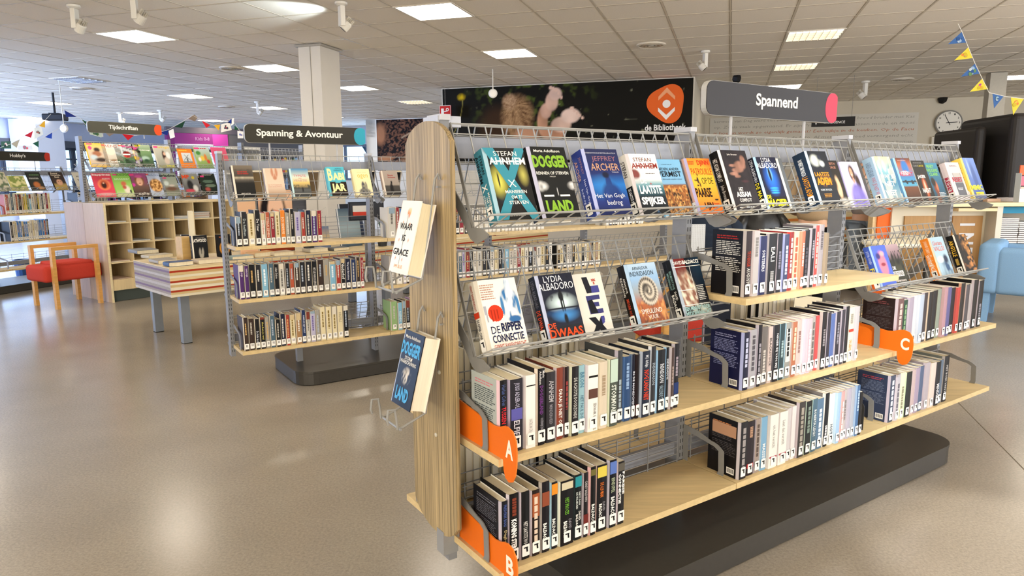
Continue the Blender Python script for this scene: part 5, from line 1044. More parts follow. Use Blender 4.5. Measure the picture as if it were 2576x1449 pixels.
row([(32, .208, '181a34', 'dark blue book', [('#lines', .1, .6, 'c0c4e0')], 'a2aad8', ('8a8cb0', '7c80a8'), '14163a'),
     (36, .214, 'a9a8b0', 'marbled grey book', [('#lines', .1, .7, '5a5860')], 'c2bcc8'), (26, .226, '1a1820', 'tall black book', [('#lines', .3, .8, '9a98a4')], 'b4aebc', None, '131218'),
     (34, .214, '6f6a68', 'grey-brown book', [('#lines', .4, .8, 'c9c4be')], 'a8a09c'), (28, .210, 'c9b8b4', 'pale pink-grey book', [('BLACKSTOCK', .2, .7, '4a4444', .3, .7)], 'a9a0a0'),
     (34, .212, '17171c', 'black book with white lettering', [('NINIER BIJ VAN MIJ', .15, .75, 'e4e4e8', .3, .7)], '5c5a62'), (30, .212, '2e4046', 'dark teal book', [('#lines', .3, .6, '9ab0b4')], '8fb0c0'),
     (34, .210, '8c8c88', 'black and white patterned book', [('#band', .1, .7, 'cfcdc8'), ('#lines', .1, .6, '2a2a2a')], 'a4c0d0'), (30, .210, 'a8684c', 'rust-brown book', [('#lines', .1, .7, 'e0c0a4')], 'bca094'),
     (26, .214, 'c2aca6', 'beige book', [('#lines', .2, .6, '8a6a64')], 'd9c9c6'), (26, .216, 'c9b4c0', 'pale mauve book', [], 'd6cdd6'), (28, .214, 'cfa9b4', 'pink book', [('#lines', .2, .8, 'f0e4e8')], 'e0c4cc'),
     (26, .216, 'a4a09c', 'speckled grey book', [('#lines', .1, .9, '6a6664')], 'b9b4b0'), (24, .216, 'cc4a4a', 'bright red book', [], 'b46060'),
     (34, .228, '1b1719', 'tall black book', [('#lines', .3, .6, '8a8488')], 'bcb2b0', None, '0f0e10'), (26, .222, '34303a', 'dark grey book', [], 'b0a8b4'),
     (28, .214, '5468a0', 'slate blue book', [], '6f84b8'), (30, .218, '2a2730', 'charcoal book', [('#lines', .2, .6, '8a8894')], 'c0b8c2'), (26, .222, '3a3640', 'dark mauve-grey book', [], 'b4adb9'),
     (28, .232, '1a181c', 'tallest black book', [], 'a9a2ac', None, '121014'), (40, .224, 'ddd6c0', 'cream book with a red square', [('DE LEESCLUB', .60, .86, 'c08a3c', .3, .7, .02), ('#band', .40, .45, 'b8483c'), ('#lines', .12, .3, '9a948a')], 'b9b9ae', None, 'a4a69a'),
     (26, .224, 'b4b0b4', 'light grey book, the last in its row', [], 'c9c4cc')],
    1.968, 2.700, 0.6145, 1.488, "middle bay's middle shelf", seed=400, group='books on the middle shelf of the middle bay')
row([(34, .214, '1a171a', 'black book with a photo on its back', [('#lines', .1, .8, '9a9494')], 'bdb6bd', ('c07c4c', '4c484a', 'b48a6c'), '141214'),
     (36, .206, '22181c', 'black book with a red dot', [('#lines', .1, .3, 'b08c74'), ('#band', .78, .86, 'b83c3c')], '9690b0'), (24, .206, '9a8c84', 'brown-grey patterned book', [('#lines', .1, .7, '5c504a')], 'a9a2a8'),
     (30, .206, '78a4c4', 'light blue book', [('MASSEUR', .5, .9, 'e8ecee', .3, .7, .02)], 'b4c4d0'), (42, .208, 'e4e2dc', 'white book with fine grey script', [('uit het verstilt', .2, .62, 'a4a29e', .35, .65), ('#band', .78, .81, 'b04a5a')], 'cfcac8'),
     (42, .208, 'e6e3de', 'second white book with fine grey script', [('Laat dat verstilt', .16, .62, 'a4a29e', .35, .65), ('#band', .78, .81, 'b04a5a')], 'd2cccc'), (22, .210, 'c9c4c6', 'pale grey book', [], 'dcd6d8'), (24, .212, 'd9d6d6', 'off-white book', [], 'cfc8cc'),
     (36, .222, '3a3634', 'dark brown book', [('#lines', .1, .8, 'a09a90')], 'beb2ba', None, '2a2422'), (34, .216, '161a18', 'black-green book', [('#lines', .1, .6, '7a8a80')], 'bcd0be'),
     (30, .216, '4a6474', 'blue patterned book', [('ROBERTA LEIGH', .2, .7, 'e4e8e8', .3, .7)], 'b4c8c4'), (36, .208, '55708a', 'blue-grey book', [('#lines', .2, .8, 'ccd8e4')], '8ea8d0', ('2a3a44', '5a7080', 'd0a43c'), '35464f'),
     (26, .222, '141417', 'black book', [('#lines', .6, .9, 'c9c9cc')], 'e0dcd4', None, '7a7472'), (28, .216, 'c9cdd0', 'pale book with dark lettering', [('HOTEL', .6, .9, '3a4a5a')], 'dfe0de'), (24, .214, '9ab8d8', 'sky blue book', [], 'b9d0e4'),
     (20, .214, 'c49a9a', 'dusty pink book', [('#lines', .2, .8, 'ecd8d4')], 'd8b4b0'), (20, .214, 'b4acac', 'grey book', [('#lines', .2, .6, '807878')], 'c4bcc0'), (20, .216, 'a8a4b4', 'lavender-grey book', [], 'bcb6c4'),
     (20, .218, '9fa4b0', 'pale slate book', [], 'b4b8c4'), (22, .220, '4a6a94', 'blue book', [('#lines', .1, .5, 'b4c8e0')], '9ab4d4'), (18, .186, '1a1716', 'short black book, the last in its row', [], '2a2624')],
    1.968, 2.765, 0.2825, 1.484, "middle bay's bottom shelf", seed=500, group='books on the bottom shelf of the middle bay')
row([(34, .220, '6a4c4c', 'brown book with a text-covered back', [('#lines', .1, .8, 'c9b4ac')], 'bcb0bc', ('7a4444', '4c4444'), '2a1d1c'), (24, .208, '24402f', 'dark green book', [('#lines', .1, .8, '7a9a74')], '8c9a8c'),
     (26, .216, '9a90a0', 'mauve book', [], 'bcb2c4'), (24, .220, 'c4c4c8', 'pale grey book', [], 'd4ccd2'), (26, .220, 'a9b4c4', 'pale blue-grey book', [], 'c4ccd8'), (24, .224, '3a3438', 'charcoal book', [], 'b4aab4'),
     (28, .224, '1c1a1c', 'black book with a cream edge', [], 'd2c2ae'), (28, .226, '18171a', 'black book with a grey edge', [], 'bdbcb0'), (24, .228, '8a9488', 'sage book', [], 'a8b0a4'), (24, .234, 'b08a94', 'dusty rose book', [], 'c4a4ac', None, '8a8078'),
     (22, .230, '5c5a8c', 'violet-blue book', [], '8a88b8'), (34, .222, '15141c', 'black book with a red edge', [], 'aaa0aa'), (22, .220, 'b83c34', 'red book', [], 'c4605a'), (30, .236, '1e1a1a', 'tall black book', [], 'c49c84', None, '141012'),
     (26, .226, '4a464c', 'grey-black book', [], 'c2b6b8'), (26, .224, 'a49c9c', 'warm grey book', [], 'beb4b8'), (34, .240, '151316', 'tallest black book', [], 'bcb2bc', None, '100f12'), (34, .232, '141318', 'black book, the last in its row', [('#lines', .5, .9, '8a8890')], 'b4acb6')],
    3.000, 3.822, 0.6145, 1.488, 'shelf with orange divider C', seed=600, group='books in the row with divider C')
row([(30, .212, '3c4458', 'slate blue book with a barcode on its back', [('#lines', .1, .9, 'c9ccd8')], 'b9b0c0', ('b04a54', '6a7288'), '333c54'), (22, .212, 'b4b0b8', 'grey patterned book', [('#lines', .2, .8, '6a6670')], 'c9c2cc'), (26, .214, 'd4d2b8', 'pale yellow book', [('#lines', .3, .8, '8a8870')], 'dcdcc4'),
     (34, .208, '1a1c1a', 'black book with a green edge', [], 'c4d4b8'), (24, .210, 'b8a4a4', 'dusty grey-pink book', [], 'c9b9be'), (24, .212, '9a8ca0', 'mauve book', [], 'b4a8bc'), (26, .214, '4f5c78', 'blue-grey book', [], 'a4a4bc'),
     (30, .224, 'a9a0a8', 'tall pale grey book', [], 'bdb2bc', None, '8c8288'), (34, .216, 'd2c4bc', 'beige book', [], 'dcd0ca'), (26, .212, '1a1a20', 'black book with white lettering', [('MINDERS', .5, .9, 'e0e0e4', .2, .8, .02)], '4a4850'), (24, .214, '5c6c80', 'dull blue book', [], '8090a4'),
     (34, .226, '17161a', 'tall black book', [('HET BOEK VAN PIJN', .2, .9, 'c9c6c4', .3, .7)], 'a9a4a4', None, '6a6e68')],
    2.985, 3.530, 0.2825, 1.484, 'bottom shelf of the right bay', seed=700, group='books on the bottom shelf of the right bay')

# ---- back of the near unit, seen through the wires: rows turned the other way, and a few books leaning on the far basket
def back_row(u0, u1, z, where, seed, n, tall=0.21):
    R = random.Random(seed); cols = ['e2dac2', 'd8ccae', '1d1b1c', '2a2c34', 'c9bc9c', '5a5c64', 'a89c84', 'e6e0d0', '8c8474', '17161a', 'b9ab8c', '4c4440']
    u = u0
    for i in range(n):
        t = (u1 - u0) / n; c = cols[R.randrange(len(cols))]; h = tall + R.uniform(-.012, .014)
        cn = {'e2dac2': 'cream', 'd8ccae': 'beige', '1d1b1c': 'black', '2a2c34': 'dark blue', 'c9bc9c': 'tan', '5a5c64': 'grey', 'a89c84': 'brown-grey', 'e6e0d0': 'off-white', '8c8474': 'taupe', '17161a': 'jet black', 'b9ab8c': 'sand-coloured', '4c4440': 'dark brown'}[c]
        b0_ = book('%s book, %s from left, %s' % (cn, nth(i), where), SW(u, 2.045 + R.uniform(-.01, .004), z), (0, 0, RS - math.pi / 2), .14 + R.uniform(-.008, .01), h, t * .96, c, hinge='b4aebb', sticker=None, seed=seed + i, group='books on the far side of the near bookcase, ' + where)
        STUFF.append(b0_); u += t
back_row(0.99, 1.58, 0.6145, 'the wires behind row A', 1, 19)
back_row(1.02, 1.62, 0.2825, 'the wires behind row B', 2, 18, .205)
back_row(2.40, 2.88, 0.6145, 'the wires behind the middle row', 3, 14)
def back_rb(u, t, label, dz, c, w=.14):
    P0 = PC + 0.146 + 0.924 * (t + 0.004)
    book(label, SW(u + w, P0, 1.221 - dz + 0.383 * t + 0.005), (-TH, 0, RS + math.pi), w, .205, t, c, cb=c, hinge='dcd6cc', seed=int(u * 100), sticker=None, back=(None, '9a98a8'), spine=[])
back_rb(1.08, .05, 'white-backed book leaning on the far basket behind the ripper thriller', .40, 'd8d2c4', .15); back_rb(1.30, .055, 'thick pale book leaning on the far basket behind the DE DWAAS thriller', .40, 'b9bac8', .15)
back_rb(1.49, .045, 'pale book leaning on the far basket left of the ammonite thriller', .40, 'dcd8ce'); back_rb(1.70, .05, 'pale book leaning on the far basket right of the ammonite thriller', .40, 'd2ccc0')
# ------------------------------------------------------------ middle unit (its rows run parallel to the near one)
P2 = 4.735
mid = Unit('bookcase', 'grey metal library bookcase with wooden shelves behind the open floor, under the Avontuur sign', 0.94, 4, P2)
for k in range(4):
    for z in (0.26, 0.592, 0.924): mid.shelf(k, z, wire=(z < .9 or k < 2))
    mid.rack(k, n=14)
    mid.rack(k, dz=0.63, side=1, back_h=.24)
mid.rack(0, dz=0.97, side=1, back_h=.2)
name_board(1.105, 1.59, 1.71, 0.82, 'Spanning & Avontuur', '35a3bd', 'dark grey name board reading Spanning & Avontuur with a blue disc', P2, board='38362f', fs=(0.09, 0.80), base=1.475)

_CW = {'W': ('e2ddd2', 'white'), 'K': ('17171a', 'black'), 'k': ('26262b', 'charcoal'), 'C': ('ddd0ab', 'cream'), 'O': ('e0822c', 'orange'), 'R': ('a03a30', 'red-brown'), 'r': ('8c2430', 'dark red'), 'P': ('4c2a66', 'purple'), 'M': ('7a3c70', 'mauve-purple'), 'B': ('22335c', 'dark blue'),
       'b': ('7fb0cc', 'light blue'), 'S': ('4a6272', 'slate'), 'G': ('9a968e', 'grey'), 'L': ('b4b0c8', 'lilac-grey'), 'T': ('b0563c', 'terracotta'), 'N': ('1c2036', 'navy'), 'D': ('3a2c26', 'dark brown'), 'E': ('8fae78', 'sage green'), 'e': ('5c7a62', 'muted green'), 'Y': ('d8c04a', 'yellow'), 'U': ('3f74b8', 'bright blue'), 'g': ('c9c6be', 'pale grey'), 'V': ('c4a4cc', 'lavender'), 'n': ('a07a54', 'tan-brown')}
_INK = {'W': '55504a', 'C': '8a7440', 'g': '6a6660', 'b': 'e4eef4', 'O': 'f4e4cc', 'L': '6c5c9c', 'V': '6a4a7a', 'Y': '6a5a20'}
def quick(code, h0, seed, texts={}, tall={}, wt={}):
    """a row from one letter per book"""
    R = random.Random(seed); out = []
    for i, ch in enumerate(code):
        c, nm = _CW[ch]; h = h0 + R.uniform(-.009, .010) + tall.get(i, 0); ink = _INK.get(ch, R.choice(['d8d4cc', 'b9b4aa', 'c9a46a', 'a9b4c4']))
        sp = [texts[i]] if i in texts else [('#lines', .1 + R.random() * .08, .5 + R.random() * .25, ink, .3, .62)]
        if R.random() < .25: sp = sp + [('#band', .0, .06 + R.random() * .2, R.choice(['c9b48c', '8fa4b4', '7a3c30', 'd8d0c0']))]
        out.append((wt.get(i, 10 + R.uniform(-2, 3)), h, c, nm + ' book', sp, R.choice(['d2cabc', 'c4bdb4', 'dad2c2']), None))
    return out
row(quick('KkCKWTrCOGKLRNPr', .205, 21, {1: ('De helften', .2, .7, 'b4c0c0'), 4: ('Het mediteren', .2, .66, 'c86a54'), 5: ('STELLA ZEVEN', .15, .75, 'f0dcc8'), 6: ('JAN BRUNS', .15, .5, 'f0e8dc'), 8: ('ECU SENHUIS', .2, .7, 'f4e4cc'), 3: ('De Tsaar', .25, .6, 'e8e6e2')}, {3: .012, 10: .014, 0: -.018}), .956, 1.498, .9465, 4.462, "Avontuur rack's upper shelf", seed=800, sticker='code', group='books on the upper shelf of the middle unit')
row(quick('PPKkbSKgKTDkkKDGbRKNBDr', .204, 22, {0: ('VAN DIJK', .08, .34, 'e4d8ea'), 1: ('VAN DIJK', .08, .34, 'e4d8ea'), 6: ('Adam Dalton', .1, .45, 'd8d4d0'), 18: ('Nederlof', .12, .66, 'f0eeea', .2, .8), 19: ('Weg van Barcelona', .1, .7, 'dcdce4'), 22: ('HET SNIJDEN VAN HET', .08, .8, 'e8dcd4'), 13: ('HET LIED VAN DE LIEFDE', .2, .76, 'd8d4d0')}, {13: .01, 14: .012}), .956, 1.775, .6145, 4.462, "Avontuur rack's middle shelf", seed=830, sticker='code', group='books on the middle shelf of the middle unit')
row(quick('DDKKGSKNRCnBgLGCCCCK', .205, 23, {3: ('Het ben je wel', .15, .7, 'd8cc6a'), 2: ('De Heller en de As', .4, .86, 'd0d4e0'), 11: ('KAMER EN ZIJN VORST', .15, .7, 'd8dcec'), 18: ('KREFELS', .2, .5, '9a8f74')}, {6: -.02, 7: .012, 11: .006, 15: .014, 16: .02, 17: .022, 18: .022, 19: .01}, {16: 14, 17: 12, 18: 14}), .960, 1.650, .2825, 4.462, "Avontuur rack's bottom shelf", seed=860, sticker='code', group='books on the bottom shelf of the middle unit')
g2 = 'books in the second bay of the middle unit'
row(quick('grUkK', .205, 24, wt={0: 18}), 1.966, 2.15, .9465, 4.462, "second-bay upper shelf, middle unit", seed=890, sticker='code', group=g2)
row(quick('GWLDKkO', .205, 25, wt={0: 16, 1: 18}), 1.966, 2.215, .6145, 4.462, "second-bay middle shelf, middle unit", seed=900, sticker='code', group=g2)
row(quick('EbKKCVGe', .205, 26, {1: ('ALLENDE', .3, .7, 'e4f0f0')}, wt={0: 18}), 1.966, 2.235, .2825, 4.462, "second-bay bottom shelf, middle unit", seed=910, sticker='code', group=g2)
g3 = 'books of the middle unit seen through the near racks'
row(quick('KrKgWgWWgWCWgWgWWCWgWW', .205, 27), 2.50, 3.32, .9465, 4.462, "middle unit's third-bay upper shelf", seed=920, sticker='code', group=g3, stuff=True)
row(quick('SLrKWgkkWCKSbWWrCWKgWCKW', .21, 28), 2.52, 3.40, .6145, 4.462, "middle unit's third-bay middle shelf", seed=950, sticker='code', group=g3, stuff=True)
row(quick('KCKWgKCCKWCnKCnC', .205, 29), 3.45, 3.92, .6145, 4.462, "middle unit's fourth-bay middle shelf", seed=980, sticker='code', group=g3, stuff=True)
row(quick('gBkKWgKgWKCKgW', .205, 30), 3.97, 4.42, .9465, 4.462, "middle unit's fourth-bay upper shelf", seed=1000, sticker='code', group=g3, stuff=True)
row(quick('KCnGCKCDCgKCKC', .205, 31), 2.97, 3.5, .2825, 4.462, "middle unit's third-bay bottom shelf", seed=1020, sticker='code', group=g3, stuff=True)

def m_sea(X, Y):
    b = vgrad(X, Y, [(0, '1a1b1d'), (.45, '232323'), (.56, '6a645c'), (.62, 'c9bda4'), (.66, '4a4540'), (1, '74695c')]); return mixc(b, C3('1c1c1c'), fbm(X, Y, 8, 3) * .5 * (Y < .9))
def rb2(u, t, label, **kw): return rb(u, t, label, pc=P2, **kw)
rb2(.985, .045, 'black novel with a grey sea cover and cream frame, leftmost on the Avontuur rack', w=.128, h=.216, cs='2c2426', cf='232323', hinge='d9d0c2', front=m_sea, seed=31, res=(26, 40), texts=[('VAN HET EINDE', .25, .78, .72, .82, 'b8322c', .03), ('VAN DE WERELD', .25, .72, .78, .76, 'b8322c', .03), ('GERT BUTTER', .30, .10, .74, .14, 'dcd8d0', .02)], sticker='code')
def m_hand(X, Y):
    b = vgrad(X, Y, [(0, '9a7a60'), (.4, 'd9c2ae'), (1, 'cbb7a2')]); f = np.clip(ell(X, Y, .50, .66, .14, .08, .4) + ell(X, Y, .38, .86, .09, .2, .4) + ell(X, Y, .62, .86, .09, .2, .4) + ell(X, Y, .5, .72, .06, .12, .4), 0, 1); return mixc(b, C3('b97f64'), f)
rb2(1.180, .040, 'beige novel with two clasped hands on the Avontuur rack', w=.122, h=.200, cs='8c7864', cf='d9c2ae', hinge='d2c6b8', front=m_hand, seed=32, res=(22, 34), texts=[('DE TATOEEERDER', .14, .40, .86, .44, 'c0907c'), ('VAN AUSCHWITZ', .14, .34, .86, .38, 'c0907c')], sticker='code')
def m_typ(X, Y):
    b = vgrad(X, Y, [(0, '3a3c3e'), (.25, '5a5c5c'), (.3, '4a4a48'), (.5, 'e0c078'), (.7, 'cfd8c8'), (1, '3f7fae')]); b = mixc(b, C3('2c2a2c'), np.clip(ell(X, Y, .52, .25, .05, .12, .4) + ell(X, Y, .52, .38, .025, .03, .4), 0, 1)); return mixc(b, C3('4a4a44'), (noise(X, Y, 14, 3) > .5) * (Y > .28) * (Y < .44) * (np.abs(X - .52) > .2) * .9)
rb2(1.345, .040, 'sunset novel De typiste van Venetie with a walking woman on the Avontuur rack', w=.124, h=.198, cs='2f3c42', cf='3f7fae', hinge='bcd6da', front=m_typ, seed=33, res=(22, 34), texts=[('TYPISTE', .18, .70, .84, .78, 'c9586a', .0), ('VAN', .42, .63, .58, .67, 'c9586a'), ('VENETIE', .16, .53, .86, .61, 'b48a8c', .0)], sticker='code')
rb2(1.592, .045, 'blue and black novel with big cream letters BABI JAR on the Avontuur rack', w=.126, h=.208, cs='4fb0c4', cf='5bbccc', hinge='5fb4c4', front=lambda X, Y: np.where((Y < .47 + .02 * np.sin(X * 9))[..., None], C3('2a211c'), C3('58b8ca')), seed=34, res=(16, 30),
    texts=[('B', .04, .52, .30, .94, 'efe6a8', .03), ('ABI', .30, .54, .94, .80, 'efe6a8', .05), ('JAR', .14, .08, .94, .42, 'efe6a8', .05), ('ANATOLI', .50, .92, .84, .96, '22303a'), ('KOEZNETSOV', .42, .86, .88, .90, '22303a')], sticker='code')
rb2(1.775, .040, 'pale yellow novel with seated figures and the word ogen on the Avontuur rack', w=.126, h=.196, cs='ded09c', cf='f0e6b8', hinge='e2d6a8', front=lambda X, Y: mixc(vgrad(X, Y, [(0, 'e9e0b8'), (1, 'f2e8b0')]), C3('4a4c58'), np.clip(ell(X, Y, .5, .14, .42, .16, .3) + ell(X, Y, .45, .36, .12, .2, .3) + ell(X, Y, .62, .34, .1, .2, .3), 0, 1) * (.6 + .5 * noise(X, Y, 14, 3))), seed=35, res=(22, 34), texts=[('Door jouw', .28, .84, .80, .89, 'dcc07a'), ('ogen', .26, .62, .86, .79, 'e4bc4a', .0)], sticker='code')
rb2(1.990, .036, 'taupe novel with a hooded silhouette right of the second post on the Avontuur rack', w=.124, h=.186, cs='a8958c', cf='a89a90', hinge='d2c6ba', front=lambda X, Y: mixc(vgrad(X, Y, [(0, '2e2c2c'), (.38, '4c4844'), (.42, '9c9086'), (1, 'a89a90')]), C3('1f1d1e'), np.clip(ell(X, Y, .44, .26, .13, .26, .3) + ell(X, Y, .47, .52, .07, .07, .3), 0, 1)), seed=36, res=(20, 30), texts=[('Simons', .36, .78, .70, .84, 'a03838', .03), ('Verdwenen', .34, .70, .82, .75, 'a03838', .03)], sticker='code')
rb2(2.235, .036, 'dark blue novel half hidden by the wooden end panel on the Avontuur rack', w=.124, h=.196, cs='1c2038', cf='262c54', hinge='e4dcc8', front=lambda X, Y: vgrad(X, Y, [(0, '1c2040'), (1, '2c3260')]), seed=37, res=(4, 4), sticker=None)
for q, (u, c, cn) in enumerate(((1.13, 'a8906c', 'tan'), (1.50, '9a8468', 'light brown'), (1.92, '17171a', 'black'), (2.13, '202024', 'charcoal'))):
    book('%s book leaning on the far side of the Avontuur rack, %s of four' % (cn, nth(q)), SW(u + .12, P2 + .146 + .04, 1.221 + .02), (-TH, 0, RS + math.pi), .12, .19, .03, c, cb=c, hinge='dcd2c2', seed=q, sticker=None)

# ------------------------------------------------------------ general frames
def frame(x, y, yaw):
    a = math.radians(yaw); s = V3((math.sin(a), math.cos(a), 0)); p = V3((-math.cos(a), math.sin(a), 0)); return Matrix(((s.x, p.x, 0, x), (s.y, p.y, 0, y), (0, 0, 1, 0), (0, 0, 0, 1)))
def rz(M): return (0, 0, math.atan2(M[1][0], M[0][0]))

# ------------------------------------------------------------ pigeon-hole cabinet and the magazine rack on it
MT = frame(-4.456, 7.558, 36)
cab = thing('pigeonhole_cabinet', 'pale wooden pigeonhole cabinet below the magazine rack, shelves mostly empty', 'cabinet', MT @ V3((0, 0, 0)), rz(MT))
LW = 'e0cba0'; CWc = .25; NC = 6; L_ = .03 + NC * CWc
for nm, box in (('side_panel', (0, .025, 0, .495, 0, 1.10)), ('side_panel', (L_, L_ + .025, 0, .495, .0, 1.10)), ('back_panel', (.025, L_, .475, .495, .13, 1.09)), ('base_board', (.025, L_, .01, .475, .13, .25)), ('top_board', (.025, L_, .0, .475, 1.08, 1.10))):
    mb = MB(); mb.box(*box, 'c9b4a0' if nm in ('side_panel',) and box[0] == 0 else LW); mb.build(nm, 'panel_wood', cab)
for k in range(1, NC):
    mb = MB(); mb.box(.025 + k * CWc - .007, .025 + k * CWc + .007, .004, .474, .251, 1.079, LW); mb.build('divider', 'panel_wood', cab)
for z in (.44, .655, .88):
    for k in range(NC): 
        mb = MB(); mb.box(.025 + k * CWc + .0071, .025 + (k + 1) * CWc - .0071, .006, .474, z - .007, z + .007, 'e6d4ac'); mb.build('shelf', 'board_wood', cab)
mb = MB(); mb.box(.03, L_, .05, .45, 0.002, .129, '4e5654'); mb.build('plinth', 'matt', cab)
mb = MB(); mb.box(.0, .025, -.0015, -.0001, 0, 1.10, 'ecdcb4'); mb.build('edge_strip', 'board_wood', cab)
cab2 = thing('pigeonhole_cabinet', 'back-to-back partner of the pale pigeonhole cabinet, showing only its purplish-brown side', 'cabinet', MT @ V3((0, .5, 0)), rz(MT))
mb = MB(); mb.box(0, .025, 0, .495, 0, 1.10, 'bfa898'); mb.build('side_panel', 'panel_wood', cab2)
mb = MB(); mb.box(.025, L_, 0.001, .495, .1, 1.10, LW); mb.build('carcass', 'panel_wood', cab2); mb = MB(); mb.box(.05, L_ - .03, 0.05, .45, .002, .099, '4e5654'); mb.build('plinth', 'matt', cab2)
R = random.Random(8)
for k, (cx, cz, n) in enumerate(((0, .888, 2), (1, .888, 4), (2, .888, 2), (3, .888, 6), (4, .888, 12), (0, .663, 1), (1, .663, 2), (2, .663, 1), (0, .448, 2), (0, .251, 1), (3, .663, 4))):
    mb = MB(); x0 = .025 + cx * CWc + .02
    for q in range(n): o = R.uniform(-.006, .006); mb.box(x0 + o, x0 + .2 + o, .03, .33, cz + .001 + q * .006, cz + .006 + q * .006, R.choice(['d8d4cc', 'c4c8cc', 'e2dcd0', 'b9c4d0', 'ccb4a4']))
    mb.M = None; o_ = mb.build('magazine_pile', 'paper', None, loc=MT @ V3((0, 0, 0)), rot=rz(MT)); tag(o_, 'thin pile of magazines in the pigeonhole of column %s, %s row from the top' % (nth(cx), {.888: 'first', .663: 'second', .448: 'third', .251: 'fourth'}[cz]), 'magazines')

MU = frame(*(MT @ V3((.03, .50, 0))).to_2d(), 36)
class URaised(Unit): pass
tij = thing('magazine_rack', 'tall grey steel magazine rack with two wire tiers above the cabinet', 'rack', (0, 0, 0))
for u in (0, 1.005, 2.01, 3.0):
    mb = MB(); mb.M = MU; mb.box(u - .018, u + .018, -.045, .045, 1.105, 1.84, STEEL); po = mb.build('upright', 'steel_paint', tij)
    mb = MB(); mb.M = MU
    for q in range(24):
        z = 1.12 + q * .029; mb.box(u - .0075, u - .003, -.0458, -.0450, z, z + .014, '2c2c2e'); mb.box(u + .003, u + .0075, -.0458, -.0450, z, z + .014, '2c2c2e')
    mb.build('slot_row', 'matt', po)
_u = Unit.__new__(Unit); _u.joints = [0, 1.005, 2.01, 3.0]; _u.pc = 0; _u.M = MU; _u.root = tij
for k in range(3):
    for sd in (-1, 1): _u.rack(k, dz=-.272, side=sd, n=16, back_h=.29, col='a9a9a8'); _u.rack(k, dz=.065, side=sd, n=16, back_h=.29, col='a9a9a8')
    mb = MB(); mb.M = MU; mb.box(k * 1.005 + .02, k * 1.005 + .98, -.01, .01, 1.70, 1.74, '7c7e84'); mb.build('crossbar', 'steel_paint', tij)
name_board(.10, 1.885, 2.015, .84, 'Tijdschriften', 'e8562a', 'dark grey name board reading Tijdschriften with an orange disc', 0, M=MU, board='4d4c42', fs=(.27, .66), base=1.84)

def mag(u, dz, label, art, texts, c='d8d4cc', w=.212, h=.290):
    P0 = -.146 - .924 * .010
    return book(label, MU @ V3((u, P0, 1.221 - dz + .006)), (-TH, 0, rz(MU)[2]), w, h, .006, c, front=art, texts=texts, res=(22, 30), sticker=None, hinge=c, seed=int(u * 90), name='magazine', soft=True)
def A_(base, *blobs):
    def f(X, Y):
        b = vgrad(X, Y, base) if isinstance(base, list) else full(X, base)
        for cx, cy, rx, ry, c, s in blobs: b = mixc(b, C3(c), ell(X, Y, cx, cy, rx, ry, s))
        return b
    return f
def A_n(base, dots, c1, c2, sc, reg):
    def f(X, Y):
        b = vgrad(X, Y, base) if isinstance(base, list) else full(X, base); n_ = noise(X, Y, sc, 5); m_ = ell(X, Y, *reg, .2)
        b = mixc(b, mixc(C3(c1) + 0 * b, C3(c2), np.clip((n_ - .4) * 4, 0, 1)), m_)
        for cx, cy, rx, ry, c, s in dots: b = mixc(b, C3(c), ell(X, Y, cx, cy, rx, ry, s))
        return b
    return f
PK = 'e8488a'
U1, U2_ = -.272, .065
mag(.035, U1, 'yellow-framed magazine with a reader in a hat, leftmost on the upper tier', A_([(0, 'e8b83a'), (.08, 'e8b83a'), (.10, 'c9b49c'), (.6, 'd0bca8'), (.85, 'e8c87a'), (1, 'f0c040')], (.5, .72, .2, .12, '2c201c', .4), (.45, .55, .3, .14, 'a86c4c', .4), (.25, .4, .25, .14, 'c4d4dc', .5), (.6, .3, .4, .12, '3a2c28', .5), (.16, .80, .12, .08, PK, .1)), [('#poly', [(.08, .93), (.36, .93), (.36, .98), (.08, .98)], PK)], 'e8b83a')
mag(.195, U1, 'white magazine with a round cream plate on the upper tier', A_([(0, '9aa08c'), (.3, 'c9bfae'), (1, 'e4e4e0')], (.42, .66, .26, .15, 'efe9cc', .2), (.5, .25, .35, .12, '8a6a4c', .6)), [('RENS', .2, .84, .86, .95, 'b86a5a', .0), ('Tuzelle', .2, .20, .8, .28, 'f2f0ec', .02), ('Chaat', .2, .09, .7, .17, 'f2f0ec', .02), ('#poly', [(.06, .9), (.24, .9), (.24, .95), (.06, .95)], 'e86a5a')], 'e4e4e0')
mag(.330, U1, 'pale magazine with a red road sign on the upper tier', A_([(0, '4a6a4c'), (.4, '5c7a58'), (.6, 'c4ccd0'), (1, 'd8dcdc')], (.62, .55, .25, .15, 'c83a34', .15)), [('#poly', [(.42, .52), (.82, .52), (.82, .58), (.42, .58)], 'f0e8e4'), ('#poly', [(.3, .9), (.5, .9), (.5, .95), (.3, .95)], 'e86a5a')], 'd8dcdc')
mag(.415, U1, 'black magazine with a sundae bowl on the upper tier', A_('1c1820', (.62, .60, .26, .17, 'd9a06a', .3), (.62, .66, .18, .08, 'f0d8b0', .4), (.6, .36, .42, .2, 'b8a4d0', .15), (.6, .40, .33, .13, 'd8b43a', .4), (.5, .3, .2, .08, '2a1c30', .4)), [('delicious', .3, .84, .95, .93, 'c8408a', .02), ('#poly', [(.06, .88), (.28, .88), (.28, .94), (.06, .94)], PK), ('#lines', .5, .04, .95, .12, 2, 'e8e4e0')], '1c1820')
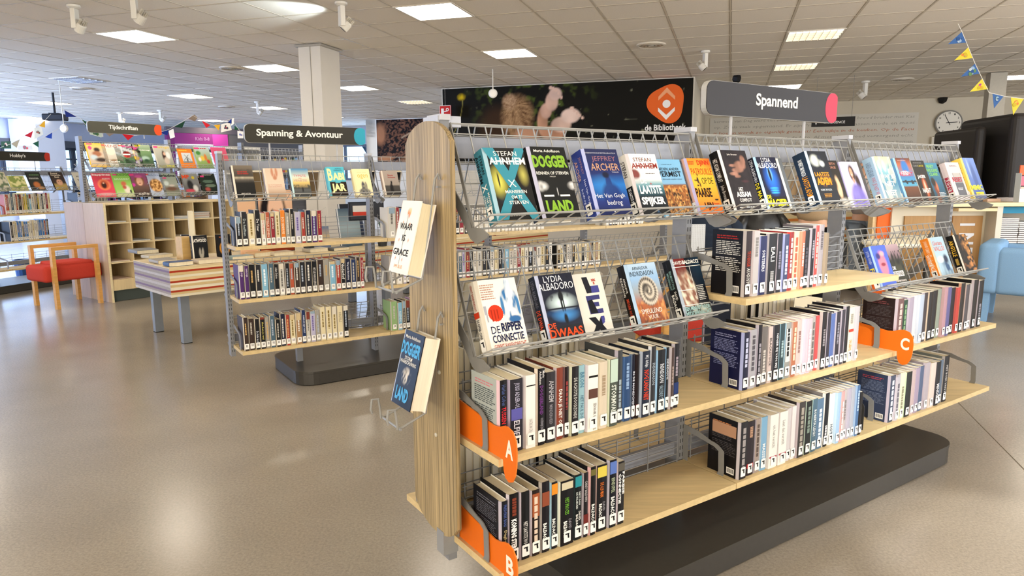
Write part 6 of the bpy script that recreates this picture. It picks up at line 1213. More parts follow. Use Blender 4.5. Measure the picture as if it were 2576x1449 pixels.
mag(.545, U1, 'green landscape magazine with a yellow corner on the upper tier', A_([(0, '3a4a3a'), (.3, '4c6648'), (.7, '7a9a6c'), (1, 'a9b8a0')], (.55, .40, .3, .12, 'a9c4b4', .5), (.6, .30, .2, .1, '2c4a34', .5), (.1, .98, .4, .1, 'e8dc3a', .2), (.05, .4, .14, .7, 'd9d6d0', .2)), [('Onderwegs', .34, .72, .95, .79, 'f2f0ea', .02), ('#poly', [(.05, .78), (.24, .78), (.24, .84), (.05, .84)], PK)], '8aa078')
mag(.790, U1, 'magazine with a dark-haired bride and a horse on the upper tier', A_([(0, '8a8a3c'), (.15, '9a9a8c'), (.6, 'b4b4a8'), (1, 'c9c4b4')], (.50, .52, .12, .28, '3a2018', .3), (.55, .62, .08, .09, 'd9b098', .3), (.75, .55, .16, .2, 'e4e4e0', .4), (.6, .3, .2, .2, 'c9b8a8', .4)), [('laVogie', .30, .84, .95, .95, 'd8b83a', .02), ('#poly', [(.05, .88), (.28, .88), (.28, .95), (.05, .95)], PK), ('Travel', .5, .03, .95, .12, 'e4e03a', .03)], 'c9c4b4')
mag(1.085, U1, 'orange magazine with a small windmill photo on the upper tier', lambda X, Y: np.where(((X > .16) & (X < .84) & (Y > .26) & (Y < .80))[..., None], mixc(vgrad(X, Y, [(0, '6a6a6a'), (.33, '8a8a88'), (.36, 'd0d4d6'), (1, 'dde0e2')]), C3('4a4c50'), np.clip(ell(X, Y, .5, .42, .06, .14, .3) + (np.abs((X - .5) * .7 - (Y - .56)) < .012) * 1. * (np.abs(X - .5) < .24) + (np.abs((X - .5) * .7 + (Y - .56)) < .012) * 1. * (np.abs(X - .5) < .24), 0, 1)), C3('e8822a')), [('#lines', .1, .86, .7, .93, 1, 'f4d04a')], 'e8822a', w=.19, h=.255)
mag(1.300, U1, 'green magazine with cartoon animals on the upper tier', A_([(0, '7a9a5c'), (.4, '9ab46a'), (1, 'c9d8dc')], (.4, .45, .18, .14, 'e8c44a', .4), (.62, .5, .12, .2, 'd8803c', .4), (.75, .3, .14, .12, 'c84a3a', .4), (.2, .4, .12, .12, 'e8e4dc', .4), (.2, .7, .2, .12, '4a8a3c', .4)), [('#poly', [(.05, .88), (.35, .88), (.35, .96), (.05, .96)], PK), ('#lines', .35, .88, .95, .95, 1, 'c83a34')], '9ab46a')
mag(1.540, U1, 'pink-topped magazine at the right end of the upper tier', A_([(0, 'b86a4a'), (1, 'e85a8a')]), [], 'e85a8a')
mag(.070, U2_, 'coral magazine with a woman inside an orange ring on the lower tier', A_('d8485c', (.5, .52, .38, .26, 'e8845c', .2), (.5, .52, .28, .2, 'c85a3c', .3), (.48, .50, .16, .16, '3a1c18', .3), (.48, .58, .06, .05, 'd9a488', .3), (.5, .12, .6, .06, 'e8a0a8', .4)), [('happinez', .04, .88, .97, .98, 'f4f0ee', .03), ('#lines', .5, .74, .9, .80, 2, 'f4f0ee')], 'd8485c')
mag(.285, U2_, 'lime green magazine with a watercolour couple on the lower tier', A_([(0, 'c8c9a8'), (.3, '9ac864'), (1, '8ac45a')], (.5, .55, .2, .14, 'c86a50', .5), (.62, .3, .22, .22, 'e8dcd0', .5), (.5, .4, .14, .1, 'b85a4a', .4), (.8, .22, .05, .09, '1c1c1c', .3)), [('BOLOGIE', .24, .90, .96, .985, '2a3a20', .0), ('#poly', [(.06, .91), (.28, .91), (.28, .97), (.06, .97)], PK), ('#lines', .1, .70, .9, .78, 2, 'e4f0d8')], '8ac45a')
mag(.475, U2_, 'magazine with a smiling pink-haired woman on the lower tier', A_([(0, '2a2024'), (.4, '6a5248'), (1, 'a8508a')], (.5, .68, .32, .26, '8a5a3c', .3), (.5, .64, .2, .20, 'e0b094', .2), (.5, .56, .08, .02, '8a2c30', .4), (.42, .68, .03, .015, '2a1c18', .4), (.58, .68, .03, .015, '2a1c18', .4), (.5, .86, .26, .08, 'c85a9a', .4), (.1, .5, .12, .08, 'c83a9a', .2)), [('#poly', [(.04, .9), (.3, .9), (.3, .97), (.04, .97)], PK), ('zalia', .3, .07, .85, .18, 'f2ece8', .0)], '6a5248')
mag(.660, U2_, 'food magazine with a dish of gnocchi on the lower tier', A_n([(0, 'a9b8d0'), (1, 'b9c4dc')], [(.12, .95, .12, .05, 'e8544a', .2)], '8a5a2c', 'e0b070', 16, (.5, .46, .44, .33)), [('delicious', .18, .88, .95, .98, '5a6a94', .0)], 'a9b8d0')
mag(.830, U2_, 'grey-green magazine with a dark lower-case masthead on the lower tier', A_([(0, '8c9a88'), (.3, '6c6258'), (.5, '9aa094'), (1, 'a9b4a4')], (.55, .3, .4, .12, '6a4c3c', .5), (.3, .55, .2, .14, 'c9d4d0', .5), (.6, .45, .25, .06, 'c4bab0', .5)), [('ariadne', .04, .84, .97, .96, '2a302c', .03), ('#poly', [(.2, .76), (.42, .76), (.42, .82), (.2, .82)], PK)], '9aa894')
mag(1.110, U2_, 'magazine with a cyclist and a red and white logo on the lower tier', A_([(0, '3a3a3c'), (.4, '6c6c6c'), (1, 'a0a4a4')], (.4, .45, .24, .3, '2a2a2c', .4), (.7, .3, .2, .2, 'd0d0cc', .5), (.7, .8, .12, .08, 'e0c83a', .3), (.3, .2, .4, .1, 'c84a5a', .5)), [('MP', .05, .76, .5, .93, 'e4542c', .04)], '6c6c6c')
mag(1.350, U2_, 'dark green magazine with old film rolls on the lower tier', A_([(0, '1c241e'), (1, '26342a')], (.45, .62, .4, .08, '5c7464', .2), (.55, .42, .4, .08, '6a7c6a', .2), (.3, .25, .22, .12, 'a8544c', .5)), [('#poly', [(.06, .82), (.3, .82), (.3, .9), (.06, .9)], PK), ('#lines', .2, .9, .9, .97, 2, 'd8d4cc')], '26342a')
for q, (u, dz, w, c) in enumerate(((.05, .02, .3, '3f7fc0'), (.45, .02, .3, '6a5a9a'), (1.05, .02, .24, 'd85a34'), (1.3, .02, .25, '3a70c0'))):
    pass

# ------------------------------------------------------------ hobby unit at the far left
MH = frame(-6.40, 8.45, 17.5)
hob = Unit('bookcase', 'grey library bookcase under the hobby name board at the far left', -1.0, 4, 0.0, M=MH, plinth=True)
for k in range(3):
    for z in (.26, .592, .924): hob.shelf(k, z)
    hob.rack(k, n=14, col='8f8f8e'); hob.rack(k, n=12, side=1, col='8f8f8e')
hob.shelf(3, .592); hob.shelf(3, .924); hob.rack(3, n=14, col='8f8f8e')
def hrow(code, u0, u1, z, where, seed, h=.255, grp=None, st=None):
    row(quick(code, h, seed), u0, u1, z, -.275, where, M=MH, depth=.19, seed=seed, sticker=st, group=grp, stuff=u0 > 1)
def white_foot(u0, u1, z, lab):
    pass
hrow('TTgSgrkKnYYebgGKYgKWrC', .03, .62, .9465, 'upper shelf of the hobby case', 40, .24, 'books on the upper hobby shelf', 'code')
hrow('KgCUUDUUWWCWWUUURUK', .06, .56, .6145, 'middle shelf of the hobby case', 41, .24, 'books on the middle hobby shelf', 'code')
hrow('KDnKgDKgKKgK', 1.03, 1.5, .9465, 'upper second-bay shelf of the hobby case', 42, .24, 'books on the second bay of the hobby case', None)
hrow('kKBKDgKDnKKDk', 1.03, 1.6, .6145, 'middle second-bay shelf of the hobby case', 43, .24, 'books on the second bay of the hobby case', None)
mb = MB()
name_board(.05, 1.60, 1.715, .84, "Hobby's", 'c23a2c', "dark name board reading Hobby's with a red disc", 0, M=MH, board='35322c', fs=(.36, .60), base=1.475)
name_board(-.35, 1.60, 1.715, .84, ' ', 'b8343a', 'second dark name board with a red disc behind the hobby one, at the left edge', 2.2, M=MH, board='3c3a3c', fs=(.36, .60), base=1.3)
def hb(u, label, c, art, texts, w=.19, h=.25):
    return book(label, MH @ V3((u, -.146 - .018, 1.228)), (-TH, 0, rz(MH)[2]), w, h, .015, c, front=art, texts=texts, res=(18, 26), sticker=None, hinge=c, seed=int(u * 70) + 5)
hb(.02, 'pale patterned craft book at the left of the hobby rack', 'a9a48c', A_n('b4ae98', [], '6a7a5c', 'd8d0b4', 9, (.5, .5, .6, .7)), [])
hb(.22, 'yellow flower book on the hobby rack', 'c9c07a', A_n('cfc88a', [], '8a9a4c', 'e8e0a0', 9, (.5, .6, .6, .6)), [], .22, .20)
hb(.48, 'dark cover with an orange figure on the hobby rack', '23261f', A_([(0, '3a3430'), (.45, '2a2c24'), (1, '22261e')], (.45, .3, .3, .2, 'c8743a', .4), (.7, .12, .3, .1, 'd89a5a', .5)), [('#lines', .2, .78, .9, .9, 1, '6a8a5a'), ('#lines', .1, .6, .8, .7, 2, 'd8d4cc')])
hb(.80, 'dark portrait photography handbook with a face on the hobby rack', '2a201c', A_([(0, 'c9a84a'), (.28, 'b89a58'), (.4, '3a2820'), (1, '30241e')], (.5, .42, .28, .2, 'd8a484', .3), (.42, .46, .04, .02, '2a1c18', .4), (.6, .46, .04, .02, '2a1c18', .4)), [('Portret', .1, .88, .62, .97, 'e8d8c0', .02), ('Fotografie', .08, .78, .8, .86, 'e8d8c0', .02), ('Boek', .3, .68, .66, .76, 'e8d8c0', .02)])
hb(1.14, 'pale lettered book beside the magazine rack post', 'c9c4b4', A_('d2ccba'), [('WAAR', .2, .7, .8, .8, '3a3832', .02), ('TAAL', .2, .5, .8, .6, '3a3832', .02)])

# ------------------------------------------------------------ red armchair
MR = frame(-4.83, 7.20, 32)
ch = thing('armchair', 'boxy red upholstered armchair with open oak frame arms', 'chair', MR @ V3((0, 0, 0)), rz(MR))
mb = MB(); mb.bevbox(-.085, .515, .03, .445, .285, .455, 'c8463a', .035, 4); mb.build('seat', 'fabric', ch, smooth=True)
mb = MB(); mb.bevbox(.05, .44, .065, .41, .44, .485, 'cc4c40', .02, 3); mb.build('cushion', 'fabric', ch, smooth=True)
OAK = 'd9a45c'
for y in (-.005, .455):
    arm = None
    for nm, x0, x1, z0, z1 in (('armrest', -.02, .455, .625, .66), ('leg', -.02, .015, 0, .624), ('leg', .42, .455, 0, .624)):
        mb = MB(); mb.box(x0, x1, y - .03, y + .022, z0, z1, OAK); mb.build(nm, 'board_wood', ch)
# blue bin just behind it
mb = MB(); mb.lathe([(.10, 0), (.12, .22), (.125, .22), (.125, .24), (.11, .24), (.10, .02)], '2c4a7a', 16); o = mb.build('storage_tub', 'plastic', loc=atz(38, 700, 0.0) + V3((0, .2, 0))); tag(o, 'small dark blue tub on the floor behind the red armchair', 'tub')

# ------------------------------------------------------------ striped display table
def striped_table(M, L_, Wd, z0, z1, lab, stripesF, stripesS, leg='7b8088'):
    t = thing('display_table', lab, 'table', M @ V3((0, 0, 0)), rz(M))
    mb = MB(); mb.box(.004, L_ - .004, .004, Wd - .004, z0 + .001, z1 - .001, 'd9c296'); mb.build('carcass', 'board_wood', t)
    mb = MB(); mb.box(0.0, L_, 0.0, Wd, z1, z1 + .006, 'dcc79c'); mb.build('table_top', 'board_wood', t)
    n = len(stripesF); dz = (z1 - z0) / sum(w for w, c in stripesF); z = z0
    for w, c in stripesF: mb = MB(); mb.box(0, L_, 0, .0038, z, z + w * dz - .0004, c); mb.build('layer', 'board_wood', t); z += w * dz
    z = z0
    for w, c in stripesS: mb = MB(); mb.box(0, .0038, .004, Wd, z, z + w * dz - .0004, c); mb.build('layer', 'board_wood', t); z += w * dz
    z = z0
    for x, y in ((.12, .08), (L_ - .14, .08), (.12, Wd - .12), (L_ - .14, Wd - .12)):
        mb = MB(); mb.box(x - .035, x + .035, y - .03, y + .03, .006, z0, leg); mb.build('leg', 'steel_paint', t)
        mb = MB(); mb.box(x - .035, x + .035, y - .03, y + .03, 0, .006, '1c1c1c'); mb.build('foot', 'matt', t)
    return t
MD = frame(-2.76, 5.50, 44)
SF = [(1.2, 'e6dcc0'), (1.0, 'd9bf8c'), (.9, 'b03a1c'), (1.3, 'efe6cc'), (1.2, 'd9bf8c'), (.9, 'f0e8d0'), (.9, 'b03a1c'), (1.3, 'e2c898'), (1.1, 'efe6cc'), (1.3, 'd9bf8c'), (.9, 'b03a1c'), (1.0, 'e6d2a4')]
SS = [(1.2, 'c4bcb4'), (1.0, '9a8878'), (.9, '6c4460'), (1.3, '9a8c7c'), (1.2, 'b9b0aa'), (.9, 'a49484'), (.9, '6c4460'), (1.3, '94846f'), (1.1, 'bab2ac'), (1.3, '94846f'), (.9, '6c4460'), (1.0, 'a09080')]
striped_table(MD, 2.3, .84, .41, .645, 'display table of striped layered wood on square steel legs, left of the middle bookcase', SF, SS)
ZT = .652
def flat_book(px, py, z, w, h, t, c, lab, yaw=0., pg=None):
    p = atz(px, py, z); R_ = thing('book', lab, 'book', p, (0, 0, rz(MD)[2] + yaw)); m_ = book_mesh(w, h, t, c, c, c, c, 'eeeeee')
    # laid flat on its back cover
    m_.M = None; mt = Matrix.Rotation(-math.pi / 2, 4, 'X'); m_.v = [tuple(Matrix.Translation((0, 0, t)) @ (mt @ V3(v))) for v in m_.v]
    m_.v = [(x, -y, z_) if False else (x, y, z_) for x, y, z_ in m_.v]; m_.build('cover', 'print', R_)
    mb = MB(); mb.box(.004, w - .004, .004, h - .004, .0026, t - .0026, 'e6dcc2'); mb.build('page_block', 'paper', R_); return R_
FB = [(345, 640, .20, .26, .035, '7c7e80', 'grey book lying at the left corner of the striped table', 0), (375, 652, .22, .16, .03, 'b9b09c', 'pale book lying near the left edge of the striped table', .1), (398, 665, .16, .22, .03, '9a948c', 'taupe book lying on the striped table by its corner', 0),
      (425, 672, .20, .13, .035, '2a4a78', 'glossy blue and black book lying at the front corner of the striped table', 0), (500, 665, .22, .15, .035, 'c9b8a0', 'cream book with a brown label lying on the striped table', 0), (585, 655, .2, .14, .03, '8fa4a8', 'blue-grey book lying behind the rack post on the striped table', 0),
      (640, 648, .22, .15, .04, 'd0a878', 'tan book lying on the striped table behind the middle bookcase', .1), (690, 645, .2, .14, .035, 'c4b8a4', 'pale book lying right of the tan one on the striped table', 0), (780, 636, .2, .15, .035, 'bcb8ac', 'light grey book lying further right on the striped table', 0), (840, 632, .18, .13, .03, '5a5c60', 'dark grey book lying at the far end of the striped table', 0)]
for px, py, w, h, t, c, lab, yw in FB: flat_book(px, py, ZT, w, h, t, c, lab, yw)
def stand(px, py, z, w, h, t, c, lab, art=None, texts=(), yaw=0, spine=(), hinge=None, lean=0.06):
    p = atz(px, py, z); return book(lab, p, (-lean, 0, rz(MD)[2] + yaw), w, h, t, c, front=art, texts=texts, spine=spine, res=(20, 30), hinge=hinge or c, sticker=None, seed=int(px))
def rabbit(X, Y): b = full(X, '111113'); return mixc(b, C3('b9b4a8'), np.clip(ell(X, Y, .42, .30, .09, .22, .4) + ell(X, Y, .62, .30, .09, .22, .4) + ell(X, Y, .52, .14, .14, .12, .4), 0, 1) * .8)
stand(487, 655, ZT + .001, .135, .215, .05, '131315', 'black novel with a pale hare standing upright on the striped table', rabbit, [('MARGARET', .28, .88, .84, .92, 'b9b4ac'), ('ATWOOD', .10, .72, .94, .86, 'efece6', .04)], hinge='e8e2d4', spine=[('ATWOOD', .3, .6, 'b9b4ac')])
def fire(X, Y):
    b = full(X, '131113'); r = np.sqrt(((X - .5) / .36) ** 2 + ((Y - .42) / .26) ** 2); return mixc(b, C3('f0a020'), np.clip(1 - np.abs(r - 1) / .22, 0, 1) * (.6 + .6 * noise(X, Y, 12, 3)))
stand(549, 650, ZT + .001, .125, .212, .03, '131113', 'black novel with a ring of fire standing beside the hare one', fire, [('MARGARET', .2, .86, .84, .92, 'c86a3c', .02)])
stand(455, 648, ZT + .001, .14, .21, .05, '23355c', 'blue and black novel standing open-side out on the striped table', A_([(0, '3a6ac0'), (.3, '2a3c6a'), (1, '23262f')]), hinge='d8d4cc', yaw=-1.1)
mb = MB(); mb.box(0, .16, 0, .12, 0, .10, 'cfae74'); mb.box(.006, .154, -.001, 0, .006, .094, 'c4a268'); p = atz(478, 600, .86); o = mb.build('wooden_box', 'board_wood', loc=MD @ V3((.30, .50, ZT)), rot=rz(MD)); o.scale = (1.3, 1.2, 2.0)
tag(o, 'plain wooden riser box on the striped table behind the black novels', 'box')
book('cream paged book standing on the wooden riser box', MD @ V3((.42, .64, ZT + .204)), (0, 0, rz(MD)[2] - 1.9), .14, .22, .045, 'e6dcc2', hinge='e6dcc2', sticker=None, seed=5)
def face(X, Y):
    b = vgrad(X, Y, [(0, '8c3a20'), (.30, '9a3c22'), (.32, 'e8dcd0'), (.34, 'e0b496'), (1, 'e6bc9c')]); b = mixc(b, C3('1f1a1c'), ell(X, Y, .42, .58, .42, .5, .15) * (Y > .33)); b = mixc(b, C3('eec4a8'), ell(X, Y, .5, .62, .26, .40, .15) * (Y > .36)); b = mixc(b, C3('b8484c'), ell(X, Y, .53, .50, .09, .035, .4)); b = mixc(b, C3('3a2420'), np.clip(ell(X, Y, .4, .68, .06, .02, .4) + ell(X, Y, .64, .68, .06, .02, .4), 0, 1)); return mixc(b, C3('e8c0a4'), ell(X, Y, .8, .40, .16, .05, .4) * (Y > .34))
t = thing('poster_stand', 'poster of a woman with red lips standing behind the middle bookcase', 'poster', MD @ V3((1.02, .50, ZT)), rz(MD))
mb = MB(); mb.box(0, .36, 0, .01, 0, .60, '2a2020'); mb.build('backing', 'plastic', t); mb = MB(); mb.grid((V3((0, -.001, 0)), V3((1, 0, 0)), Zv), .005, .005, .355, .595, 30, 46, face); mb.build('print', 'ink', t)
t = thing('acrylic_sign', 'peach sign card with small grey lettering behind the rack post', 'sign', MD @ V3((.78, .40, ZT)), rz(MD))
mb = MB(); mb.box(0, .17, 0, .008, 0, .50, 'e4b894'); mb.build('card', 'plastic', t); mb = MB(); mb.box(.03, .165, -.002, 0, .12, .28, 'e2e2e0'); mb.text('The', (V3((0, -.003, 0)), V3((1, 0, 0)), Zv), .04, .22, .10, .25, '6a6a6a'); mb.text('thril', (V3((0, -.003, 0)), V3((1, 0, 0)), Zv), .04, .18, .11, .21, '6a6a6a'); mb.build('label', 'ink', t)
for q, (x, y, w, h, c1, c2, lab) in enumerate(((1.50, .52, .30, .22, '5a6f94', 'b9a480', 'blue and sand landscape book standing behind the novels on the middle bookcase'), (1.86, .42, .26, .40, '3c4f60', '8fa0a8', 'large slate picture book leaning behind the middle bookcase'), (2.00, .60, .28, .44, '10141c', '2a3450', 'black framed picture book behind the slate one'))):
    book(lab, MD @ V3((x, y, ZT)), (-.16, 0, rz(MD)[2]), w, h, .02, c1, front=A_([(0, c1), (.5, c2), (1, c1)]), res=(10, 14), hinge='c9ccd0', sticker=None, seed=q)
# spiky plant
def leaf_plant(base, lab, n=9, h=.4, col='3f5c3a', seed=1, spread=.5, w=.012):
    R = random.Random(seed); t = thing('potted_plant', lab, 'plant', base)
    mb = MB(); mb.lathe([(.045, 0), (.06, .10), (.065, .10), (.055, .09)], '3a3c40', 14); mb.build('pot', 'plastic', t)
    for k in range(n):
        a = R.uniform(0, 6.28); L_ = h * R.uniform(.7, 1.0); mb = MB(); pts = []
        for i in range(6): f = i / 5; pts.append((math.cos(a) * spread * L_ * f * f, math.sin(a) * spread * L_ * f * f, .09 + L_ * (f - .35 * spread * f ** 3)))
        side = V3((-math.sin(a), math.cos(a), 0)) * w; vs = []; 
        for i, q in enumerate(pts): s_ = side * (1 - (i / 5) ** 2) ; vs += [V3(q) - s_, V3(q) + s_ + V3((0, 0, .001))]
        mb.add(vs, [(2 * i, 2 * i + 1, 2 * i + 3, 2 * i + 2) for i in range(5)], col); mb.build('leaf', 'plastic', t)
    return t
leaf_plant(MD @ V3((1.42, .30, ZT)), 'spiky green plant behind the upper shelf of the middle bookcase', 10, .42, '4a6040', 2)
leaf_plant(MD @ V3((2.22, .20, ZT)), 'spiky grey-green plant behind the second post of the middle bookcase', 9, .45, '5c7468', 6)
# tablet on a stand with a red and white card
t = thing('display_screen', 'black framed display with a white and red card beside the second post', 'screen', SW(2.02, 5.35, .0) + V3((0, 0, 0)), (0, 0, RS))
mb = MB(); mb.box(0, .30, 0, .02, 1.02, 1.17, '202228'); mb.box(.13, .17, .0, .02, .0, 1.02, '77797c'); mb.box(.02, .28, -.1, .12, 0, .012, '77797c'); mb.build('screen_body', 'plastic', t)
mb = MB(); mb.box(.01, .29, -.001, 0, 1.03, 1.16, '3a3c44'); mb.build('screen', 'print', t); mb = MB(); mb.box(.03, .15, -.008, -.002, 1.07, 1.14, 'eae6e0'); mb.box(.03, .15, -.0085, -.002, 1.06, 1.09, 'd0402c'); mb.build('card', 'print', t)
# second striped table behind the middle unit and the white furniture glimpsed under its shelves
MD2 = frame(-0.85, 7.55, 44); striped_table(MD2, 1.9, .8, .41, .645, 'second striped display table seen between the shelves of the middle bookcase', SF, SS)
for q, (x, y, w, h, t_, c) in enumerate(((.1, .1, .2, .14, .04, 'd8d0bc'), (.4, .12, .22, .15, .04, 'c9b48c'), (.75, .1, .2, .15, .05, 'e4dcc8'), (1.1, .15, .2, .14, .04, 'a8442c'))):
    p = MD2 @ V3((x, y, ZT)); r_ = thing('book', '%s flat book on the second striped table' % ['pale', 'tan', 'thick cream', 'rust-red'][q], 'book', p, rz(MD2)); m_ = book_mesh(w, h, t_, c, c, c, c, 'e'); mt = Matrix.Translation((0, 0, t_)) @ Matrix.Rotation(-math.pi / 2, 4, 'X'); m_.v = [tuple(mt @ V3(v)) for v in m_.v]; m_.build('cover', 'print', r_)
    mb = MB(); mb.box(.004, w - .004, .004, h - .004, .003, t_ - .003, 'e6dcc2'); mb.build('page_block', 'paper', r_)
# ------------------------------------------------------------ bunting
def flag(pts, depth, col, lab, group=None, art=None):
    P_ = [at(x, y, depth) for x, y in pts]; o = P_[0]; n = Vector((0, 1, 0)); mb = MB()
    vs = [p - o for p in P_] + [p - o + n * .002 for p in P_]; k = len(P_); fs = [tuple(range(k)), tuple(reversed(range(k, 2 * k)))] + [(i, (i + 1) % k, k + (i + 1) % k, k + i) for i in range(k)]
    mb.add(vs, fs, col); f = mb.build('flag', 'ink', group or BUNT, loc=o); f['label'] = lab
    if art:
        mb = MB(); c = sum((v for v in vs[:k]), Vector()) / k - n * .001
        R = random.Random(len(lab)); s = max((v - vs[0]).length for v in vs[:k])
        for q in range(7): a = R.uniform(0, 6.28); r = R.uniform(0, .16) * s; mb.disc((0, 0), s * R.uniform(.05, .12), (c + V3((math.cos(a) * r, -.0003 * q, math.sin(a) * r)), V3((1, 0, 0)), Zv), art[q % len(art)], 8)
        mb.build('print', 'ink', f)
def cord(pts, lab, r=.0025, col='d8d4cc'):
    global BUNT
    BUNT = thing('bunting', lab, 'bunting', (0, 0, 0)); mb = MB(); mb.tube([at(*p) for p in pts], r, col, 5); mb.build('cord', 'matt', BUNT); return BUNT
GL = 'bunting at the left'
d = 9.0
BA = cord([(-20, 378, d), (28, 362, d), (62, 341, d), (88, 322, d), (113, 303, d), (128, 287, d)], 'string of mixed flags running from the dark projector down to the left edge')
BB = cord([(150, 270, d), (163, 277, d), (205, 300, d), (222, 322, d), (265, 333, d), (307, 336, d), (340, 341, d), (402, 333, d), (424, 326, d), (462, 304, d), (485, 290, d), (507, 303, d), (538, 315, d), (583, 298, d), (600, 325, d), (606, 331, d)], 'long string of mixed flags sagging behind the magazines name board')
BC = cord([(77, 363, d), (97, 354, d), (131, 333, d), (158, 318, d), (166, 309, d)], 'short string with a blue and a green flag before the blue pillar')
for pts, c, lab, art in (([(28, 362), (50, 350), (42, 372)], 'a89a7c', 'beige bunting flag left of the red one', None), ([(62, 341), (83, 329), (78, 347)], 'b81c28', 'red bunting flag in front of the blue wall, far left', None), ([(86, 323), (104, 318), (109, 338), (86, 351)], 'dcdcd0', 'square bunting picture with an elephant below the yellow flag', ['6a5c54', '8a7468', 'c8604c', '5c6a5c']),
                         ([(98, 317), (113, 303), (113, 321)], 'd9a020', 'yellow bunting flag just below the projector', None), ([(2, 356), (27, 355), (28, 374), (4, 374)], '3a5a44', 'bunting picture with a red figure at the left edge', ['c8483c', 'e8dcd0', '2a3c34', 'd8604c']), ([(44, 366), (80, 366), (82, 377), (46, 377)], 'e4e2e0', 'pale bunting picture with a pink fox above the hobby board', ['d8586a', 'c8b090', '7a8a94']),
                         ([(162, 277), (193, 294), (166, 294)], '1c2a6c', 'navy bunting flag right of the projector', None), ([(205, 300), (223, 309), (219, 323)], '1f4a34', 'dark green bunting flag at the left end of the magazines board', None), ([(222, 323), (262, 332), (255, 346), (226, 338)], 'b4bca8', 'bunting picture with yellow flowers under the magazines board', ['4a6a3c', 'd8c43a', '3c5844', '8a9a4c']),
                         ([(265, 334), (290, 334), (275, 343)], '8a7868', 'brown bunting flag under the magazines board', None), ([(307, 337), (337, 341), (322, 353)], 'c81c24', 'bright red bunting flag under the magazines board', None), ([(402, 333), (424, 326), (421, 341)], '1f3480', 'navy bunting flag beside the orange disc', None), ([(424, 329), (436, 324), (440, 345), (428, 349)], 'efefec', 'white bunting flag beside the orange disc', None),
                         ([(438, 319), (466, 304), (458, 322)], '1c3c2a', 'dark green bunting flag before the purple wall', None), ([(474, 299), (489, 288), (497, 296), (490, 305)], '7a6a5c', 'grey-brown bunting flag at the top of the cord', None), ([(507, 303), (529, 315), (519, 322)], 'c8242c', 'red bunting flag at the right end of the purple lintel', None), ([(538, 315), (554, 313), (550, 328)], 'd9a428', 'yellow bunting flag right of the red one over the magenta wall', None),
                         ([(556, 313), (578, 307), (583, 327), (556, 333)], 'e4e0d8', 'bunting picture with a dark elephant near the Avontuur board', ['2c2a34', 'b8484c', '3c3a4c', '5a4a54']), ([(572, 309), (583, 298), (583, 311)], '1f3a90', 'small navy bunting flag above the elephant picture', None), ([(583, 298), (589, 297), (588, 312), (581, 317)], 'f0f0ee', 'small white bunting flag above the elephant picture', None), ([(590, 316), (602, 326), (590, 327)], '1f5038', 'small green bunting flag left of the Avontuur board', None),
                         ([(597, 329), (612, 331), (612, 348), (598, 348)], 'eceae8', 'bunting picture with a red toy touching the Avontuur board', ['3c58a8', 'c8483c', '7a88c0']), ([(113, 345), (131, 333), (130, 349)], '2444a0', 'blue bunting flag in front of the blue pillar', None), ([(82, 361), (97, 354), (97, 371)], '1f5238', 'green bunting flag left of the blue pillar', None)):
    flag(pts, d, c, lab, BC if lab in ('blue bunting flag in front of the blue pillar', 'green bunting flag left of the blue pillar') else (BA if pts[0][0] < 120 and pts[0][1] > 310 else BB), art)
d = 5.0
cord([(2410, 60, d), (2420, 80, d), (2436, 119, d), (2453, 160, d), (2471, 198, d), (2488, 233, d), (2530, 243, d), (2590, 250, d)], 'string of blue and yellow flags running to the grey post at the right', .002)
BW = [('blue', '3a5c90', ['8aa0b8', '5c7a50', '2c4c80', 'a8b4bc']), ('yellow', 'c9b83c', ['a8408a', 'e07a3c', 'b8a030', 'd8c850'])]
for q, (pts, k, lab) in enumerate((([(2420, 80), (2385, 111), (2433, 107)], 0, 'blue patterned bunting flag, topmost at the right'), ([(2436, 119), (2401, 152), (2447, 146)], 1, 'yellow bunting flag second from the top at the right'), ([(2453, 160), (2417, 193), (2465, 185)], 0, 'blue patterned bunting flag third from the top at the right'), ([(2471, 198), (2440, 231), (2486, 224)], 1, 'yellow bunting flag just above the black speaker on the post'),
                                   ([(2497, 235), (2525, 242), (2501, 272)], 0, 'blue bunting flag hanging right of the grey post'), ([(2543, 245), (2576, 248), (2549, 289)], 1, 'yellow bunting flag with writing at the right edge'))):
    flag(pts, d, BW[k][1], lab, None, BW[k][2])

# ------------------------------------------------------------ ceiling spotlights, speakers, projector, detectors
def spot(px, py, lab, aim, k=1.0, glow=False):
    p = atz(px, py, CEIL - .004); t = thing('ceiling_spotlight', lab, 'spotlight', p, (0, 0, aim))
    mb = MB(); mb.lathe([(.055 * k, 0), (.055 * k, -.018 * k), (.03 * k, -.03 * k)], 'e4e0d8', 16); mb.build('mount', 'plastic', t)
    mb = MB(); mb.bevbox(-.022 * k, .022 * k, -.035 * k, .035 * k, -.20 * k, -.03 * k, 'e2ded6', .006 * k, 2); mb.build('driver_box', 'plastic', t)
    h = bpy.data.objects.new('lamp_head', None); COL.objects.link(h); h.parent = t; h.location = (.055 * k, 0, -.17 * k); h.rotation_euler = (.3, .7, 0); h.empty_display_size = .05
    mb = MB(); mb.lathe([(.036 * k, -.07 * k), (.042 * k, -.065 * k), (.040 * k, 0.0), (.030 * k, .01 * k)], 'ddd8ce', 18); mb.build('lamp_body', 'plastic', h)
    mb = MB()
    for q in range(12): a = 2 * math.pi * q / 12; mb.bar((.012 * k * math.cos(a), .012 * k * math.sin(a), .03 * k), (.034 * k * math.cos(a), .034 * k * math.sin(a), .03 * k), .002, .04 * k, 'cfc9bd')
    mb.build('cooling_fins', 'steel_paint', h)
    mb = MB(); mb.lathe([(.034 * k, -.0705 * k), (.030 * k, -.0715 * k)], 'f4f4f0' if glow else '2a2826', 18); mb.build('lens', 'spot_glow' if glow else 'plastic', h)
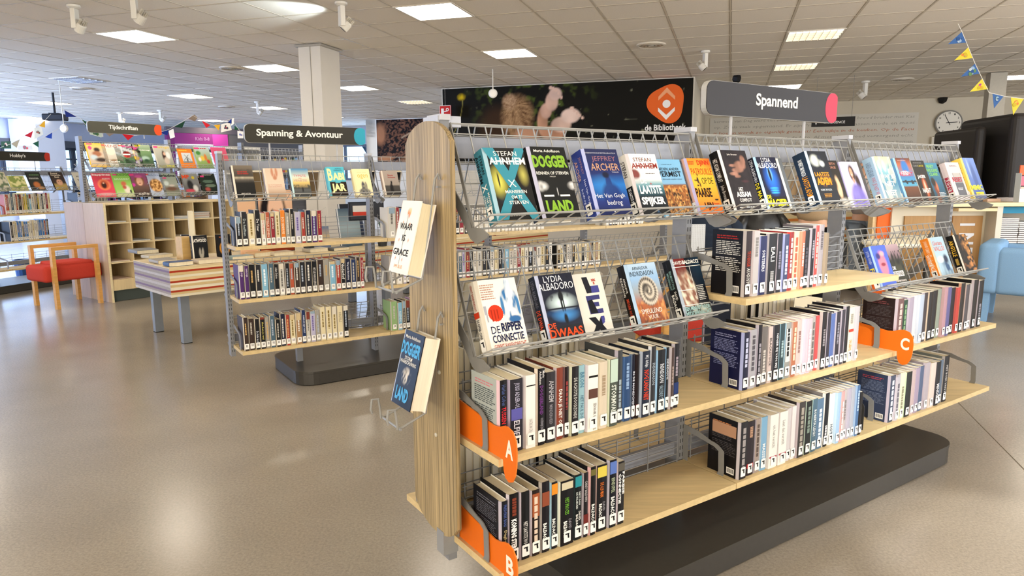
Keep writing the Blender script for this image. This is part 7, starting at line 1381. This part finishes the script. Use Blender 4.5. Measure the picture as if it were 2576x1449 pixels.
spot(185, 13, 'white ceiling spotlight at the upper left beside a bright panel', 0.0); spot(858, 6, 'white ceiling spotlight at the top, right of the glowing ceiling patch', .6)
spot(1775, 128, 'white ceiling spotlight above the Spannend sign', 3.3); spot(335, -14, 'white ceiling spotlight cut by the top edge', .2); spot(300, 283, 'small white spotlight left above the magazines name board', .3, 1.1)
spot(402, 277, 'small lit spotlight right above the magazines name board', .3, 1.1, True); spot(647, 256, 'small white spotlight left of the column, far back', .3, 1.1); spot(2178, 204, 'small white spotlight above the wall text panel', 3.1, 1.2)
def speaker(px, py, depth, lab, s=.1):
    p = at(px, py, depth); t = thing('loudspeaker', lab, 'speaker', p, (0, 0, .3)); mb = MB(); mb.M = Matrix.Rotation(.35, 4, 'X')
    mb.lathe([(s * .5, -s), (s, -s * .35), (s, s * .45), (s * .62, s)], '1c1b1c', 6); mb.build('body', 'plastic', t); mb = MB(); mb.tube([(0, 0, s * .6), (0, .03, s * 1.5), (0, .03, s * 1.9)], .012, '242324', 6); mb.box(-.04, .04, -.01, .07, s * 1.9, s * 2.0, '242324'); mb.build('bracket', 'plastic', t)
speaker(1853, 198, 11.0, 'black loudspeaker behind the left end of the Spannend sign', .07); speaker(2371, 249, 14.2, 'black loudspeaker under the ceiling above the clock', .085); speaker(2488, 238, 14.2, 'black loudspeaker on the grey post at the right', .11)
p = at(139, 296, 12.6); t = thing('projector', 'dark projector hanging from the ceiling at the far left', 'projector', p, (0, 0, .2)); mb = MB(); mb.bevbox(-.17, .17, -.13, .13, -.05, .06, '17161a', .02, 2); mb.build('body', 'plastic', t)
mb = MB(); mb.tube([(0, 0, .06), (0, 0, CEIL - p.z - .005)], .02, '201f22', 8); mb.box(-.08, .08, -.06, .06, .06, .08, '201f22'); mb.build('ceiling_mount', 'plastic', t)
for px, py, dep_, lab in ((1240, 235, 10.2, 'round white detector hanging in front of the mural'), (161, 323, 11.0, 'round grey detector hanging before the blue pillar')):
    p = at(px, py, dep_); t = thing('hanging_detector', lab, 'detector', p, (0, 0, 0)); mb = MB(); mb.M = Matrix.Rotation(math.pi / 2, 4, 'X'); mb.lathe([(.06, -.015), (.065, 0), (.05, .02), (.015, .025)], 'e6e4e0', 20); mb.build('body', 'plastic', t)
    mb = MB(); mb.tube([(0, 0, .06), (0, 0, CEIL - p.z - .005)], .008, 'd8d4cc', 6); mb.build('stem', 'plastic', t)

# ------------------------------------------------------------ purple children's doorway and the dark wall beside it
pa, pb = at(418, 330, 18.4), at(572, 330, 19.4); e = (V3((pb.x - pa.x, pb.y - pa.y, 0))); L_ = e.length; MPu = Matrix.Translation((pa.x, pa.y, 0)) @ Matrix.Rotation(math.atan2(e.y, e.x), 4, 'Z')
def pbx(name, x0, x1, y0, y1, z0, z1, c, mat='wall_paint', par=None, kind=True):
    mb = MB(); mb.box(x0, x1, y0, y1, z0, z1, c); o = mb.build(name, mat, par, loc=None if par else MPu.translation, rot=None if par else MPu.to_euler())
    if kind and not par: o['kind'] = 'structure'
    return o
dx0, dx1 = L_ * .12, L_ * .74
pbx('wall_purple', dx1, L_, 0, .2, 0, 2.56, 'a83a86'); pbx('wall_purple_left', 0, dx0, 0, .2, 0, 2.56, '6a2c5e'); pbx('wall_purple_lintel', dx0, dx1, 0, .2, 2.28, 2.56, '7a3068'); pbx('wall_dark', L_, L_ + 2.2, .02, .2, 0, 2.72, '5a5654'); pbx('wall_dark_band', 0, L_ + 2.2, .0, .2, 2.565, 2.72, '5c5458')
t = bpy.data.objects.new('door_1', None); COL.objects.link(t); t['kind'] = 'structure'; t.location = MPu.translation; t.rotation_euler = MPu.to_euler()
for b_ in ((dx0, dx0 + .05, -.02, .2, 0, 2.28), (dx1 - .05, dx1, -.02, .2, 0, 2.28), (dx0, dx1, -.02, .2, 2.23, 2.28)): pbx('door_frame', *b_, 'e4e2de', 'plastic', t)
pbx('door_leaf', dx0 + .05, dx1 - .05, .1, .15, 0, 2.23, 'b0aeb0', 'plastic', t)
mb = MB(); mb.text('Kids 0-8', (V3((0, -.005, 0)), V3((1, 0, 0)), Zv), dx0 + .52, 2.38, dx0 + .88, 2.47, 'a87a9c', .01); o = mb.build('lettering', 'ink', loc=MPu.translation, rot=MPu.to_euler()); tag(o, 'pale lettering Kids 0-8 on the purple lintel', 'lettering')
# free-standing shelf tops seen between the racks in the far middle
def far_case(px0, px1, py, depth, lab, col, yaw=36, h=None, books=True):
    a, b_ = at(px0, py, depth), at(px1, py, depth + .5); L_ = (V3((b_.x - a.x, b_.y - a.y, 0))).length; ang = math.atan2(b_.y - a.y, b_.x - a.x)
    t = thing('low_bookcase', lab, 'bookcase', (a.x, a.y, 0), (0, 0, ang)); z = a.z
    for nm, bx in (('side_panel', (0, .03, 0, .4, 0, z)), ('side_panel', (L_ - .03, L_, 0, .4, 0, z)), ('top_board', (0, L_, 0, .4, z, z + .04)), ('back_panel', (.03, L_ - .03, .38, .4, .05, z)), ('shelf', (.03, L_ - .03, .01, .38, z - .38, z - .36)), ('shelf', (.03, L_ - .03, .01, .38, z - .74, z - .72))): mb = MB(); mb.box(*bx, col); mb.build(nm, 'board_wood', t)
    if books:
        R = random.Random(int(px0))
        for z0 in (z - .36, z - .72):
            x = .05
            while x < L_ - .12:
                w = R.uniform(.02, .045); c = R.choice(['b8484c', '3a5a8c', 'c9a43a', 'd8d4cc', '4a7a5c', '6a3a6a', '2c2c34', 'd87a3c', '7a9ac0']); mb = MB(); hh = R.uniform(.2, .28); mb.box(x, x + w, .03, .2, z0 + .0005, z0 + hh, c); mb.box(x + .002, x + w - .002, .032, .2, z0 + hh, z0 + hh + .0005, 'e8e0cc')
                o = mb.build('book', 'print', loc=(a.x, a.y, 0), rot=(0, 0, ang)); STUFF.append(o); x += w + .002
far_case(432, 520, 448, 13.2, 'low case of children books behind the magazine rack, middle', '9a7c5c'); far_case(240, 420, 430, 11.5, 'long low case behind the magazine rack, left', '7c8494'); far_case(640, 790, 384, 12.5, 'grey case top behind the Avontuur rack', '77767a')
far_case(560, 655, 374, 10.5, 'white bookcase top with script lettering behind the Avontuur rack', 'e2e0da', books=False)

# ------------------------------------------------------------ the right-hand side: info desk, pod, armchairs
def wbox(name, px0, px1, depth, y0d, z0, z1, col, lab, cat, mat='board_wood', rot=0.0):
    a, b_ = at(px0, 500, depth), at(px1, 500, depth); t = MB(); t.box(0, b_.x - a.x, 0, y0d, z0, z1, col); o = t.build(name, mat, loc=(a.x, depth, 0), rot=(0, 0, rot)); tag(o, lab, cat); return o
desk = thing('info_desk', 'long pale wooden information desk with wood doors and white letters', 'desk', (at(2250, 500, 7.35).x, 7.35, 0), (0, 0, 0))
for nm, bx, c, m_ in (('top_board', (-.05, 3.2, -.18, .5, 1.035, 1.075), 'e0cda2', 'board_wood'), ('lower_board', (.55, .95, -.22, .2, .99, 1.02), 'dcc498', 'board_wood'), ('front_panel', (0, 1.05, .02, .05, 0, 1.034), 'd9cdb4', 'plastic'), ('door', (.13, .60, -.002, .019, .02, .93), 'b48a54', 'panel_wood'), ('door', (.64, .96, -.002, .019, .02, .93), 'a87c46', 'panel_wood'), ('side_panel', (1.0, 1.06, -.15, .55, 0, 1.034), 'cfc8b8', 'plastic'), ('back_panel', (1.06, 3.2, .45, .48, 0, 1.034), '9a9284', 'plastic'), ('shelf', (1.06, 3.2, -.1, .45, .58, .60), 'd6cdb8', 'board_wood')):
    mb = MB(); mb.box(*bx, c); mb.build(nm, m_, desk)
mb = MB(); fr_ = (V3((.72, -.004, .90)), V3((0, 0, -1)), V3((1, 0, 0)))
for k, ch_ in enumerate('INFO'): mb.text(ch_, fr_, .0 + k * .155 + (.05 if ch_ == 'I' else 0), 0, .0 + k * .155 + (.075 if ch_ == 'I' else .12), .16, 'd9d8da', .03); 
mb.build('lettering', 'ink', desk)
wbox('orange_panel', 2212, 2247, 7.4, .12, 0, 1.20, 'ee6a1c', 'bright orange upright panel left of the info desk', 'panel', 'plastic'); wbox('wooden_post', 2200, 2211, 7.42, .1, 0, 1.2, 'e0c08c', 'pale wooden post left of the orange panel', 'post')
for q, (x0, n) in enumerate(((0.0, 15), (.215, 13))):
    R = random.Random(q + 3)
    for k in range(n):
        mb = MB(); o = R.uniform(-.006, .006); z = .601 + k * .0205; mb.box(o, .205 + o, 0, .28, z, z + .0185, 'e2dcd8'); mb.box(o - .001, .206 + o, -.001, .28, z, z + .004, '1c1a20'); ob = mb.build('magazine', 'paper', loc=(at(2505, 600, 7.3).x + x0, 7.27, 0)); tag(ob, 'magazine in the %s stack under the desk, %s from the bottom' % (('left', 'right')[q], nth(k)), 'magazine', 'stacked magazines under the info desk')
wbox('blue_folder_row', 2516, 2640, 7.35, .2, .955, 1.02, '2a86a8', 'blue folders in the slot above the magazine stacks', 'folders', 'plastic')
pod = thing('display_pod', 'tall dark rounded display pod with blue glowing screens at the right edge', 'display', (at(2452, 400, 8.4).x, 8.4, 0), (0, 0, -.12))
mb = MB(); mb.bevbox(0, .12, 0, 1.1, 0.001, 1.93, '2c2825', .05, 4); mb.build('rear_shell', 'plastic', pod); mb = MB(); mb.bevbox(.22, 1.6, -.3, .9, 0.001, 2.06, '2a2624', .07, 4); mb.build('main_shell', 'plastic', pod)
mb = MB(); mb.box(.60, 1.5, -.315, -.301, .95, 1.85, '10141c'); mb.build('glass_front', 'print', pod); mb = MB(); mb.box(.64, .86, -.318, -.3155, 1.38, 1.62, '2a6ad8'); mb.build('screen', 'screen_glow', pod); mb = MB(); mb.box(.72, .80, -.330, -.319, .95, 1.84, 'dfe6dc'); mb.build('glass_edge', 'plastic', pod)
t = thing('brochure_holder', 'clear brochure holder with orange and pink leaflets on the desk, right edge', 'holder', (at(2562, 500, 7.25).x, 7.23, 1.076), (0, 0, 0))
for q, (z0, z1, c) in enumerate(((.0, .16, 'e0b4a0'), (.17, .27, 'd8687a'), (.28, .38, 'e8602c'))): mb = MB(); mb.box(0, .2, .02 * q, .02 * q + .012, z0, z1, c); mb.build('leaflet', 'print', t)
mb = MB(); mb.box(-.01, .21, -.005, 0.0, 0, .14, 'c9d0d2'); mb.box(-.012, -.010, -.005, .08, 0, .3, 'c9d0d2'); mb.build('holder_body', 'plastic', t)
# flat papers and books on the desk top
for q in range(9):
    c = ['1c1c20', 'd8d4cc', '6a7a8c', '2a2a30', 'c4a48c', 'd0ccd0', '3a3a44', 'b4483c', 'e0dcd4'][q]; mb = MB(); mb.box(0, .17, 0, .12, 0, .02 + .01 * (q % 3), c); o = mb.build('book', 'print', loc=(4.2 + q * .22, 7.4, 1.0765), rot=(0, 0, .2 * (q % 3))); tag(o, 'flat book on the info desk, %s from the left' % nth(q), 'book', 'books lying on the info desk')

def tub_chair(M, lab, col='83a8cc'):
    t = thing('armchair', lab, 'armchair', M.translation, rz(M)); 
    for nm, b_, r in (('backrest', (0, .69, .52, .70, .27, .74), .05), ('armrest', (0, .17, .0, .56, .27, .70), .05), ('armrest', (.52, .69, .0, .56, .27, .70), .05), ('seat', (.165, .525, -.02, .53, .27, .43), .035)):
        mb = MB(); mb.bevbox(*b_, col, r, 4); mb.build(nm, 'fabric', t, smooth=True)
    for x, y in ((.04, .04), (.55, .04), (.04, .58), (.55, .58)):
        mb = MB(); a = [(x, y), (x + .12, y), (x + .12, y + .12), (x, y + .12)]; cx = x + .06 + (.03 if x < .3 else -.03) * -1; b2_ = [(cx - .045, y + .01), (cx + .045, y + .01), (cx + .045, y + .10), (cx - .045, y + .10)]
        vs = [(p[0], p[1], .28) for p in a] + [(p[0], p[1], 0) for p in b2_]; mb.add(vs, [(0, 1, 2, 3), (7, 6, 5, 4), (0, 4, 5, 1), (1, 5, 6, 2), (2, 6, 7, 3), (3, 7, 4, 0)], col); mb.build('leg', 'fabric', t)
    return t
tub_chair(frame(4.86, 5.90, 40), 'light blue upholstered armchair at the right edge of the picture')

# red armchair between the two bookcases, seen through the wires
M3 = frame(.98, 4.32, 80); c2 = copy_tree(ch, label='second red armchair with oak arms, seen through the near bookcase'); c2.location = M3.translation; c2.rotation_euler = rz(M3)
M4 = frame(.42, 4.05, 66)
# low tables and stools seen between the shelves
def stool(x, y, lab, h=.46, r=.24, col='ece4cc'):
    t = thing('round_table', lab, 'table', (x, y, 0)); mb = MB(); mb.lathe([(r, h - .03), (r * 1.02, h - .015), (r, h)], col, 24); mb.build('table_top', 'plastic', t); mb = MB(); mb.lathe([(.16, 0), (.16, .012), (.03, .03), (.03, h - .031)], '3a3836', 14); mb.build('pedestal', 'steel_paint', t)
stool(3.3, 5.9, 'small cream round table behind the rack with FAKE', .80, .26); stool(3.95, 6.5, 'small cream round table before the wooden desk doors', .78, .26); stool(2.0, 4.9, 'low cream round table behind the near bookcase', .45, .4)

# tall striped bench beyond with plant
MD3 = frame(*at(1905, 560, 8.6).to_2d(), 68); SO = [(1.5, 'e8d4a4'), (1, 'e08a44'), (1.2, 'efdcb0'), (1, 'd88a3c'), (1.4, 'ecd8a8'), (.9, 'a89c88'), (1.2, 'efdcb0'), (1, 'e08a44'), (1.4, 'e8d4a4')]
striped_table(MD3, 1.7, .5, .50, .87, 'orange and cream striped display table in front of the two visitors', SO, SO)
leaf_plant(MD3 @ V3((.12, .10, .877)), 'trailing green plant on the orange striped table', 9, .24, '7a9a3c', 4, 1.3, .02)
for q in range(5): mb = MB(); mb.box(0, .22, 0, .15, 0, .03, ['e6dcc2', 'c9a468', 'dcd8cc', '8a7a9a', 'e8e4d8'][q]); o = mb.build('book', 'print', loc=MD3 @ V3((.30 + .26 * q, .12, .877)), rot=rz(MD3)); tag(o, '%s flat book on the orange striped table' % ['cream', 'tan', 'pale', 'lilac', 'white'][q], 'book')

# perforated white panel at the end of the middle bookcase
t = thing('perforated_panel', 'white perforated metal panel beyond the end of the middle bookcase', 'panel', at(1738, 600, 6.3), (0, 0, 0)); z_ = t.location.z
mb = MB(); mb.box(0, .13, 0, .012, -.14, .13, 'd9dcde'); mb.box(.05, .08, .012, .03, -z_, -.14, 'a9acb0'); mb.box(-.05, .18, -.1, .12, -z_, -z_ + .012, 'a9acb0'); mb.build('panel_sheet', 'steel_paint', t)
mb = MB()
for i in range(8):
    for j in range(14): mb.disc((.01 + i * .0155, -.125 + j * .0185), .0028, (V3((0, -.0006, 0)), V3((1, 0, 0)), Zv), '77797c', 6)
mb.build('hole_pattern', 'ink', t)

# ------------------------------------------------------------ coats and visitors behind the racks
def coat(loc, lab, col, w, h, quilt, mat, rot=0):
    t = thing('coat', lab, 'coat', loc, (0, 0, rot)); n = 20; prof = []
    m_ = 26
    for i in range(m_ + 1):
        f = i / m_; r = (1 - max(0, (f - .62) / .38) ** 2.2 * .72); b_ = (.035 * abs(math.sin(f * math.pi * 6.5)) if quilt else .012 * math.sin(f * 9)); prof.append((r + b_, f * h))
    mb = MB(); vs = []
    for r, z in prof:
        for k in range(n):
            a = 2 * math.pi * k / n; q = 0 if quilt else .06 * math.sin(a * 7 + z * 4); vs.append((w * .5 * (r + q) * math.cos(a), w * .28 * (r + q) * math.sin(a), z))
    fs = [(i * n + k, i * n + (k + 1) % n, (i + 1) * n + (k + 1) % n, (i + 1) * n + k) for i in range(m_) for k in range(n)] + [tuple(reversed(range(n))), tuple(m_ * n + k for k in range(n))]
    mb.add(vs, fs, col); mb.build('body', mat, t, smooth=True)
    for s in (-1, 1):
        mb = MB(); mb.tube([(s * w * .34, 0, h * .88), (s * w * .50, -.03, h * .7), (s * w * .56, -.05, h * .40), (s * w * .50, -.07, h * .12)], w * .15, col, 10, taper=[.8, 1, .95, .8]); mb.build('sleeve', mat, t, smooth=True)
    mb = MB(); mb.tube([(-.09, .0, h * .98), (0, -.08, h * 1.0), (.09, 0, h * .98), (0, .06, h * 1.02)], .035, col, 8, closed=True); mb.build('collar', mat, t, smooth=True)
def chair_plain(x, y, rot, lab):
    t = thing('chair', lab, 'chair', (x, y, 0), (0, 0, rot)); mb = MB(); mb.bevbox(-.2, .2, -.42, -.02, .42, .46, 'c9c4b8', .015, 2); mb.build('seat', 'plastic', t)
    for a, b_ in ((-.18, -.4), (.18, -.4), (-.18, -.04), (.18, -.04)): mb = MB(); mb.tube([(a, b_, 0), (a, b_, .42)], .012, '77797c', 6); mb.build('leg', 'steel_paint', t)
    mb = MB(); mb.bevbox(-.19, .19, -.02, .01, .46, .66, 'c9c4b8', .012, 2); mb.build('backrest', 'plastic', t)
coat((1.92, 6.72, .50), 'dark blue quilted jacket hanging behind the end of the middle bookcase', '2c3442', .50, .53, True, 'fabric'); coat((2.52, 6.95, .45), 'black leather jacket with gathered folds next to the blue one', '131314', .44, .60, False, 'leather')
chair_plain(2.0, 6.55, 0, 'plain chair under the dark blue jacket'); chair_plain(2.55, 6.72, 0, 'plain chair under the black leather jacket')

def skin_mesh(name, verts, edges, radii, col, mat, parent, sub=2):
    me = bpy.data.meshes.new(name); me.from_pydata(verts, edges, []); o = bpy.data.objects.new(name, me); COL.objects.link(o)
    m_ = o.modifiers.new('skin', 'SKIN'); o.modifiers.new('sub', 'SUBSURF').levels = sub
    for i, r in enumerate(radii): me.skin_vertices[0].data[i].radius = r if isinstance(r, tuple) else (r, r)
    me.skin_vertices[0].data[0].use_root = True
    dg = bpy.context.evaluated_depsgraph_get(); ev = o.evaluated_get(dg); m2 = bpy.data.meshes.new_from_object(ev); bpy.data.objects.remove(o)
    at_ = m2.color_attributes.new('Col', 'FLOAT_COLOR', 'CORNER'); c = lin(col); at_.data.foreach_set('color', (c[0], c[1], c[2], 1.0) * len(m2.loops)); m2.materials.clear(); m2.materials.append(MATS[mat]); m2.shade_smooth()
    o = bpy.data.objects.new(name, m2); COL.objects.link(o); o.parent = parent; return o
def person(x, y, rot, h, lab, top, trousers, hair):
    k = h / 1.72; t = thing('person', lab, 'person', (x, y, 0), (0, 0, rot)); S_ = lambda L: [(a * k, b_ * k, c * k) for a, b_, c in L]
    bv = S_([(0, 0, .92), (0, 0, 1.08), (0, .01, 1.25), (0, .01, 1.40), (0, 0, 1.48), (0, -.01, 1.53), (0, -.02, 1.62), (0, -.01, 1.70), (-.16, 0, 1.40), (-.24, .0, 1.16), (-.20, -.16, 1.04), (-.14, -.26, 1.06), (.16, 0, 1.40), (.24, 0, 1.16), (.20, -.16, 1.04), (.14, -.26, 1.06), (-.09, 0, .86), (-.10, -.01, .48), (-.10, .02, .08), (-.10, -.12, .03), (.09, 0, .86), (.10, -.01, .48), (.10, .02, .08), (.10, -.12, .03)])
    be = [(0, 1), (1, 2), (2, 3), (3, 4), (4, 5), (5, 6), (6, 7), (3, 8), (8, 9), (9, 10), (10, 11), (3, 12), (12, 13), (13, 14), (14, 15), (0, 16), (16, 17), (17, 18), (18, 19), (0, 20), (20, 21), (21, 22), (22, 23)]
    br = [(.14, .10), (.12, .09), (.14, .10), (.13, .09), .05, .05, (.078, .095), (.065, .08), .055, .042, .032, .028, .055, .042, .032, .028, .08, .058, .04, .035, .08, .058, .04, .035]
    skin_mesh('body', bv, be, br, 'd8a98c', 'skin', t)
    skin_mesh('sweater', S_([(0, 0, .94), (0, 0, 1.10), (0, .01, 1.26), (0, .01, 1.41), (-.17, 0, 1.41), (-.25, 0, 1.16), (-.205, -.15, 1.05), (.17, 0, 1.41), (.25, 0, 1.16), (.205, -.15, 1.05)]), [(0, 1), (1, 2), (2, 3), (3, 4), (4, 5), (5, 6), (3, 7), (7, 8), (8, 9)], [(.18, .13), (.17, .125), (.165, .12), (.14, .10), .075, .06, .048, .075, .06, .048], top, 'fabric', t)
    skin_mesh('trousers', S_([(0, 0, .92), (-.09, 0, .84), (-.10, -.01, .48), (-.10, .02, .10), (.09, 0, .84), (.10, -.01, .48), (.10, .02, .10)]), [(0, 1), (1, 2), (2, 3), (0, 4), (4, 5), (5, 6)], [(.155, .115), .10, .075, .06, .10, .075, .06], trousers, 'fabric', t)
    skin_mesh('hair', S_([(0, .03, 1.56), (0, .03, 1.66), (0, -.0, 1.73), (0, -.05, 1.72)]), [(0, 1), (1, 2), (2, 3)], [.075, .09, .075, .05], hair, 'fabric', t)
    for s in (-1, 1):
        mb = MB(); mb.lathe([(.005, -.006), (.009, 0), (.005, .006)], 'f0ece8', 8, c=(s * .03 * k, -.108 * k, 1.635 * k)); mb.build('eye', 'print', t)
        mb = MB(); mb.lathe([(.008, -.02), (.014, 0), (.008, .022)], 'd09c80', 8, c=(s * .082 * k, -.01, 1.62 * k)); mb.build('ear', 'skin', t)
        mb = MB()
        for q in range(5): 
            a0 = V3((s * .13 * k, -.27 * k, 1.06 * k)); sp_ = (q - 2) * .013; L_ = (.045, .06, .066, .06, .05)[q] * k
            mb.tube([a0 + V3((sp_ * .4, 0, 0)), a0 + V3((sp_, -L_ * .6, -.005)), a0 + V3((sp_ * 1.1, -L_, -.025))], .0085 * k, 'd8a98c', 6, taper=[1, .9, .7])
        mb.build('fingers', 'skin', t)
        mb = MB(); mb.bevbox(s * .10 * k - .045, s * .10 * k + .045, -.20, .07, 0.001, .09, '2a2828', .03, 3); mb.build('shoe', 'leather', t)
    mb = MB(); mb.lathe([(.004, -.02), (.014, -.012), (.008, .02)], 'd09c80', 8, c=(0, -.118 * k, 1.605 * k)); mb.build('nose', 'skin', t); mb = MB(); mb.box(-.022, .022, -.112 * k, -.104 * k, 1.568 * k, 1.576 * k, 'a85c54'); mb.build('mouth', 'skin', t)
person(at(2045, 540, 7.0).x, 7.0, 2.6, 1.60, 'person in a loose light brown sweater and black trousers, mostly hidden by the racks', 'a88f70', '17171b', '4a3626')
person(at(2172, 540, 8.2).x, 8.2, 3.6, 1.58, 'person in a pinkish grey top and grey trousers beside the orange panel', 'a89c94', '8d99a4', '6a5040')

# ------------------------------------------------------------ the rows too far or too hidden to single out, joined
bpy.context.view_layer.update()
jm = MB()
def _walk(o):
    if o.type == 'MESH':
        me = o.data; M_ = o.matrix_world; ca = me.color_attributes['Col'].data; buf = np.empty(len(ca) * 4, dtype=np.float32); ca.foreach_get('color', buf); buf = buf.reshape(-1, 4)
        n = len(jm.v); jm.v.extend([tuple(M_ @ v.co) for v in me.vertices])
        for p in me.polygons: jm.f.append(tuple(n + i for i in p.vertices)); q = buf[p.loop_start]; jm.c.append((float(q[0]), float(q[1]), float(q[2])))
    for c_ in kids.get(o.name, ()): _walk(c_)
kids = {}
for o in bpy.data.objects:
    if o.parent: kids.setdefault(o.parent.name, []).append(o)
dead = []
def _all(o): dead.append(o); [_all(c_) for c_ in kids.get(o.name, ())]
for o in STUFF: _walk(o); _all(o)
o = jm.build('books', 'print'); tag(o, 'rows of small distant books behind and between the front racks', 'books'); o['kind'] = 'stuff'
for o in dead: bpy.data.objects.remove(o)
